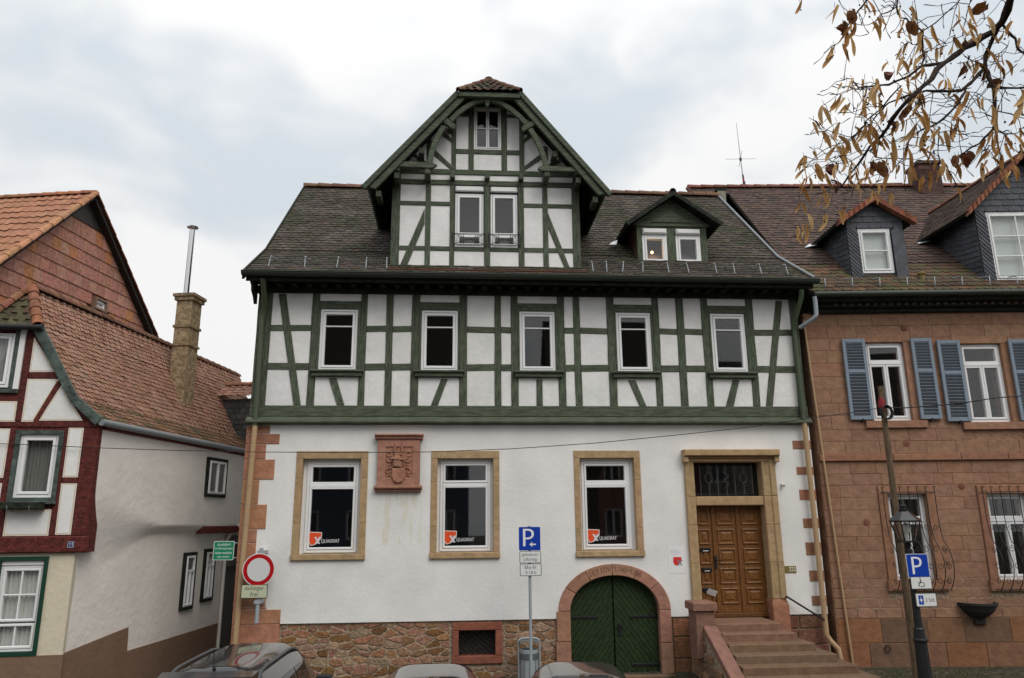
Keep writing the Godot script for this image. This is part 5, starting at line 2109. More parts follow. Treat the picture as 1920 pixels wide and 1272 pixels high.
	g = G.new()
	g.t = inv
	g.tube([la + Vector3(-0.1, -0.07, 0.15), a + Vector3(0.15, -0.07, 0.15)], 0.05, 8)
	part(h, "gutter", g, M.iron)
	g = G.new()
	g.t = inv
	g.tube([c + Vector3(0.06, -0.02, 0.05), c + far + Vector3(0.06, -0.02, 0)], 0.06, 8)
	part(h, "gutter", g, M.zinc)
	# chimney with its flue
	var p := at_z(338, 700, -2.75)
	var top := at_z(340, 556, -2.6).y
	var chim := Transform3D(side.basis, Vector3(p.x, 0, -2.9))
	g = G.new()
	g.t = inv * chim
	g.box(-0.02, 0.42, 4.5, top, -0.31, 0.07)
	var ch := part(h, "chimney", g, M.chimney_plaster)
	for q in [[top, top + 0.09, 0.045], [top + 0.09, top + 0.16, 0.075], [top - 0.66, top - 0.60, 0.03], [top - 1.10, top - 1.05, 0.03]]:
		g = G.new()
		g.t = inv * chim
		g.col = Color(0.85, 0.85, 0.85)
		g.box(-0.02 - q[2], 0.42 + q[2], q[0], q[1], -0.31 - q[2], 0.07 + q[2])
		part(ch, "band", g, M.chimney_plaster)
	var f := at_z(352, 520, -3.0)
	var ftop := at_z(361, 432, -3.0)
	g = G.new()
	g.t = inv
	g.tube([Vector3(f.x, top + 0.1, -3.0), Vector3(f.x, ftop.y, -3.0)], 0.065, 12)
	part(ch, "flue", g, M.steel)
	g = G.new()
	g.t = inv * Transform3D(Basis(), Vector3(f.x, ftop.y + 0.03, -3.0))
	g.lathe([Vector2(0.005, 0.02), Vector2(0.13, 0.03), Vector2(0.135, 0.05), Vector2(0.03, 0.10), Vector2(0.002, 0.105)], 14)
	for k in 3:
		g.tube([Vector3(0.055 * cos(k * 2.1), -0.06, 0.055 * sin(k * 2.1)), Vector3(0.055 * cos(k * 2.1), 0.04, 0.055 * sin(k * 2.1))], 0.008, 4)
	part(ch, "flue_cap", g, M.steel)
	# slate-hung dormer at the far end of the roof
	var n := Vector3(0.98481, 0, 0.17365)
	var up := (b - a).cross(far).normalized()
	var d0 := on_plane(412, 747, a, up)
	var d1 := d0 + n * 1.7
	g = G.new()
	g.t = inv
	g.col = Color(0.06, 0.06, 0.06)
	g.hexa([d0 + Vector3(0, -0.05, 0) + ALLEY * 0.1, d0 + n * 1.2 + Vector3(0, -2.2, 0) + ALLEY * 0.1, d1 + Vector3(0, -2.2, 0) + ALLEY * 0.1, d1 + ALLEY * 0.1], [d0 + Vector3(0, -0.05, 0), d0 + n * 1.2 + Vector3(0, -2.2, 0), d1 + Vector3(0, -2.2, 0), d1])
	var dm := part(h, "slate_dormer", g, M.slate)
	for r in 9:
		for k in 10:
			var x := k * 0.17 + (0.085 if r % 2 else 0.0)
			var y := -0.12 - r * 0.14
			if x < -y * 0.60 - 0.12 or x > 1.6:
				continue
			var q := G.new()
			q.t = inv
			q.col = shade(Vector3(0.075, 0.072, 0.07), 0.3, 0.05)
			var o := d0 + n * x + Vector3(0, y, 0) - ALLEY * 0.008
			q.hexa([o + ALLEY * 0.01 + Vector3(0, -0.15, 0), o + n * 0.16 + ALLEY * 0.01 + Vector3(0, -0.15, 0), o + n * 0.16 + ALLEY * 0.01, o + ALLEY * 0.01], [o - ALLEY * 0.012 + Vector3(0, -0.15, 0), o + n * 0.16 - ALLEY * 0.012 + Vector3(0, -0.15, 0), o + n * 0.16, o])
			part(dm, "slate", q, M.slate)
	var e0 := d0 - ALLEY * 0.14 + Vector3(0, 0.02, 0) - n * 0.06
	roof_patch(dm, inv, e0, e0 + n * 1.7, e0 + ALLEY * 0.5 + Vector3(0, 0.36, 0), e0 + ALLEY * 0.5 + n * 1.7 + Vector3(0, 0.36, 0), 4, 0.2, clay, 40)
	ridge_tiles(hold, e0 + ALLEY * 0.5 + Vector3(0, 0.38, 0), e0 + ALLEY * 0.5 + n * 1.7 + Vector3(0, 0.38, 0), 5, 0.08, Vector3(0.36, 0.16, 0.1))


func curtain(parent: Node, x0: float, x1: float, y0: float, y1: float, z: float, tone: float) -> void:
	var g := G.new()
	g.col = Color(tone, tone, tone)
	var n := 40
	for i in n:
		var a := x0 + (x1 - x0) * i / n
		var b := x0 + (x1 - x0) * (i + 1) / n
		var za := z + 0.02 * sin(i * 1.3)
		var zb := z + 0.02 * sin((i + 1) * 1.3)
		g.quad(Vector3(a, y0, za), Vector3(b, y0, zb), Vector3(b, y1, zb), Vector3(a, y1, za))
	part(parent, "curtain", g, M.curtain)


func roof_patch(roof: Node3D, xf: Transform3D, p00: Vector3, p10: Vector3, p01: Vector3, p11: Vector3, rows: int, wide: float, tone: Callable, singles := 0, pan := true) -> void:
	tiles(roof, xf * p00, xf * p10, xf * p01, xf * p11, rows, wide, tone, pan, singles)


# ---------------------------------------------------------------- the tall house behind, its gable hung with clay tiles
func tile_hung_house() -> void:
	var apex := at_z(165, 364, -5.5)
	var fr := facing(Vector3(apex.x, 0, apex.z), -80.0)
	var h := thing("tile_hung_house", "tall house behind with orange roof and a gable hung with red clay tiles", "house", fr)
	var ya := apex.y
	var fv := on_frame(fr, 0, 478)
	var bv := on_frame(fr, 275, 622)
	var sf := (ya - fv.y) / (0.0 - fv.x)
	var sb := (ya - bv.y) / (bv.x - 0.0)
	var low := 5.0
	var xf := -(ya - low) / sf
	var xb := (ya - low) / sb
	var g := G.new()
	g.col = Color(0.2, 0.09, 0.06)
	g.poly(pts2([xf, low, xb, low, 0.0, ya - 0.12]), -0.3, 0.0)
	g.box(xf + 0.2, xb - 0.2, -1.0, low, -0.3, 0.0)
	part(h, "gable_wall", g, M.brick)
	g = G.new()
	g.col = Color(0.45, 0.42, 0.38)
	g.box(xf + 0.2, xb - 0.2, -1.0, low, -9.0, -0.31)
	part(h, "wall", g, M.far_wall)
	# hung tiles
	var tri := pts2([xf + 0.15, low, xb - 0.15, low, 0.0, ya - 0.16])
	var small := Rect2(1.05, 0, 0, 0)
	var wa := on_frame(fr, 173, 556)
	var wb := on_frame(fr, 193, 588)
	var y := 6.6
	var row := 0
	while y < ya - 0.2:
		var x := xf + (0.16 if row % 2 else 0.0)
		while x < xb:
			var rect := pts2([x + 0.004, y, x + 0.316, y, x + 0.316, y + 0.40, x + 0.004, y + 0.40])
			var mid := Vector2(x + 0.16, y + 0.2)
			if not (mid.x > wa.x - 0.1 and mid.x < wb.x + 0.1 and mid.y < wa.y + 0.1 and mid.y > wb.y - 0.1) and mid.y < ya - 0.85:
				for piece in Geometry2D.intersect_polygons(rect, tri):
					var q := G.new()
					var k := rng.randf()
					q.col = shade(Vector3(0.48, 0.21, 0.10) if k < 0.12 else Vector3(0.43, 0.20, 0.15) if k < 0.75 else Vector3(0.46, 0.235, 0.175), 0.10, 0.04)
					q.t = Transform3D(Basis(Vector3.RIGHT, -0.06), Vector3(0, y * (1 - cos(0.06)), 0.0)) * Transform3D(Basis(), Vector3.ZERO)
					q.t = Transform3D(Basis(), Vector3(0, y, 0.034)) * Transform3D(Basis(Vector3.RIGHT, -0.07), Vector3.ZERO) * Transform3D(Basis(), Vector3(0, -y, 0))
					q.poly(piece, -0.012, 0.012)
					part(h, "wall_tile", q, M.tile)
			x += 0.32
		y += 0.34
		row += 1
	g = G.new()
	g.ring(wa.x, wb.x, wb.y, wa.y, [Vector2(0, -0.02), Vector2(0, 0.12), Vector2(0.06, 0.12), Vector2(0.06, 0.02)])
	part(h, "window_casing", g, M.brown_base)
	window(h, "window", wa.x + 0.06, wb.x - 0.06, wb.y + 0.06, wa.y - 0.06, 0.06, [[0, 0, 1, 1, 1, 1]], 0.04, 0.03)
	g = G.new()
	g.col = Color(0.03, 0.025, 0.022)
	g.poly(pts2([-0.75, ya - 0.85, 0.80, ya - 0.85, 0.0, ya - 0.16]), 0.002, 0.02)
	part(h, "dark_attic_opening", g, M.plain)  # near-black plate painting the darkness inside the attic opening
	# roof: the slope towards the street, seen beside the gable, and the one behind
	var over := 0.22
	var rz := -9.0
	var ridge := Vector3(0, ya, over)
	var fe := Vector3(xf - 0.3, low - 0.3 * sf, over)
	var be := Vector3(xb + 0.3, low - 0.3 * sb, over)
	var back := func(v: Vector3) -> Vector3: return Vector3(v.x, v.y, rz)
	g = G.new()
	slab4(g, back.call(fe), fe, ridge, back.call(ridge), 0.12)
	slab4(g, be, back.call(be), back.call(ridge), ridge, 0.12)
	var roof := part(h, "roof", g, M.deck)
	var orange := func(_u: float, _v: float) -> Color: return shade(Vector3(0.40, 0.195, 0.12), 0.10, 0.04)
	tiles(roof, back.call(fe), fe, back.call(ridge), ridge, 24, 0.24, orange, true, 0, 0.035)
	tiles(roof, be, back.call(be), ridge, back.call(ridge), 24, 0.24, orange, true, 0, 0.035)
	ridge_tiles(roof, back.call(ridge), ridge, 24, 0.11, Vector3(0.40, 0.18, 0.10))
	ridge_tiles(roof, fe + Vector3(0, 0.0, 0.02), ridge + Vector3(0, 0.0, 0.02), 22, 0.09, Vector3(0.50, 0.26, 0.15), "verge_tile")
	ridge_tiles(roof, be + Vector3(0, 0.0, 0.02), ridge + Vector3(0, 0.0, 0.02), 24, 0.07, Vector3(0.36, 0.16, 0.10), "verge_tile")


# ---------------------------------------------------------------- what closes the alley
func alley_house() -> void:
	var h := thing("alley_house", "dark house end with a doorway and window closing the narrow alley", "house", Transform3D(Basis(), Vector3(-4.6, 0, -6.4)))
	var g := G.new()
	pierced(g, -1.6, 0.75, -0.7, 4.4, -0.3, 0.0, [Rect2(-0.72, -0.5, 0.85, 2.1), Rect2(-0.45, 1.95, 0.6, 0.75)])
	part(h, "wall", g, M.grey_plaster)
	g = G.new()
	g.box(-0.75, 0.15, -0.5, 1.62, -0.2, -0.12)
	part(h, "door", g, M.dark_timber)
	window(h, "window", -0.43, 0.13, 1.97, 2.68, -0.05, [[0, 0, 0.5, 1, 1, 1], [0.5, 0, 1, 1, 1, 1]], 0.04, 0.04)
	g = G.new()
	g.box(-1.6, 0.75, -0.7, 4.4, -1.2, -1.1)
	part(h, "inner_wall", g, M.room)
	for k in 3:
		g = G.new()
		g.col = shade(Vector3(0.26, 0.14, 0.10), 0.1)
		g.box(-1.2 + 0.012 * k, 0.55 - 0.012 * k, -0.75, -0.32 - 0.14 * k, 0.002, 0.45 + 0.35 * k)
		part(h, "step", g, M.stone)


# ---------------------------------------------------------------- the sandstone neighbour
func brown_tile(_u: float, _v: float) -> Color:
	var k := rng.randf()
	return shade(Vector3(0.108, 0.077, 0.066) if k < 0.6 else Vector3(0.132, 0.088, 0.071) if k < 0.85 else Vector3(0.084, 0.063, 0.056), 0.12, 0.05)


func mossy_tile(_u: float, _v: float) -> Color:
	var k := rng.randf()
	return shade(Vector3(0.155, 0.095, 0.06) if k < 0.35 else Vector3(0.118, 0.086, 0.058) if k < 0.75 else Vector3(0.115, 0.105, 0.055), 0.16, 0.06)


func sandstone_house() -> void:
	var fr := facing(Vector3(7.2, 0, 0), 5.0)
	var inv := fr.affine_inverse()
	var h := thing("sandstone_house", "brown sandstone house with blue-grey shutters, barred windows and slate dormers", "house", fr)
	var uw := [Rect2(1.18, 4.61, 0.77, 1.61), Rect2(3.11, 4.56, 0.82, 1.61), Rect2(5.1, 4.56, 0.82, 1.61)]
	var lw := [Rect2(1.23, 1.54, 0.76, 1.62), Rect2(3.16, 1.53, 0.80, 1.62), Rect2(5.2, 1.53, 0.80, 1.62)]
	var g := G.new()
	pierced(g, -0.02, 7.6, -0.8, 6.86, -0.45, -0.012, uw + lw)
	var wall := part(h, "wall", g, M.joint)
	g = G.new()
	g.box(7.3, 7.6, -0.8, 6.86, -8.0, -0.46)
	g.box(0.0, 7.6, -0.8, 6.86, -8.3, -8.0)
	g.box(0.0, 0.3, -0.8, 6.86, -8.0, -0.46)
	g.box(0.31, 7.29, 3.6, 3.8, -8.0, -0.46)
	g.box(0.31, 7.29, 0.4, 0.5, -8.0, -0.46)
	g.box(0.31, 7.29, 6.8, 6.86, -8.0, -0.46)
	g.box(0.31, 7.29, 0.5, 6.8, -3.1, -3.0)
	part(h, "inner_wall", g, M.room)
	# ashlar in courses, each block a part
	var keep := []
	for r: Rect2 in uw:
		keep.append(Rect2(r.position.x - 0.17, r.position.y - 0.16, r.size.x + 0.34, r.size.y + 0.32))
	for r: Rect2 in lw:
		keep.append(Rect2(r.position.x - 0.175, r.position.y - 0.20, r.size.x + 0.35, r.size.y + 0.365))
	var tone := func(_x: float, _y: float) -> Color:
		var k := rng.randf()
		var c := Vector3(0.335, 0.192, 0.128)
		if k < 0.12:
			c = Vector3(0.355, 0.206, 0.14)
		elif k < 0.30:
			c = Vector3(0.32, 0.180, 0.119)
		elif k < 0.38:
			c = Vector3(0.34, 0.203, 0.128)
		return shade(c, 0.05, 0.025)
	var plinth_tone := func(_x: float, _y: float) -> Color:      # the big base blocks are of another, more orange stone
		var k := rng.randf()
		return shade(Vector3(0.245, 0.13, 0.08) if k < 0.55 else Vector3(0.285, 0.135, 0.072) if k < 0.85 else Vector3(0.185, 0.115, 0.078), 0.05, 0.025)
	courses(wall, "block", -0.01, 6.6, [-0.45, -0.02, 0.42, 0.86], keep, -0.05, 0.0, [0.55, 0.95], 0.012, 0.006, plinth_tone, M.stone)
	courses(wall, "block", -0.01, 6.6, [0.86, 1.04, 1.22, 1.40, 1.58], keep, -0.05, 0.0, [0.28, 0.62], 0.014, 0.005, tone, M.stone)
	courses(wall, "block", -0.01, 6.6, [1.58, 1.87, 2.10, 2.36, 2.58, 2.86, 3.10, 3.34, 3.56, 3.80], keep, -0.05, 0.0, [0.30, 0.72], 0.005, 0.003, tone, M.stone)
	courses(wall, "block", -0.01, 6.6, [3.94, 4.20, 4.44, 4.72, 4.97, 5.26, 5.52, 5.80, 6.06, 6.32, 6.58, 6.84], keep, -0.05, 0.0, [0.30, 0.72], 0.005, 0.003, tone, M.stone)
	g = G.new()
	pierced(g, 0.25, 6.6, 1.0, 1.58, -0.02, -0.007, keep)
	part(wall, "pointing", g, M.mortar)
	var x := -0.01
	while x < 6.6:
		var w := rng.randf_range(0.8, 1.5)
		g = G.new()
		g.col = shade(Vector3(0.33, 0.17, 0.11), 0.1, 0.05)
		g.cbox(x, x + w - 0.006, 3.805, 3.935, -0.05, 0.055, 0.012)
		part(wall, "string_course", g, M.stone)
		x += w
	# upper windows
	for r: Rect2 in uw:
		var a := r.position
		var b := r.end
		for q in [[a.x - 0.165, b.x + 0.165, b.y + 0.005, b.y + 0.155, 0.006, "window_lintel"], [a.x - 0.20, b.x + 0.25, a.y - 0.155, a.y - 0.008, 0.06, "window_sill"], [a.x - 0.165, a.x - 0.004, a.y, b.y, 0.004, "window_jamb"], [b.x + 0.004, b.x + 0.165, a.y, b.y, 0.004, "window_jamb"]]:
			g = G.new()
			g.col = shade(Vector3(0.37, 0.205, 0.13), 0.08, 0.04)
			g.cbox(q[0], q[1], q[2], q[3], -0.3, q[4], 0.006)
			part(h, q[5], g, M.stone)
		var win := window(h, "window", a.x, b.x, a.y, b.y, -0.07, [[0, 0, 0.5, 0.735, 1, 1], [0.5, 0, 1, 0.735, 1, 1], [0, 0.765, 1, 1, 1, 1]], 0.05, 0.05)
		g = G.new()
		var ym := a.y + 0.05 + (r.size.y - 0.10) * 0.75
		g.cbox(a.x + 0.05, b.x - 0.05, ym - 0.03, ym + 0.03, -0.14, -0.05, 0.008)
		part(win, "transom", g, M.white_frame)
		for s in [[a.x - 0.50, a.x - 0.035], [b.x + 0.13, b.x + 0.555]]:
			shutter(h, s[0], s[1], a.y + 0.01, b.y + 0.07)
	# lower windows with bellied grilles
	for r: Rect2 in lw:
		var a := r.position
		var b := r.end
		for q in [[a.x - 0.17, b.x + 0.17, b.y + 0.003, b.y + 0.16, 0.03, "window_lintel"], [a.x - 0.20, b.x + 0.20, a.y - 0.19, a.y - 0.003, 0.06, "window_sill"], [a.x - 0.17, a.x - 0.002, a.y, b.y, 0.028, "window_jamb"], [b.x + 0.002, b.x + 0.17, a.y, b.y, 0.028, "window_jamb"]]:
			g = G.new()
			g.col = shade(Vector3(0.345, 0.185, 0.115), 0.08, 0.04)
			g.cbox(q[0], q[1], q[2], q[3], -0.3, q[4], 0.006)
			part(h, q[5], g, M.stone)
		var win := window(h, "window", a.x, b.x, a.y, b.y, -0.10, [[0, 0, 0.5, 0.68, 1, 1], [0.5, 0, 1, 0.68, 1, 1], [0, 0.72, 1, 1, 1, 1]], 0.05, 0.05)
		g = G.new()
		var ym := a.y + 0.05 + (r.size.y - 0.10) * 0.70
		g.cbox(a.x + 0.05, b.x - 0.05, ym - 0.03, ym + 0.03, -0.17, -0.08, 0.008)
		part(win, "transom", g, M.white_frame)
		grille(h, a.x - 0.12, b.x + 0.12, a.y - 0.17, b.y + 0.11)
	# iron ring, boss stones
	g = G.new()
	var ring_line := []
	for k in 13:
		ring_line.append(Vector3(0.88 + 0.05 * cos(TAU * k / 12.0), 0.33 + 0.06 * sin(TAU * k / 12.0), 0.03))
	g.tube(ring_line, 0.011, 5)
	part(h, "iron_ring", g, M.iron)
	for q in [[0.78, 2.62], [2.72, 3.30], [1.75, 4.15], [2.02, 6.53]]:
		g = G.new()
		g.col = Color(0.22, 0.10, 0.07)
		g.t = Transform3D(Basis(Vector3.RIGHT, PI / 2), Vector3(q[0], q[1], -0.01))
		g.lathe([Vector2(0.07, 0.0), Vector2(0.065, 0.016), Vector2(0.03, 0.022), Vector2(0.002, 0.022)], 10)
		part(h, "anchor_boss", g, M.stone)
	# stone basin on the wall
	var basin := thing("wall_basin", "dark half-round stone basin fixed low on the brown sandstone wall", "basin", fr * Transform3D(Basis(), Vector3(2.66, 1.0, 0.0)))
	g = G.new()
	g.col = Color(0.045, 0.044, 0.045)
	g.lathe([Vector2(0.06, -0.16), Vector2(0.16, -0.12), Vector2(0.28, -0.02), Vector2(0.345, 0.09), Vector2(0.36, 0.10), Vector2(0.36, 0.14), Vector2(0.32, 0.14), Vector2(0.30, 0.09), Vector2(0.02, 0.04)], 18, PI, TAU)
	part(basin, "bowl", g, M.stone)
	g = G.new()
	g.col = Color(0.05, 0.045, 0.042)
	g.cbox(-0.10, 0.10, -0.26, -0.10, -0.02, 0.07, 0.02)
	part(basin, "bracket", g, M.stone)
	# cornice with dentils, gutter
	for q in [[6.84, 6.93, 0.10], [6.93, 7.02, 0.20], [7.02, 7.14, 0.36]]:
		g = G.new()
		g.cbox(0.12, 7.6, q[0], q[1] - 0.002, -0.2, q[2], 0.02)
		part(h, "cornice", g, M.dark_timber)
	for k in 30:
		g = G.new()
		g.col = Color(0.9, 0.9, 0.9)
		g.cbox(0.55 + k * 0.16, 0.61 + k * 0.16, 6.955, 7.0, 0.19, 0.235, 0.005)
		part(h, "dentil", g, M.old_wood)
	g = G.new()
	g.tube([Vector3(0.05, 7.14, 0.46), Vector3(7.6, 7.14, 0.46)], 0.062, 8)
	part(h, "gutter", g, M.gutter)
	g = G.new()
	g.t = inv
	g.tube([at_z(1527, 556, 0.5), at_z(1529, 566, 0.48), at_z(1531, 590, 0.46), at_z(1527, 597, 0.44), at_z(1500, 615, 0.18)], 0.045, 8)
	part(h, "downpipe_elbow", g, M.galvanised)
	g = G.new()
	g.t = inv
	g.tube([at_z(1507, 600, 0.04), at_z(1600, 1248, 0.06)], 0.022, 8)
	part(h, "thin_pipe", g, M.tan_pipe)
	slate_roof(h)


func shutter(h: Node3D, x0: float, x1: float, y0: float, y1: float) -> void:
	var g := G.new()
	g.t = Transform3D(Basis(Vector3.UP, 0.0), Vector3(0, 0, 0.035))
	var t := 0.065
	g.cbox(x0, x0 + t, y0, y1, 0, 0.04, 0.005)
	g.cbox(x1 - t, x1, y0, y1, 0, 0.04, 0.005)
	var ym := y0 + (y1 - y0) * 0.595
	for q in [[y0, y0 + 0.08], [ym - 0.035, ym + 0.035], [y1 - 0.08, y1]]:
		g.cbox(x0 + t, x1 - t, q[0], q[1], 0.002, 0.038, 0.005)
	var s := part(h, "shutter", g, M.shutter)
	for q in [[y0 + 0.085, ym - 0.04, 13], [ym + 0.04, y1 - 0.085, 9]]:
		var d: float = (q[1] - q[0]) / q[2]
		for k in q[2]:
			var y: float = q[0] + d * (k + 0.5)
			var b := G.new()
			b.t = Transform3D(Basis(Vector3.RIGHT, 0.75), Vector3(0, y, 0.055))
			b.cbox(x0 + t - 0.004, x1 - t + 0.004, -d * 0.52, d * 0.52, -0.004, 0.004, 0.002)
			part(s, "slat", b, M.shutter)
	g = G.new()
	g.box((x0 + x1) / 2 - 0.012, (x0 + x1) / 2 + 0.012, y0 - 0.05, y0 + 0.02, 0.02, 0.09)
	part(s, "stay", g, M.iron)


func grille(h: Node3D, x0: float, x1: float, y0: float, y1: float) -> void:
	var g := G.new()
	var belly := func(t: float) -> Vector2:                 # (y, z) along a bar from the top
		var y := lerpf(y1, y0, t)
		var z := 0.11 + 0.10 * smoothstep(0.3, 0.62, t) + 0.22 * sin(PI * clampf((t - 0.52) / 0.48, 0, 1)) ** 0.8
		return Vector2(y, z)
	for y in [y1 - 0.02]:
		g.tube([Vector3(x0, y - 0.06, 0.0), Vector3(x0, y - 0.06, 0.11), Vector3(x1, y - 0.06, 0.11), Vector3(x1, y - 0.06, 0.0)], 0.008, 5)
	g.tube([Vector3(x0, y0 + 0.01, 0.0), Vector3(x0, y0 + 0.01, 0.14), Vector3(x1, y0 + 0.01, 0.14), Vector3(x1, y0 + 0.01, 0.0)], 0.009, 5)
	var o := part(h, "window_grille", g, M.iron)
	for k in 7:
		var x := lerpf(x0, x1, k / 6.0)
		var line := [Vector3(x + 0.015, y1 + 0.0, 0.15), Vector3(x - 0.005, y1 + 0.035, 0.14), Vector3(x - 0.02, y1 + 0.02, 0.12), Vector3(x - 0.005, y1 - 0.015, 0.11)]
		for i in 15:
			var p: Vector2 = belly.call(0.03 + 0.97 * i / 14.0)
			line.append(Vector3(x, p.x, p.y))
		var b := G.new()
		b.tube(line, 0.0085, 5)
		part(o, "bar", b, M.iron)
	for k in 6:
		for r in 4:
			var x := lerpf(x0, x1, (k + 0.5) / 6.0)
			var p: Vector2 = belly.call([0.40, 0.60, 0.76, 0.90][r])
			var line := []
			for i in 15:
				var w := TAU * i / 14.0 * 1.25 + r
				var rad := 0.062 - 0.042 * i / 14.0
				line.append(Vector3(x + cos(w) * rad * (1 if k % 2 else -1), p.x + sin(w) * rad, p.y + 0.004))
			var b := G.new()
			b.tube(line, 0.0055, 4)
			part(o, "scroll", b, M.iron)
	for s in [x0, x1]:
		for r in 3:
			var p: Vector2 = belly.call([0.62, 0.76, 0.90][r])
			var line := []
			for i in 13:
				var w := TAU * i / 12.0 * 1.2 + r * 1.5
				var rad := 0.07 - 0.045 * i / 12.0
				line.append(Vector3(s, p.x + sin(w) * rad, p.y * 0.55 + cos(w) * rad))
			var b := G.new()
			b.tube(line, 0.0055, 4)
			part(o, "scroll", b, M.iron)


func slate_roof(h: Node3D) -> void:
	var e0 := Vector3(-0.02, 7.20, 0.42)
	var e1 := Vector3(7.8, 7.20, 0.42)
	var k0 := Vector3(-0.05, 8.13, -0.60)
	var k1 := Vector3(7.8, 8.13, -0.60)
	var r0 := Vector3(-0.12, 11.80, -4.5)
	var ra := Vector3(-1.15, 11.80, -4.5)
	var s0 := Vector3(-1.10, 11.45, -4.12)
	var s1 := Vector3(-0.10, 11.45, -4.12)
	var r1 := Vector3(7.8, 11.72, -4.5)
	var g := G.new()
	slab4(g, e0, e1, k1, k0, 0.07)
	slab4(g, k0, k1, r1, r0, 0.07)
	slab4(g, s0, s1, r0, ra, 0.07)
	slab4(g, Vector3(7.8, 7.2, -9.4), Vector3(-1.1, 7.2, -9.4), ra, r1, 0.07)
	var roof := part(h, "roof", g, M.deck)
	tiles(roof, e0, e1, k0, k1, 8, 0.17, mossy_tile, false, 300)
	tiles(roof, k0, k1, r0, r1, 34, 0.17, brown_tile)
	tiles(roof, s0, s1, ra, r0, 4, 0.17, brown_tile)
	ridge_tiles(roof, ra + Vector3(0, 0.02, 0), r1 + Vector3(0, 0.02, 0), 24, 0.10, Vector3(0.24, 0.105, 0.075))
	ridge_tiles(roof, s0, ra, 3, 0.07, Vector3(0.16, 0.08, 0.06), "verge_tile")
	# snow guards
	for k in 9:
		var x := 0.35 + k * 0.56
		g = G.new()
		g.tube([Vector3(x, 7.33, 0.34), Vector3(x, 7.50, 0.36), Vector3(x, 7.58, 0.05)], 0.012, 5)
		part(roof, "snow_guard_bracket", g, M.galvanised)
	g = G.new()
	for k in 4:
		g.tube([Vector3(0.1, 7.36 + 0.05 * k, 0.355), Vector3(5.4, 7.36 + 0.05 * k, 0.355)], 0.004, 4)
	for k in 70:
		g.tube([Vector3(0.1 + k * 0.075, 7.36, 0.355), Vector3(0.1 + k * 0.075, 7.51, 0.355)], 0.003, 4)
	part(roof, "snow_guard_mesh", g, M.bar_iron)
	# yellow vent pipe
	g = G.new()
	g.col = Color(0.30, 0.22, 0.08)
	g.t.origin = Vector3(2.53, 7.5, 0.02)
	g.lathe([Vector2(0.05, 0.0), Vector2(0.05, 0.16), Vector2(0.08, 0.17), Vector2(0.085, 0.20), Vector2(0.06, 0.22), Vector2(0.002, 0.22)], 12)
	part(roof, "vent_pipe", g, M.stone)
	# painted vent on the party wall
	var v := h.global_transform.affine_inverse() * at_z(1352, 372, -4.2)
	g = G.new()
	g.col = Color(0.30, 0.31, 0.25)
	g.box(v.x - 0.11, v.x + 0.11, v.y - 0.5, v.y + 0.20, v.z - 0.11, v.z + 0.11)
	var pv := part(roof, "vent_stack", g, M.stone)
	g = G.new()
	g.col = Color(0.03, 0.03, 0.03)
	g.box(v.x - 0.14, v.x + 0.14, v.y + 0.202, v.y + 0.25, v.z - 0.14, v.z + 0.14)
	part(pv, "stack_cap", g, M.stone)
	# brick chimneys at the ridge
	for q in [[5.42, 12.22, 0.30, -4.3], [4.75, 11.98, 0.30, -5.2]]:
		g = G.new()
		g.col = Color(0.10, 0.065, 0.055)
		g.box(q[0] - q[2], q[0] + q[2], 11.2, q[1], q[3] - 0.3, q[3] + 0.3)
		var c := part(roof, "chimney", g, M.brick)
		for r in range(5):
			for k in 4:
				var b := G.new()
				b.col = shade(Vector3(0.115, 0.065, 0.055), 0.25, 0.08)
				var bw: float = q[2] * 2 / 4.0
				b.cbox(q[0] - q[2] + bw * k + 0.006, q[0] - q[2] + bw * (k + 1) - 0.006, 11.78 + r * 0.13, 11.90 + r * 0.13, q[3] + 0.29, q[3] + 0.312, 0.004)
				if 11.90 + r * 0.13 < q[1]:
					part(c, "brick", b, M.brick)
		g = G.new()
		g.col = Color(0.11, 0.085, 0.075)
		g.box(q[0] - q[2] - 0.05, q[0] + q[2] + 0.05, q[1], q[1] + 0.08, q[3] - 0.35, q[3] + 0.35)
		part(c, "chimney_cap", g, M.brick)
	roof_dormer(h, 1.36, 2.05, 7.76, 8.77, -0.10, 1.13, 2.33, 8.96, 1.73, 9.36, -2.3, false)
	roof_dormer(h, 4.0, 5.25, 7.48, 9.02, 0.12, 3.78, 5.9, 9.12, 4.9, 10.20, -3.4, true)


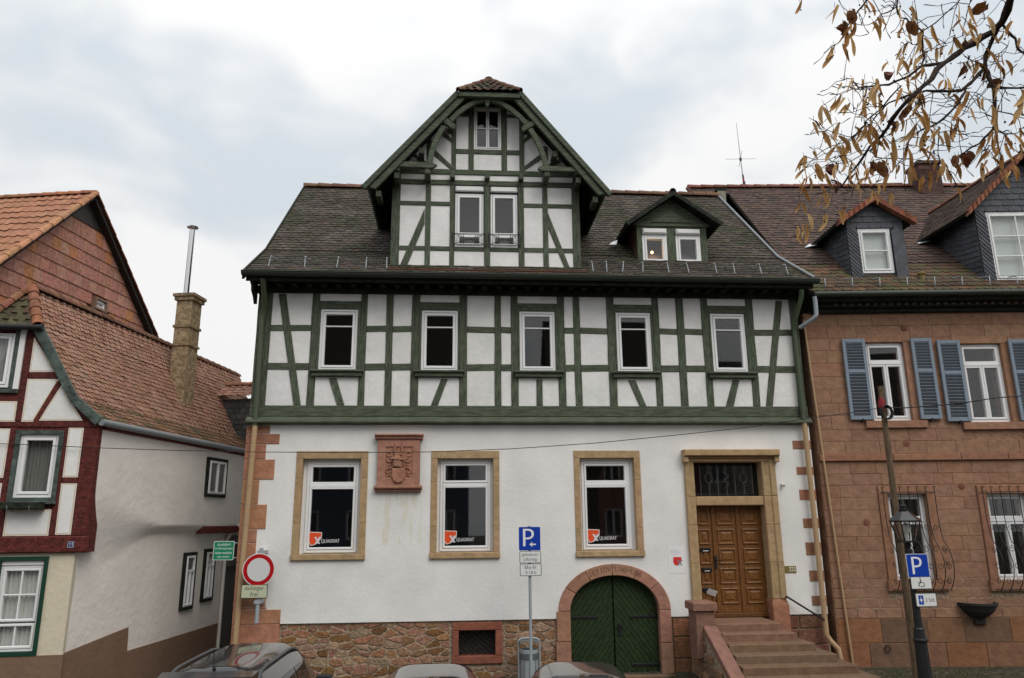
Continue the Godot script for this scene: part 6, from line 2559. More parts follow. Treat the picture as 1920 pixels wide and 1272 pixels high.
func roof_dormer(h: Node3D, wx0: float, wx1: float, wy0: float, wy1: float, z: float, x0: float, x1: float, ey: float, ax: float, ay: float, rear: float, large: bool) -> void:
	var base := wy0 - 0.14
	var g := G.new()
	g.col = Color(0.03, 0.033, 0.04)
	pierced(g, x0, x1, base, ey, z - 0.15, z, [Rect2(wx0, wy0, wx1 - wx0, wy1 - wy0)])
	g.poly(pts2([x0, ey, x1, ey, ax, ay]), z - 0.15, z)
	for s in [[x0, x0 + 0.08], [x1 - 0.08, x1]]:
		g.hexa([Vector3(s[0], base, rear), Vector3(s[1], base, rear), Vector3(s[1], ey, rear), Vector3(s[0], ey, rear)], [Vector3(s[0], base, z - 0.151), Vector3(s[1], base, z - 0.151), Vector3(s[1], ey, z - 0.151), Vector3(s[0], ey, z - 0.151)])
	var d := part(h, "slate_dormer", g, M.slate)
	var win := window(h, "dormer_window", wx0, wx1, wy0, wy1, z - 0.01, [[0, 0, 1, 1, 1 if not large else 2, 2 if not large else 3]], 0.05, 0.05)
	g = G.new()
	g.box(wx0 + 0.04, wx1 - 0.04, wy0 + 0.04, wy1 - 0.04, z - 0.12, z - 0.11)
	part(win, "blind", g, M.blind)
	# slates: slanting courses beside the window, level ones above, bowed courses on the cheeks
	var tone := func() -> Color: return shade(Vector3(0.072, 0.080, 0.096), 0.20, 0.05)
	var outline := PackedVector2Array([Vector2(x0, base), Vector2(x1, base), Vector2(x1, ey), Vector2(ax, ay - 0.02), Vector2(x0, ey)])
	for side in 2:
		var a := x0 if side == 0 else wx1 + 0.01
		var b := wx0 - 0.01 if side == 0 else x1
		var strip := PackedVector2Array([Vector2(a, base), Vector2(b, base), Vector2(b, wy1), Vector2(a, wy1)])
		var n := 14 if not large else 18
		for k in n:
			var y := base - 0.1 + (wy1 - base + 0.15) * k / n
			var lean := 0.14 * (1 if side == 0 else -1)
			var q := PackedVector2Array([Vector2(a, y + lean), Vector2(b, y - lean), Vector2(b, y - lean + 0.10), Vector2(a, y + lean + 0.10)])
			for piece in Geometry2D.intersect_polygons(q, strip):
				var s := G.new()
				s.col = tone.call()
				s.t = Transform3D(Basis(Vector3.RIGHT, -0.10), Vector3(0, 0, 0))
				s.t = Transform3D(Basis(), Vector3(0, y, z + 0.026)) * Transform3D(Basis(Vector3.RIGHT, -0.13), Vector3.ZERO) * Transform3D(Basis(), Vector3(0, -y, 0))
				s.poly(piece, -0.006, 0.006)
				part(d, "slate", s, M.slate)
	var y2 := wy1 + 0.005
	var r := 0
	while y2 < ay - 0.02:
		var xx := x0 - 0.3 + (0.13 if r % 2 else 0.0)
		while xx < x1:
			var q := PackedVector2Array([Vector2(xx + 0.003, y2), Vector2(xx + 0.22, y2), Vector2(xx + 0.257, y2 + 0.03), Vector2(xx + 0.257, y2 + 0.16), Vector2(xx + 0.003, y2 + 0.16)])
			for piece in Geometry2D.intersect_polygons(q, outline):
				var s := G.new()
				s.col = tone.call()
				s.t = Transform3D(Basis(), Vector3(0, y2, z + 0.012)) * Transform3D(Basis(Vector3.RIGHT, -0.10), Vector3.ZERO) * Transform3D(Basis(), Vector3(0, -y2, 0))
				s.poly(piece, -0.006, 0.006)
				part(d, "slate", s, M.slate)
			xx += 0.26
		y2 += 0.135
		r += 1
	for side in 2:
		var xs := x0 if side == 0 else x1
		var out := -1.0 if side == 0 else 1.0
		var depth := z - rear
		for k in 14:
			for j in 7:
				var za := z - 0.02 - j * 0.24
				var drop := 0.16 * (0.12 * j + 0.03 * j * j)
				var y := base + 0.02 + k * 0.115 + drop * 1.2
				if y > ey - 0.08 or y < 7.20 + 0.9286 * (0.42 - za) - 0.15:
					continue
				var s := G.new()
				s.col = tone.call()
				var o := Vector3(xs + out * 0.004, y, za)
				var dz := Vector3(0, 0.05 + 0.02 * j, -0.25)
				var bk4 := [o, o + dz, o + dz + Vector3(0, 0.14, 0), o + Vector3(0, 0.14, 0)]
				var ft4 := [o + Vector3(out * 0.022, 0, 0), o + dz + Vector3(out * 0.022, 0, 0), o + dz + Vector3(out * 0.006, 0.14, 0), o + Vector3(out * 0.006, 0.14, 0)]
				if side == 0:
					bk4.reverse()
					ft4.reverse()
				s.hexa(bk4, ft4)
				part(d, "slate", s, M.slate)
	# tiled roof with orange verge tiles
	var ov := 0.22
	var half_l := (ax - x0)
	var half_r := (x1 - ax)
	var sl := (ay - ey) / half_l
	var sr := (ay - ey) / half_r
	var lf := Vector3(x0 - ov, ey - ov * sl + 0.06, z + 0.18)
	var rf := Vector3(x1 + ov, ey - ov * sr + 0.06, z + 0.18)
	var af := Vector3(ax, ay + 0.06, z + 0.18)
	var bk := func(p: Vector3) -> Vector3: return Vector3(p.x - (0.35 if large else 0.1), p.y, rear)
	g = G.new()
	slab4(g, bk.call(lf), lf, af, bk.call(af), 0.05)
	slab4(g, rf, bk.call(rf), bk.call(af), af, 0.05)
	var roof := part(h, "dormer_roof", g, M.dark_timber)
	var n2 := 8 if not large else 15
	tiles(roof, bk.call(lf), lf, bk.call(af), af, n2, 0.165, brown_tile)
	tiles(roof, rf, bk.call(rf), af, bk.call(af), n2, 0.165, brown_tile)
	ridge_tiles(roof, bk.call(af), af, 8 if not large else 14, 0.08, Vector3(0.26, 0.115, 0.08))
	for q in [[lf, af], [rf, af]]:
		var a: Vector3 = q[0]
		var b: Vector3 = q[1]
		var n := 7 if not large else 14
		for k in n:
			var p := a.lerp(b, float(k) / n)
			var p2 := a.lerp(b, (k + 1.0) / n)
			var s := G.new()
			s.col = shade(Vector3(0.34, 0.135, 0.085), 0.28, 0.08)
			s.hexa([p + Vector3(0, -0.07, -0.14), p2 + Vector3(0, -0.07, -0.14), p2 + Vector3(0, 0.03, -0.14), p + Vector3(0, 0.075, -0.14)], [p + Vector3(0, -0.07, 0.025), p2 + Vector3(0, -0.07, 0.0), p2 + Vector3(0, 0.03, 0.0), p + Vector3(0, 0.075, 0.035)])
			part(roof, "verge_tile", s, M.tile)
	g = G.new()
	g.col = Color(0.62, 0.64, 0.66)
	var tip := Vector3(lf.x - 0.02, lf.y, 0.42 - (lf.y - 7.2) / 0.9286)
	slab4(g, tip + Vector3(-0.25, -0.10, 0.16), tip + Vector3(0.02, -0.06, 0.22), tip + Vector3(0.08, 0.06, -0.02), tip + Vector3(-0.05, 0.06, -0.04), 0.01)
	part(roof, "lead_apron", g, M.plain)


# ---------------------------------------------------------------- houses across the street, which the windows mirror
func opposite_houses() -> void:
	var spec := [[-18.0, -8.6, 24.0, 6.2, 12.0, Vector3(0.16, 0.10, 0.075), "tall brown rendered house with grey roof across the street"], [-8.2, 0.6, 23.0, 6.8, 13.2, Vector3(0.055, 0.07, 0.11), "blue rendered house with steep roof across the street"], [5.2, 12.5, 23.5, 6.6, 13.0, Vector3(0.20, 0.085, 0.06), "red brick house with steep roof across the street"], [12.9, 21.0, 24.5, 5.6, 10.9, Vector3(0.30, 0.27, 0.22), "low beige rendered house with brown roof across the street"]]
	for s in spec:
		var w: float = s[1] - s[0]
		var h := thing("opposite_house", s[6], "house", Transform3D(Basis(Vector3.UP, PI), Vector3((s[0] + s[1]) / 2, 1.0, s[2])), "houses across the street")
		var holes := []
		for f in 2:
			for k in 4:
				holes.append(Rect2(-w / 2 + w * (k + 0.5) / 4.0 - 0.45, 0.9 + f * 2.7, 0.9, 1.4))
		var g := G.new()
		g.col = Color(s[5].x, s[5].y, s[5].z)
		pierced(g, -w / 2, w / 2, -0.5, s[3], -0.3, 0.0, holes)
		part(h, "wall", g, M.far_wall)
		g = G.new()
		g.box(-w / 2, w / 2, -0.5, s[3], -7.0, -0.6)
		part(h, "inner_wall", g, M.room)
		for r: Rect2 in holes:
			window(h, "window", r.position.x, r.end.x, r.position.y, r.end.y, -0.08, [[0, 0, 0.5, 1, 1, 1], [0.5, 0, 1, 1, 1, 1]], 0.05, 0.05)
		g = G.new()
		g.col = Color(0.07, 0.05, 0.042)
		slab4(g, Vector3(-w / 2 - 0.3, s[3] - 0.3, 0.5), Vector3(w / 2 + 0.3, s[3] - 0.3, 0.5), Vector3(w / 2 + 0.3, s[4], -3.6), Vector3(-w / 2 - 0.3, s[4], -3.6), 0.15)
		slab4(g, Vector3(w / 2 + 0.3, s[3] - 0.3, -7.7), Vector3(-w / 2 - 0.3, s[3] - 0.3, -7.7), Vector3(-w / 2 - 0.3, s[4], -3.6), Vector3(w / 2 + 0.3, s[4], -3.6), 0.15)
		part(h, "roof", g, M.tile)
		g = G.new()
		g.col = Color(s[5].x, s[5].y, s[5].z)
		for x in [-w / 2, w / 2 - 0.2]:
			g.hexa([Vector3(x, s[3], -7.0), Vector3(x + 0.2, s[3], -7.0), Vector3(x + 0.2, s[4] - 0.2, -3.6), Vector3(x, s[4] - 0.2, -3.6)], [Vector3(x, s[3], 0.0), Vector3(x + 0.2, s[3], 0.0), Vector3(x + 0.2, s[4] - 0.2, -3.55), Vector3(x, s[4] - 0.2, -3.55)])
		part(h, "gable", g, M.far_wall)


# ---------------------------------------------------------------- signs, lamp, bin, wires
func rounded(w: float, h: float, r: float) -> PackedVector2Array:
	var p := PackedVector2Array()
	for c in [[w / 2 - r, -h / 2 + r, -PI / 2], [w / 2 - r, h / 2 - r, 0.0], [-w / 2 + r, h / 2 - r, PI / 2], [-w / 2 + r, -h / 2 + r, PI]]:
		for k in 5:
			var a: float = c[2] + PI / 2 * k / 4.0
			p.append(Vector2(c[0] + r * cos(a), c[1] + r * sin(a)))
	return p


func plate(parent: Node, called: String, at: Vector3, w: float, h: float, edge: Color, field: Color) -> MeshInstance3D:
	var g := G.new()
	g.t.origin = at
	g.col = edge
	g.poly(rounded(w, h, 0.02), -0.004, 0.002, 0.0, true)
	var o := part(parent, called, g, M.gloss)
	g = G.new()
	g.t.origin = at
	g.col = field
	g.poly(rounded(w - 0.022, h - 0.022, 0.014), 0.0, 0.0028)
	part(o, "field", g, M.gloss)
	return o


func street_things() -> void:
	var white := Color(0.72, 0.73, 0.72)
	var blue := Color(0.006, 0.045, 0.36)
	var grey := Color(0.10, 0.10, 0.10)
	# parking sign on its own pole
	var a := at_z(993, 1010, 1.12)
	var foot := ground_height(a.x, 1.08) - 0.02
	var s := thing("parking_sign", "blue parking sign with two white plates on a thin grey pole", "sign", Transform3D(Basis(), Vector3(a.x, foot, 1.08)))
	var top := at_z(993, 988, 1.1).y - foot
	var g := G.new()
	g.tube([Vector3(0, 0, 0), Vector3(0, top, 0)], 0.027, 10)
	g.lathe([Vector2(0.03, top), Vector2(0.03, top + 0.01), Vector2(0.002, top + 0.014)], 10)
	part(s, "pole", g, M.galvanised)
	var w := 0.375
	var y := at_z(993, 1010.5, 1.12).y - foot
	var p := plate(s, "parking_plate", Vector3(0, y, 0.04), w, 0.395, blue, blue)
	lettering(p, "lettering", "P", Vector3(-0.02, y + 0.02, 0.0432), 0.29, 0.19, M.white_ink)
	g = G.new()
	g.col = white
	g.poly(pts2([-0.035 + 0.03, y - 0.098, 0.045, y - 0.055, 0.045, y - 0.085, 0.11, y - 0.085, 0.11, y - 0.108, 0.045, y - 0.108, 0.045, y - 0.14]), 0.0428, 0.0438)
	part(p, "arrow", g, M.gloss)
	y = at_z(994, 1045, 1.12).y - foot
	p = plate(s, "fee_plate", Vector3(0.008, y, 0.04), w, 0.205, grey, white)
	lettering(p, "lettering", "gebühren-", Vector3(0.008, y + 0.035, 0.0432), 0.062, 0.29, M.ink)
	lettering(p, "lettering", "pflichtig", Vector3(0.008, y - 0.045, 0.0432), 0.062, 0.23, M.ink)
	y = at_z(994, 1069, 1.12).y - foot
	p = plate(s, "hours_plate", Vector3(0.012, y, 0.04), w, 0.205, grey, white)
	lettering(p, "lettering", "Mo-Fr", Vector3(0.012, y + 0.042, 0.0432), 0.065, 0.21, M.ink)
	lettering(p, "lettering", "9-18 h", Vector3(0.012, y - 0.045, 0.0432), 0.06, 0.18, M.ink)
	# no-entry ring at the corner, on a short wall-mounted tube
	a = at_z(484, 1069, 0.32)
	s = thing("no_entry_sign", "round white traffic sign with a red ring on the house corner", "sign", Transform3D(Basis(), Vector3(a.x, a.y, 0.0)))
	g = G.new()
	g.tube([Vector3(0.015, -0.88, 0.25), Vector3(0.015, 0.37, 0.25)], 0.035, 10)
	g.tube([Vector3(0.015, -0.90, 0.25), Vector3(0.015, -0.86, 0.25)], 0.042, 10)
	part(s, "pole", g, M.galvanised)
	for yy in [-0.55, 0.30]:
		g = G.new()
		g.box(-0.045, 0.075, yy - 0.03, yy + 0.03, -0.02, 0.29)
		part(s, "clamp", g, M.galvanised)
	for q in [[0.285, Color(0.66, 0.66, 0.66), 0.300], [0.268, Color(0.42, 0.008, 0.014), 0.3025], [0.200, Color(0.62, 0.625, 0.62), 0.305]]:
		g = G.new()
		g.col = q[1]
		var disc := PackedVector2Array()
		for k in 40:
			disc.append(Vector2(cos(TAU * k / 40), sin(TAU * k / 40)) * q[0])
		g.poly(disc, 0.292, q[2], 0.0, true)
		part(s, "disc" if q[0] > 0.27 else ("red_ring" if q[0] > 0.25 else "field"), g, M.gloss)
	y = at_z(480, 1109.5, 0.30).y - a.y
	p = plate(s, "lower_plate", Vector3(-0.05, y, 0.30), 0.46, 0.235, Color(0.03, 0.045, 0.03), Color(0.50, 0.53, 0.38))
	lettering(p, "lettering", "Anlieger", Vector3(-0.05, y + 0.045, 0.3032), 0.082, 0.33, M.ink)
	lettering(p, "lettering", "frei", Vector3(-0.05, y - 0.05, 0.3032), 0.07, 0.13, M.ink)
	# green notice in the alley mouth
	a = at_z(419, 1033, 0.0)
	s = thing("green_notice_sign", "small green notice with white lettering on an arm at the alley", "sign", Transform3D(Basis(), Vector3(a.x, a.y, 0.0)))
	p = plate(s, "notice_plate", Vector3(0, 0, 0.0), 0.37, 0.335, Color(0.62, 0.68, 0.63), Color(0.012, 0.22, 0.115))
	for k in 4:
		lettering(p, "lettering", ["Ausfahrt", "für Rettungswagen", "Halten verboten", "oder parken"][k], Vector3(0, 0.108 - 0.073 * k, 0.0032), 0.048, [0.24, 0.325, 0.30, 0.22][k], M.white_ink)
	g = G.new()
	for yy in [-0.13, 0.13]:
		g.tube([Vector3(0.10, yy, -0.012), Vector3(-3.99 - a.x, yy, -0.05)], 0.011, 6)
	part(s, "arm", g, M.galvanised)
	lamp_post(white, blue, grey)
	wooden_pole()
	# litter bin against the wall
	a = at_z(992, 1195, 0.45)
	foot = ground_height(a.x, 0.42) - 0.01
	s = thing("litter_bin", "grey metal litter bin under a hoop by the rubble plinth", "bin", Transform3D(Basis(), Vector3(a.x, foot, 0.42)))
	var t := a.y - foot
	g = G.new()
	var hoop := [Vector3(-0.185, 0, 0)]
	for k in 9:
		var w0 := PI - PI * k / 8.0
		hoop.append(Vector3(0.145 * cos(w0) + (0.04 if k > 4 else -0.04 if k < 4 else 0.0), t - 0.07 + 0.05 * sin(w0), 0))
	hoop.append(Vector3(0.185, 0, 0))
	g.tube(hoop, 0.017, 8)
	part(s, "hoop", g, M.galvanised)
	g = G.new()
	g.col = Color(0.75, 0.75, 0.75)
	g.box(-0.175, 0.175, t - 0.075, t - 0.055, -0.12, 0.12)
	part(s, "lid", g, M.zinc)
	g = G.new()
	g.lathe([Vector2(0.13, t - 0.72), Vector2(0.15, t - 0.70), Vector2(0.155, t - 0.30), Vector2(0.158, t - 0.20), Vector2(0.15, t - 0.20), Vector2(0.145, t - 0.6)], 18)
	part(s, "body", g, M.galvanised)
	for q in [[t - 0.36, t - 0.26], [t - 0.72, t - 0.66]]:
		g = G.new()
		g.col = Color(0.5, 0.5, 0.5)
		g.lathe([Vector2(0.155, q[0]), Vector2(0.168, q[0] + 0.005), Vector2(0.168, q[1] - 0.005), Vector2(0.155, q[1])], 18)
		part(s, "band", g, M.zinc)
	for k in 9:
		g = G.new()
		var an := TAU * k / 9.0
		g.t = Transform3D(Basis(Vector3.UP, an), Vector3.ZERO)
		g.box(-0.012, 0.012, t - 0.66, t - 0.36, 0.15, 0.162)
		part(s, "rib", g, M.zinc)
	# paper notice on the plaster
	g = G.new()
	g.col = Color(0.78, 0.78, 0.79)
	g.box(4.025, 4.355, 1.72, 2.215, 0.0, 0.004)
	var paper := one_piece("paper_notice", "white paper notice with a small red shield taped beside the door", "notice", g, M.plain)
	g = G.new()
	g.t.origin = Vector3(4.20, 1.94, 0.0041)
	g.col = Color(0.62, 0.035, 0.03)
	g.poly(pts2([-0.085, 0.08, 0.075, 0.075, 0.075, 0.0, 0.01, -0.06, -0.05, -0.085, -0.09, -0.02]), 0.0, 0.0008)
	g.col = Color(0.22, 0.22, 0.24)
	for b in [[0.0, 0.02, 0.075, -0.075], [0.08, 0.02, 0.0, -0.075]]:
		g.poly(pts2([b[0] - 0.016, b[1], b[0] + 0.016, b[1], b[2] + 0.016, b[3], b[2] - 0.016, b[3]]), 0.0008, 0.0014 + 0.003 * b[0])
	part(paper, "shield", g, M.plain)
	g = G.new()
	g.col = Color(0.45, 0.45, 0.47)
	for k in 4:
		g.box(4.07, 4.20 + 0.03 * (k % 3), 2.14 - k * 0.025, 2.147 - k * 0.025, 0.003, 0.0046)
	part(paper, "printed_lines", g, M.plain)
	# aerial on the neighbouring ridge
	var fr := facing(Vector3(7.2, 0, 0), 5.0)
	var q2 := on_frame(fr, 1396, 350, -4.5)
	s = thing("roof_aerial", "thin whip aerial with four spokes on the sandstone house ridge", "aerial", fr * Transform3D(Basis(), Vector3(q2.x, 11.75, -4.5)))
	g = G.new()
	g.tube([Vector3(0, 0, 0), Vector3(-0.04, 0.95, 0), Vector3(-0.07, 2.1, 0)], [0.018, 0.012, 0.006], 6)
	part(s, "mast", g, M.galvanised)
	g = G.new()
	g.col = Color(0.05, 0.05, 0.05)
	g.tube([Vector3(0, 0.10, 0), Vector3(0, 0.24, 0)], 0.04, 8)
	g.tube([Vector3(-0.01, 0.32, 0), Vector3(-0.015, 0.45, 0)], 0.026, 8)
	g.tube([Vector3(-0.04, 0.90, 0), Vector3(-0.04, 0.98, 0)], 0.035, 8)
	part(s, "fitting", g, M.plain)
	g = G.new()
	g.col = Color(0.45, 0.03, 0.05)
	g.tube([Vector3(-0.005, 0.24, 0), Vector3(-0.01, 0.32, 0)], 0.03, 8)
	part(s, "red_collar", g, M.plain)
	for d in [Vector3(0.42, 0, 0), Vector3(-0.42, 0, 0), Vector3(0.10, 0.0, -0.5), Vector3(-0.10, 0.0, 0.5)]:
		g = G.new()
		g.tube([Vector3(-0.04, 0.95, 0), Vector3(-0.04, 0.95, 0) + d], 0.006, 5)
		part(s, "spoke", g, M.galvanised)


func lamp_post(white: Color, blue: Color, grey: Color) -> void:
	var zz := 2.6
	var x := at_z(1700, 1000, zz).x
	var base := ground_height(x, zz) - 0.02
	var s := thing("street_lamp", "black lantern street lamp on a fluted post carrying parking signs", "street lamp", Transform3D(Basis(), Vector3(x, base, zz)))
	var yy := func(p: float) -> float: return at_z(1700, p, zz).y - base
	var g := G.new()
	var y0: float = yy.call(1200.0)
	g.col = Color(1, 1, 1)
	g.lathe([Vector2(0.15, 0.0), Vector2(0.15, 0.06), Vector2(0.105, 0.10), Vector2(0.085, y0 - 0.04), Vector2(0.105, y0 - 0.03), Vector2(0.11, y0), Vector2(0.085, y0 + 0.02), Vector2(0.075, y0 + 0.14), Vector2(0.085, y0 + 0.15), Vector2(0.06, y0 + 0.18), Vector2(0.042, yy.call(1040.0)), Vector2(0.06, yy.call(1038.0)), Vector2(0.06, yy.call(1032.0)), Vector2(0.035, yy.call(1028.0)), Vector2(0.05, yy.call(1016.0))], 16)
	part(s, "post", g, M.iron)
	for k in 8:
		g = G.new()
		g.t = Transform3D(Basis(Vector3.UP, TAU * k / 8.0), Vector3.ZERO)
		g.tube([Vector3(0.094, 0.12, 0), Vector3(0.080, y0 - 0.05, 0)], 0.012, 5)
		part(s, "flute", g, M.iron)
	var lo: float = yy.call(1016.0)
	var mid: float = yy.call(977.0)
	var hi: float = yy.call(958.0)
	var rb := 0.125
	var rt := 0.225
	for k in 6:
		var a0 := TAU * k / 6.0 + 0.3
		var a1 := TAU * (k + 1) / 6.0 + 0.3
		var p := func(r: float, a: float, y: float) -> Vector3: return Vector3(r * cos(a), y, r * sin(a))
		g = G.new()
		g.tube([p.call(rb, a0, lo), p.call(rt, a0, mid)], 0.011, 5)
		g.tube([p.call(rt, a0, mid), p.call(rt, a1, mid)], 0.014, 5)
		g.tube([p.call(rb, a0, lo), p.call(rb, a1, lo)], 0.012, 5)
		part(s, "lantern_frame", g, M.iron)
		g = G.new()
		g.quad(p.call(rb, a1, lo), p.call(rb, a0, lo), p.call(rt, a0, mid), p.call(rt, a1, mid))
		part(s, "lantern_pane", g, M.glass)
		g = G.new()
		g.quad(p.call(rt + 0.03, a1, mid + 0.005), p.call(rt + 0.03, a0, mid + 0.005), p.call(0.07, a0, hi), p.call(0.07, a1, hi))
		part(s, "lantern_roof", g, M.black_gloss)
	g = G.new()
	g.t.origin = Vector3(0, hi, 0)
	g.lathe([Vector2(0.075, -0.01), Vector2(0.08, 0.02), Vector2(0.05, 0.03), Vector2(0.05, 0.07), Vector2(0.065, 0.075), Vector2(0.03, 0.10), Vector2(0.018, 0.15), Vector2(0.002, 0.19)], 12)
	part(s, "finial", g, M.iron)
	g = G.new()
	g.col = Color(0.55, 0.56, 0.52)
	g.t.origin = Vector3(0, lo, 0)
	g.lathe([Vector2(0.03, 0.0), Vector2(0.035, 0.12), Vector2(0.055, 0.17), Vector2(0.05, 0.26), Vector2(0.02, 0.29), Vector2(0.002, 0.295)], 12)
	part(s, "lamp_glass", g, M.gloss)
	g = G.new()
	g.box(-0.13, 0.13, lo - 0.012, lo + 0.012, -0.11, 0.11)
	part(s, "lantern_floor", g, M.iron)
	var y: float = yy.call(1061.0)
	var p2 := plate(s, "parking_plate", Vector3(0.065, y, 0.085), 0.365, 0.365, Color(0.5, 0.52, 0.55), blue)
	lettering(p2, "lettering", "P", Vector3(0.05, y + 0.005, 0.0882), 0.26, 0.165, M.white_ink)
	y = yy.call(1092.5)
	p2 = plate(s, "badge_plate", Vector3(0.085, y, 0.085), 0.345, 0.20, grey, white)
	g = G.new()                                                  # wheelchair pictogram
	g.t.origin = Vector3(0.085, y, 0.0878)
	g.col = Color(0.01, 0.01, 0.012)
	var head := PackedVector2Array()
	for k in 10:
		head.append(Vector2(-0.012 + 0.011 * cos(TAU * k / 10), 0.068 + 0.011 * sin(TAU * k / 10)))
	g.poly(head, 0, 0.001)
	g.poly(pts2([-0.02, 0.05, -0.004, 0.052, 0.002, 0.0, -0.018, 0.0]), 0, 0.001)
	g.poly(pts2([-0.045, 0.006, 0.0, 0.006, 0.0, -0.010, -0.032, -0.010, -0.036, -0.06, -0.052, -0.06]), 0, 0.0012)
	for k in 12:
		var b0 := -PI * 0.85 + PI * 1.35 * k / 12.0
		var b1 := -PI * 0.85 + PI * 1.35 * (k + 1) / 12.0
		g.poly(PackedVector2Array([Vector2(0.012, -0.03) + Vector2(cos(b0), sin(b0)) * 0.030, Vector2(0.012, -0.03) + Vector2(cos(b0), sin(b0)) * 0.040, Vector2(0.012, -0.03) + Vector2(cos(b1), sin(b1)) * 0.040, Vector2(0.012, -0.03) + Vector2(cos(b1), sin(b1)) * 0.030]), 0, 0.0014)
	part(p2, "wheelchair_symbol", g, M.plain)
	y = yy.call(1125.0)
	p2 = plate(s, "time_plate", Vector3(0.13, y, 0.085), 0.345, 0.205, grey, white)
	g = G.new()
	g.col = blue
	g.box(0.005, 0.085, y - 0.068, y + 0.068, 0.0870, 0.0885)
	g.col = white
	g.box(0.022, 0.068, y - 0.012, y + 0.012, 0.0884, 0.0890)
	g.box(0.040, 0.050, y - 0.045, y + 0.048, 0.0884, 0.0892)
	part(p2, "disc_symbol", g, M.gloss)
	lettering(p2, "lettering", "2 Std.", Vector3(0.195, y, 0.0885), 0.058, 0.155, M.ink)


func wooden_pole() -> void:
	var top := at_z(1651, 725, 2.15)
	var x := at_z(1716, 1240, 2.15).x
	var base := ground_height(x, 2.15) - 0.03
	var s := thing("wooden_pole", "leaning bare wooden pole with a black cable coil and red rag", "pole", Transform3D(Basis(), Vector3(x, base, 2.15)))
	var d := Vector3(top.x - x, top.y - base, 0)
	var g := G.new()
	g.tube([Vector3.ZERO, d * 0.5, d], [0.062, 0.053, 0.045], 12)
	part(s, "shaft", g, M.old_wood)
	var c := at_z(1661, 774, 2.23) - Vector3(x, base, 2.15)
	for k in 4:
		g = G.new()
		var line := []
		for i in 17:
			var w := TAU * i / 16.0
			line.append(c + Vector3(0.10 * cos(w) + 0.004 * k, (0.105 + 0.006 * k) * sin(w), 0.012 * k + 0.01 * sin(w * 2 + k)))
		g.tube(line, 0.011, 5)
		part(s, "cable_coil", g, M.rubber)
	g = G.new()
	g.col = Color(0.22, 0.018, 0.02)
	var r := at_z(1652, 757, 2.2) - Vector3(x, base, 2.15)
	g.tube([r + Vector3(0, 0.12, 0.0), r + Vector3(0.01, 0.03, 0.01), r + Vector3(-0.005, -0.05, 0.012), r + Vector3(0.01, -0.12, 0.0)], [0.02, 0.060, 0.056, 0.028], 7)
	part(s, "red_rag", g, M.plain)
	# the overhead cable: from the red house across the street front to the pole, and on
	var line := []
	for q in [[178, 840, 1.12], [330, 845, 1.25], [480, 848, 1.35], [640, 849, 1.5], [800, 848, 1.6], [960, 842, 1.7], [1120, 831, 1.8], [1280, 815, 1.9], [1400, 802, 2.0], [1520, 784, 2.08], [1600, 774, 2.12], [1652, 765, 2.22]]:
		line.append(at_z(q[0], q[1], q[2]))
	g = G.new()
	g.tube(line, 0.0065, 5)
	one_piece("overhead_cable", "thin dark cable strung across the white facade to the wooden pole", "cable", g, M.rubber)
	line = []
	for q in [[-60, 830, 1.2], [90, 836, 1.16], [178, 840, 1.12]]:
		line.append(at_z(q[0], q[1], q[2]))
	g = G.new()
	g.tube(line, 0.0065, 5)
	one_piece("overhead_cable", "thin dark cable crossing the red-framed gable to its corner", "cable", g, M.rubber)
	line = []
	for q in [[1654, 765, 2.22], [1700, 765, 2.2], [1760, 760, 2.2], [1800, 757, 2.2], [1870, 746, 2.2], [1960, 740, 2.2], [2100, 735, 2.2]]:
		line.append(at_z(q[0], q[1], q[2]))
	g = G.new()
	g.tube(line, 0.010, 5)
	g.tube([at_z(1792, 757, 2.2), at_z(1812, 755, 2.2)], 0.025, 6)
	one_piece("overhead_cable", "black cable running from the wooden pole across the shutters", "cable", g, M.rubber)


# ---------------------------------------------------------------- parked cars
func car_point(c: Dictionary, s: float, a: float, out := 0.0) -> Vector3:       # a point of the cabin: s along it, a over it
	var z := lerpf(c.z0, c.z1, s)
	var rise: float = smoothstep(0.0, c.front, s) * (1.0 - smoothstep(1.0 - c.rear, 1.0, s) ** c.tail)
	rise = sqrt(rise) if rise > 0.0 else 0.0
	var top: float = c.belt + (c.high - c.belt) * rise * (1.0 - 0.035 * pow(2.0 * s - 0.9, 2))
	var ca := cos(a)
	var sa := sin(a)
	var hx := pow(absf(ca), 0.42) * signf(ca)
	var hy := pow(absf(sa), 0.70)
	var w: float = c.half * (1.0 - 0.22 * hy * rise) * (1.0 - 0.06 * pow(2.0 * s - 1.0, 4))
	var p := Vector3(w * hx, c.belt - 0.03 + (top - c.belt + 0.03) * hy, z)
	if out:
		var mid := Vector3(0, c.belt, lerpf(c.z0, c.z1, clampf(s, 0.3, 0.7)))
		p += (p - mid).normalized() * out
	return p


func car_patch(g: G, c: Dictionary, s0: float, s1: float, a0: float, a1: float, ns: int, na: int, out := 0.0) -> void:
	var at := func(i: int, j: int) -> Vector3: return car_point(c, lerpf(s0, s1, float(i) / ns), lerpf(a0, a1, float(j) / na), out)
	var nrm := func(i: int, j: int) -> Vector3:
		var e := 0.004
		var s := lerpf(s0, s1, float(i) / ns)
		var a := clampf(lerpf(a0, a1, float(j) / na), 0.02, PI - 0.02)
		var ds := car_point(c, minf(s + e, 0.999), a) - car_point(c, maxf(s - e, 0.001), a)
		var da := car_point(c, s, a + e) - car_point(c, s, a - e)
		var n := da.cross(ds)
		var o := car_point(c, s, a) - Vector3(0, c.belt - 0.2, lerpf(c.z0, c.z1, 0.5))
		return n if n.dot(o) > 0 else -n
	for i in ns:
		for j in na:
			g.quadn(at.call(i, j), at.call(i, j + 1), at.call(i + 1, j + 1), at.call(i + 1, j), nrm.call(i, j), nrm.call(i, j + 1), nrm.call(i + 1, j + 1), nrm.call(i + 1, j))


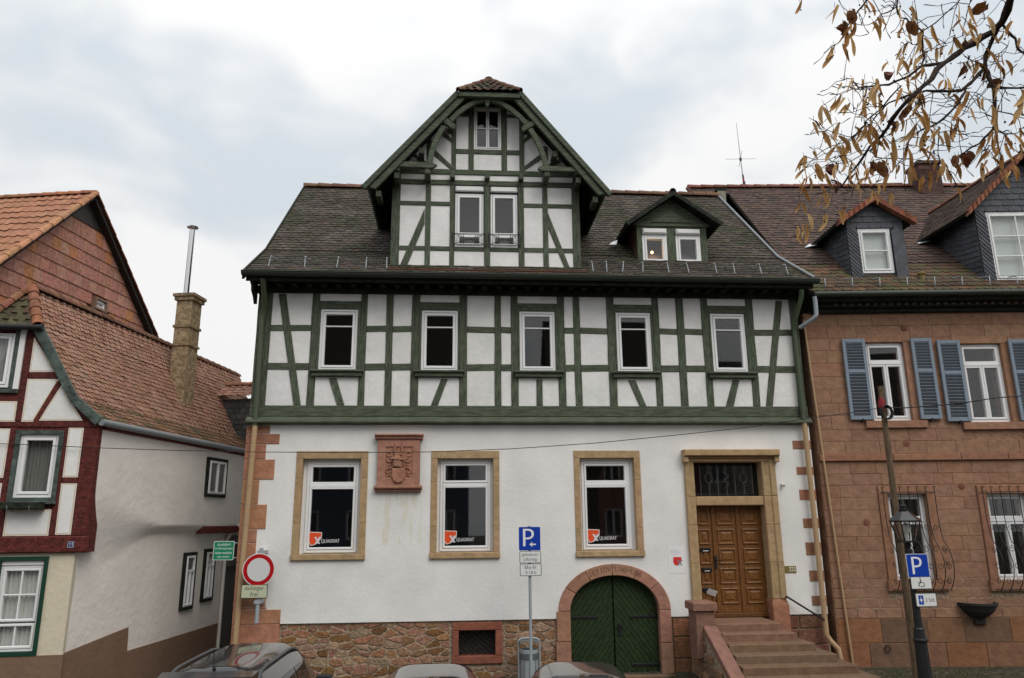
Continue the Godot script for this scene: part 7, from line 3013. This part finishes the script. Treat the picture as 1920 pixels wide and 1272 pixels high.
func build_car(label: String, at: Vector3, turn: float, c: Dictionary) -> Node3D:
	var t := thing("parked_car", label, "car", Transform3D(Basis(Vector3.UP, turn), at), "cars parked below the house")
	var paint := StandardMaterial3D.new()
	paint.resource_name = "car_paint"
	paint.albedo_color = c.color
	paint.roughness = 0.28
	paint.metallic = 0.35
	paint.metallic_specular = 0.6
	paint.clearcoat_enabled = true
	paint.clearcoat = 1.0
	paint.clearcoat_roughness = 0.03
	paint.vertex_color_use_as_albedo = true
	var half_l: float = c.long / 2
	# lower body: loft of sections from nose to tail
	var g := G.new()
	var rings := []
	var n := 28
	for i in n + 1:
		var s := float(i) / n
		var z := lerpf(-half_l, half_l, s)
		var taper := 1.0 - 0.22 * pow(absf(2 * s - 1), 7)
		var w: float = (c.half + 0.05) * taper
		var top: float = lerpf(0.62, c.belt - 0.14, smoothstep(0.0, 0.12, s))
		top = lerpf(top, c.belt, smoothstep(0.16, 0.34, s))
		top = lerpf(top, c.belt - 0.10, smoothstep(0.93, 1.0, s))
		var low := lerpf(0.34, 0.20, smoothstep(0.0, 0.08, s) * (1.0 - smoothstep(0.92, 1.0, s)))
		rings.append([Vector3(w * 0.90, low, z), Vector3(w * 0.985, low + 0.12, z), Vector3(w, 0.55, z), Vector3(w * 0.985, top - 0.10, z), Vector3(w * 0.93, top - 0.01, z), Vector3(w * 0.5, top + 0.02, z), Vector3(-w * 0.5, top + 0.02, z), Vector3(-w * 0.93, top - 0.01, z), Vector3(-w * 0.985, top - 0.10, z), Vector3(-w, 0.55, z), Vector3(-w * 0.985, low + 0.12, z), Vector3(-w * 0.90, low, z)])
	for i in n:
		for k in 12:
			var l := (k + 1) % 12
			g.quad(rings[i][k], rings[i][l], rings[i + 1][l], rings[i + 1][k])
	for k in range(1, 11):
		g.tri(rings[0][0], rings[0][k + 1], rings[0][k])
		g.tri(rings[n][0], rings[n][k], rings[n][k + 1])
	part(t, "body", g, paint)
	g = G.new()
	car_patch(g, c, 0.0, 1.0, 0.0, PI, 36, 28)
	part(t, "roof", g, paint)
	var glasses := [["windscreen", 0.03, c.front * 0.80, 0.24 * PI, 0.76 * PI], ["rear_window", 1.0 - c.rear * 0.85, 0.985, 0.26 * PI, 0.74 * PI]]
	for side in 2:
		var lo := 0.03 * PI
		var hi := 0.17 * PI
		for q in [[c.front * 0.85, 0.46], [0.49, 0.74], [0.77, 1.0 - c.rear * 0.75]]:
			glasses.append(["side_window", q[0], q[1], lo if side == 0 else PI - hi, hi if side == 0 else PI - lo])
	for q in glasses:
		g = G.new()
		car_patch(g, c, q[1], q[2], q[3], q[4], 10, 12, 0.006)
		part(t, q[0], g, M.dark_glass)
	for sx in [-1, 1]:
		for sz in [-1, 1]:
			var wheel := G.new()
			wheel.t = Transform3D(Basis(Vector3.BACK, PI / 2 * sx), Vector3(sx * (c.half - 0.10), 0.31, sz * (half_l - 0.80)))
			wheel.lathe([Vector2(0.19, -0.15), Vector2(0.28, -0.15), Vector2(0.31, -0.12), Vector2(0.31, 0.10), Vector2(0.28, 0.12), Vector2(0.19, 0.12)], 20)
			var tyre := part(t, "wheel", wheel, M.rubber)
			wheel = G.new()
			wheel.t = Transform3D(Basis(Vector3.BACK, -PI / 2 * sx), Vector3(sx * (c.half + 0.015), 0.31, sz * (half_l - 0.80)))
			wheel.lathe([Vector2(0.20, -0.03), Vector2(0.19, 0.0), Vector2(0.12, -0.01), Vector2(0.04, 0.01), Vector2(0.002, 0.01)], 20)
			part(tyre, "rim", wheel, M.steel)
		var m := G.new()
		var mz: float = lerpf(c.z0, c.z1, c.front * 0.9)
		m.tube([Vector3(sx * (c.half - 0.05), c.belt + 0.02, mz), Vector3(sx * (c.half + 0.10), c.belt + 0.06, mz)], 0.03, 6)
		m.t = Transform3D(Basis(), Vector3(sx * (c.half + 0.16), c.belt + 0.10, mz))
		m.poly(rounded(0.22, 0.17, 0.05), -0.07, 0.05, 0.02, true)
		part(t, "mirror", m, M.rubber if c.get("black_mirrors", true) else paint)
	for sx in [-1, 1]:
		g = G.new()
		g.col = Color(0.30, 0.01, 0.01)
		g.t = Transform3D(Basis(), Vector3(sx * (c.half - 0.16), c.belt - 0.16, half_l - 0.03))
		g.poly(rounded(0.20, 0.20, 0.04), -0.06, 0.03, 0.01)
		part(t, "tail_light", g, M.gloss)
		g = G.new()
		g.col = Color(0.5, 0.5, 0.5)
		g.t = Transform3D(Basis(Vector3.UP, PI), Vector3(sx * (c.half - 0.22), 0.60, -half_l + 0.05))
		g.poly(rounded(0.28, 0.13, 0.04), -0.06, 0.05, 0.01)
		part(t, "headlight", g, M.gloss)
	g = G.new()
	g.col = Color(0.7, 0.7, 0.7)
	g.box(-0.26, 0.26, 0.50, 0.61, half_l - 0.02, half_l + 0.012)
	part(t, "number_plate", g, M.gloss)
	var aerial := G.new()
	var ar := car_point(c, 0.90 if c.get("rails", false) else 0.30, PI / 2)
	aerial.tube([ar + Vector3(0, -0.01, 0), ar + Vector3(0, 0.02, 0.01)], 0.022, 6)
	aerial.tube([ar + Vector3(0, 0.02, 0.01), ar + Vector3(-0.005, 0.22, 0.05)], 0.006, 5)
	if c.get("rails", false):
		part(t, "aerial", aerial, M.rubber)
		for sx in [0, 1]:
			var line := []
			for k in 11:
				var u := k / 10.0
				var q := car_point(c, lerpf(0.25, 0.93, u), 0.285 * PI if sx == 0 else 0.715 * PI)
				line.append(q + Vector3(0, 0.055 * minf(1.0, 6.0 * minf(u, 1.0 - u)) + 0.005, 0))
			g = G.new()
			g.tube(line, 0.022, 8)
			part(t, "roof_rail", g, M.bar_iron)
		g = G.new()
		var z1: float = c.z1 - 0.02
		g.hexa([Vector3(-0.56, c.high - 0.10, z1 - 0.16), Vector3(0.56, c.high - 0.10, z1 - 0.16), Vector3(0.56, c.high - 0.035, z1 - 0.16), Vector3(-0.56, c.high - 0.035, z1 - 0.16)], [Vector3(-0.54, c.high - 0.10, z1 + 0.06), Vector3(0.54, c.high - 0.10, z1 + 0.06), Vector3(0.54, c.high - 0.065, z1 + 0.06), Vector3(-0.54, c.high - 0.065, z1 + 0.06)])
		part(t, "spoiler", g, paint)
		g = G.new()
		g.col = Color(0.25, 0.01, 0.015)
		g.box(-0.16, 0.16, c.high - 0.098, c.high - 0.072, z1 + 0.05, z1 + 0.064)
		part(t, "brake_light", g, M.gloss)
	return t


func cars() -> void:
	build_car("dark grey estate car with roof rails and a short aerial beside the red-framed house", Vector3(-2.84, -0.665, 2.95), -0.02, {"color": lin(0.028, 0.028, 0.031), "long": 4.3, "half": 0.80, "belt": 1.07, "high": 1.71, "z0": -1.0, "z1": 2.0, "front": 0.30, "rear": 0.16, "tail": 2.5, "rails": true})
	build_car("dark glossy hatchback with its nose towards the cellar window", Vector3(-0.33, -0.665, 3.05), 0.02, {"color": lin(0.03, 0.028, 0.026), "long": 4.0, "half": 0.78, "belt": 0.92, "high": 1.43, "z0": -1.05, "z1": 1.85, "front": 0.42, "rear": 0.34, "tail": 1.4})
	build_car("dark glossy hatchback with its nose towards the arched green gate", Vector3(1.68, -0.665, 3.65), -0.10, {"color": lin(0.035, 0.030, 0.026), "long": 4.05, "half": 0.80, "belt": 0.94, "high": 1.52, "z0": -1.05, "z1": 1.85, "front": 0.42, "rear": 0.34, "tail": 1.4})


# ---------------------------------------------------------------- the lime tree whose branches hang in
func twig(px: float, py: float) -> Vector3:
	return away(px, py, 4.45 + 0.22 * sin(px * 0.017 + 1.0) + 0.18 * sin(py * 0.023))


func lime_tree() -> void:
	var root := Vector3(4.7, ground_height(4.7, 11.2) - 0.05, 11.2)
	var t := thing("lime_tree", "bare lime tree with dry tan bracts and brown leaves on drooping twigs", "tree", Transform3D(Basis(), root))
	var inv := Transform3D(Basis(), -root)
	var enter := twig(1905, -20)
	var g := G.new()
	g.t = inv
	g.tube([root, root + Vector3(0.03, 0.5, 0), root + Vector3(-0.02, 2.2, 0.0), root + Vector3(0.05, 4.0, -0.05), root + Vector3(0.0, 6.0, 0.1), root + Vector3(0.2, 8.5, 0.1)], [0.30, 0.21, 0.18, 0.15, 0.10, 0.03], 12)
	part(t, "trunk", g, M.bark)
	for q in [[3.0, Vector3(1.6, 2.2, 0.6)], [3.8, Vector3(0.8, 2.5, 1.4)], [4.6, Vector3(1.2, 1.8, -1.0)]]:
		g = G.new()
		g.t = inv
		var b: Vector3 = root + Vector3(0, q[0], 0)
		g.tube([b, b + q[1] * 0.5 + Vector3(0, 0.2, 0), b + q[1], b + q[1] * 1.5 + Vector3(0, -0.1, 0)], [0.08, 0.05, 0.03, 0.008], 7)
		part(t, "limb", g, M.bark)
	g = G.new()
	g.t = inv
	var start := root + Vector3(0.02, 3.3, 0)
	g.tube([start, start.lerp(enter, 0.45) + Vector3(0, 0.45, 0), enter.lerp(start, 0.15) + Vector3(0, 0.12, 0), enter], [0.075, 0.055, 0.035, 0.027], 9)
	part(t, "limb", g, M.bark)
	var z := func(p: Array) -> Vector3: return twig(1460.0 + p[0] / 3.348, p[1] / 3.348)
	var lines := [
		[0.026, 0.004, [[1490, -60], [1400, 130], [1340, 200], [1180, 300], [1050, 390], [900, 550], [760, 690], [640, 850], [540, 960], [440, 1110], [360, 1220]]],
		[0.017, 0.004, [[1400, 135], [1330, 250], [1300, 400], [1340, 545], [1365, 700], [1350, 800], [1260, 900], [1130, 980]]],
		[0.010, 0.005, [[1340, 545], [1440, 550], [1600, 552]]],
		[0.012, 0.003, [[1300, 420], [1240, 490], [1170, 550], [1090, 572], [930, 575], [860, 590], [700, 650], [620, 720], [560, 790]]],
		[0.008, 0.003, [[1180, 550], [1120, 650], [990, 780], [900, 815], [820, 890], [810, 930]]],
		[0.010, 0.002, [[1050, 390], [900, 420], [770, 500], [640, 540], [510, 545], [460, 500], [390, 490]]],
		[0.007, 0.003, [[895, 415], [912, 330], [900, 200], [850, 150], [770, 110], [740, 40], [765, -30]]],
		[0.004, 0.002, [[740, 40], [650, 90], [560, 155], [460, 150]]],
		[0.004, 0.003, [[900, 200], [1040, 100], [1150, -20]]],
		[0.005, 0.002, [[770, 530], [660, 660], [560, 760], [500, 830], [430, 860], [310, 810], [190, 740]]],
		[0.005, 0.002, [[560, 760], [470, 860], [400, 900], [280, 950], [120, 1090]]],
		[0.005, 0.002, [[640, 850], [580, 950], [640, 990], [780, 995], [840, 1003]]],
		[0.004, 0.002, [[990, 780], [900, 730], [875, 680], [860, 640]]],
		[0.010, 0.006, [[1405, 150], [1480, 250], [1530, 330], [1600, 380]]],
		[0.005, 0.002, [[1350, 800], [1420, 845], [1500, 830], [1600, 760]]],
		[0.004, 0.002, [[1000, 800], [1005, 920], [1003, 1040]]],
		[0.006, 0.003, [[570, -30], [500, 80], [440, 150], [400, 230], [345, 310]]],
		[0.004, 0.002, [[1365, 700], [1500, 725], [1600, 800]]],
		[0.004, 0.002, [[1350, 800], [1290, 940], [1330, 920], [1370, 915]]],
		[0.004, 0.002, [[1040, 1030], [1130, 1170], [1155, 1265]]],
		[0.003, 0.0015, [[640, 540], [550, 560], [430, 570], [285, 655]]],
		[0.003, 0.0015, [[912, 330], [1000, 290], [1080, 260], [1110, 220]]],
		[0.003, 0.0015, [[895, 245], [840, 280], [805, 255]]],
		[0.003, 0.0015, [[1220, -20], [1180, 130], [1260, 160], [1400, 0]]],
		[0.003, 0.0015, [[1280, 590], [1200, 680], [1140, 735], [1100, 740]]],
		[0.003, 0.0015, [[540, 960], [450, 1010], [330, 1030], [230, 1080], [110, 1180]]],
		[0.003, 0.0015, [[780, 995], [680, 1100], [600, 1160], [540, 1170]]],
		[0.003, 0.0015, [[400, 900], [370, 950], [400, 985]]],
		[0.003, 0.0015, [[300, 820], [200, 840]]],
		[0.003, 0.0015, [[1170, 360], [1240, 390], [1200, 420]]],
		[0.003, 0.0015, [[1340, 330], [1400, 350], [1450, 250]]],
	]
	var spots := []
	for l in lines:
		var pts := []
		var path: Array = l[2]
		for k in path.size():
			pts.append(z.call(path[k]))
		var smooth := []
		var rad := []
		for k in pts.size() - 1:
			for i in 3:
				var p0: Vector3 = pts[maxi(k - 1, 0)]
				var p3: Vector3 = pts[mini(k + 2, pts.size() - 1)]
				var f := i / 3.0
				smooth.append((pts[k] as Vector3).cubic_interpolate(pts[k + 1], p0, p3, f) + Vector3(rng.randf_range(-1, 1), rng.randf_range(-1, 1), rng.randf_range(-1, 1)) * 0.006)
				rad.append(0.80 * lerpf(l[0], l[1], (k + f) / (pts.size() - 1)) * (1.0 + 0.18 * sin(31.0 * (k + f))))
		smooth.append(pts[-1])
		rad.append(0.8 * l[1])
		g = G.new()
		g.t = inv
		g.tube(smooth, rad, 6)
		part(t, "branch", g, M.bark)
		for k in smooth.size():
			if rad[k] < 0.009 and k % 2 == 1:
				spots.append(smooth[k])
	# side shoots with knuckled tips
	for k in spots.size():
		for again in (2 if rng.randf() < 0.6 else 1):
			var a: Vector3 = spots[k]
			var d := Vector3(rng.randf_range(-1, 1), rng.randf_range(-0.9, 0.6), rng.randf_range(-0.6, 0.6)).normalized()
			var m := rng.randf_range(0.05, 0.20)
			g = G.new()
			g.t = inv
			g.tube([a, a + d * m * 0.35 + Vector3(0, 0.012, 0), a + d * m * 0.7 - Vector3(0, 0.004, 0.006), a + d * m, a + d * (m + 0.012)], [0.0022, 0.0018, 0.0014, 0.0026, 0.001], 5)
			part(t, "shoot", g, M.bark)
	# dry bracts, curled leaves and hanging fruits
	var bracts := []
	for v in 4:
		var b := G.new()
		var n := 7
		var curl: float = [0.15, -0.25, 0.35, 0.05][v]
		var twist: float = [0.4, -0.6, 0.9, 1.3][v]
		var mid := func(u: float) -> Vector3: return Vector3(curl * sin(u * PI) * 0.35, -u, 0.10 * sin(u * 2.6 + v))
		var wid := func(u: float) -> float: return 0.105 * pow(sin(clampf(u * 0.92 + 0.06, 0, 1) * PI), 0.55)
		for i in n:
			var u0 := float(i) / n
			var u1 := float(i + 1) / n
			for s in [-1, 1]:
				var d0: Vector3 = Vector3(cos(twist * u0), 0, sin(twist * u0)) * s
				var d1: Vector3 = Vector3(cos(twist * u1), 0, sin(twist * u1)) * s
				var lift := Vector3(0, 0, 0.04)
				var e0: Vector3 = mid.call(u0) + d0 * wid.call(u0) + lift
				var e1: Vector3 = mid.call(u1) + d1 * wid.call(u1) + lift
				b.quad(mid.call(u0), e0, e1, mid.call(u1))
		bracts.append(b)
	var curls := []
	for v in 3:
		var b := G.new()
		var r := RandomNumberGenerator.new()
		r.seed = 40 + v
		var rows := []
		for i in 6:
			var row := []
			for j in 6:
				var u := i / 5.0
				var w := (j / 5.0 - 0.5) * sin(PI * (0.12 + 0.85 * u)) * 0.95
				row.append(Vector3(w * 0.8, -u * 0.9, 0.45 * w * w * 2.0 + 0.25 * sin(u * 3.0 + v)) + Vector3(r.randf_range(-1, 1), r.randf_range(-1, 1), r.randf_range(-1, 1)) * 0.07)
			rows.append(row)
		for i in 5:
			for j in 5:
				b.quad(rows[i][j], rows[i + 1][j], rows[i + 1][j + 1], rows[i][j + 1])
		curls.append(b)
	var tones := [Vector3(0.55, 0.335, 0.13), Vector3(0.60, 0.40, 0.18), Vector3(0.44, 0.225, 0.07), Vector3(0.60, 0.42, 0.21)]
	var bract_mesh := []
	for v in 4:
		for c in tones:
			var b: G = bracts[v]
			b.c.fill(Color(c.x, c.y, c.z))
			bract_mesh.append(b.mesh())
	var curl_mesh := []
	for v in 3:
		var b: G = curls[v]
		b.c.fill([Color(0.14, 0.05, 0.03), Color(0.19, 0.075, 0.04), Color(0.26, 0.13, 0.06)][v])
		curl_mesh.append(b.mesh())
	var berry := G.new()
	berry.col = Color(0.02, 0.018, 0.016)
	var prof := []
	for k in 7:
		prof.append(Vector2(maxf(sin(PI * k / 6.0), 0.01), -cos(PI * k / 6.0)))
	berry.lathe(prof, 8)
	var berry_mesh := berry.mesh()
	var places := [[130, 20, 0], [410, 80, 0], [350, 60, 0], [500, 10, 0], [460, 95, 1], [405, 165, 1], [400, 300, 0], [440, 250, 0], [355, 350, 0], [840, 55, 0], [840, 150, 1], [770, 195, 0], [770, 320, 0], [760, 385, 0], [830, 390, 0], [690, 420, 0], [730, 460, 1], [430, 530, 0], [540, 510, 0], [600, 530, 0], [400, 640, 0], [450, 660, 0], [550, 640, 0], [630, 610, 0], [1120, 150, 0], [1170, 175, 0], [1330, 170, 0], [1350, 210, 0], [1160, 250, 1], [1245, 240, 0], [1090, 320, 0], [1040, 390, 0], [1290, 330, 0], [1380, 420, 0], [1415, 410, 0], [1300, 445, 1], [1060, 510, 0], [1140, 430, 1], [1040, 510, 0], [820, 580, 0], [805, 670, 1], [890, 600, 0], [680, 775, 1], [740, 750, 0], [750, 770, 0], [510, 850, 0], [590, 820, 0], [720, 870, 0], [480, 820, 0], [370, 785, 0], [345, 815, 0], [840, 810, 0], [890, 830, 0], [960, 870, 0], [1000, 820, 0], [1050, 825, 0], [1100, 840, 0], [1085, 795, 0], [965, 920, 0], [905, 930, 0], [690, 985, 0], [640, 1040, 1], [660, 1040, 1], [780, 1040, 0], [825, 1060, 0], [560, 1080, 0], [475, 1105, 0], [230, 960, 0], [150, 1020, 0], [160, 1000, 0], [220, 1050, 0], [310, 1055, 1], [300, 1100, 0], [330, 1140, 1], [150, 1140, 0], [200, 1130, 0], [250, 1180, 0], [265, 1230, 0], [320, 1230, 0], [240, 1040, 0], [550, 1130, 0], [430, 1030, 0], [590, 1210, 0], [690, 1230, 0], [860, 1140, 0], [900, 1140, 0], [970, 1090, 0], [1030, 1080, 0], [1025, 1060, 0], [1090, 1040, 0], [1120, 1005, 1], [1150, 1030, 0], [1180, 980, 1], [1200, 1040, 0], [1300, 1030, 0], [1340, 1010, 0], [1375, 940, 0], [1400, 990, 0], [1450, 1090, 0], [1480, 1050, 0], [1495, 830, 0], [1520, 700, 0], [1510, 660, 0], [1460, 160, 0], [1410, 210, 0], [1215, 120, 0], [1300, 30, 1], [1400, 500, 1], [1440, 910, 0], [1500, 960, 0], [1525, 920, 0], [1530, 590, 0], [1100, 700, 9], [140, 1290, 0], [170, 1420, 0], [130, 1440, 0], [290, 1360, 0], [370, 1330, 0], [420, 1290, 0], [200, 1350, 0]]
	for k in spots.size():
		if k % 3 != 1:
			var s: Vector3 = spots[k]
			var c := eye_basis.inverse() * (s - EYE)
			places.append([(960.0 + FOCAL * c.x / -c.z - 1460.0) * 3.348, (636.0 - FOCAL * c.y / -c.z) * 3.348 + 20.0, 0])
	for q in places:
		if q[2] == 9:
			continue
		var p: Vector3 = z.call([float(q[0]), float(q[1]) - 14.0])
		for k in (2 if q[2] == 0 and rng.randf() < 0.55 else 1):
			var o := MeshInstance3D.new()
			o.name = "leaf"
			var size := rng.randf_range(0.058, 0.118)
			if q[2] == 0:
				o.mesh = bract_mesh[rng.randi() % bract_mesh.size()]
			else:
				o.mesh = curl_mesh[rng.randi() % 3]
				size = rng.randf_range(0.06, 0.09)
			o.material_override = M.leaf
			o.transform = Transform3D(Basis(Vector3.BACK, rng.randf_range(-0.75, 0.55)) * Basis(Vector3.UP, rng.randf_range(-1.2, 1.2)) * Basis.from_scale(Vector3.ONE * size), p - root + Vector3(rng.randf_range(-0.012, 0.012), 0, rng.randf_range(-0.02, 0.02)))
			t.add_child(o, true)
		g = G.new()                                             # stalk
		g.t = inv
		g.tube([p + Vector3(rng.randf_range(-0.012, 0.012), 0.03, 0), p], 0.0012, 4)
		part(t, "stalk", g, M.bark)
		if rng.randf() < 0.5:
			var m := rng.randf_range(0.03, 0.075)
			var f := MeshInstance3D.new()
			f.name = "fruit"
			f.mesh = berry_mesh
			f.material_override = M.plain
			var at := p + Vector3(rng.randf_range(-0.025, 0.025), -m, rng.randf_range(-0.02, 0.02))
			f.transform = Transform3D(Basis.from_scale(Vector3.ONE * rng.randf_range(0.004, 0.006)), at - root)
			t.add_child(f, true)
			g = G.new()
			g.t = inv
			g.tube([p, at], 0.0006, 4)
			part(t, "stalk", g, M.bark)
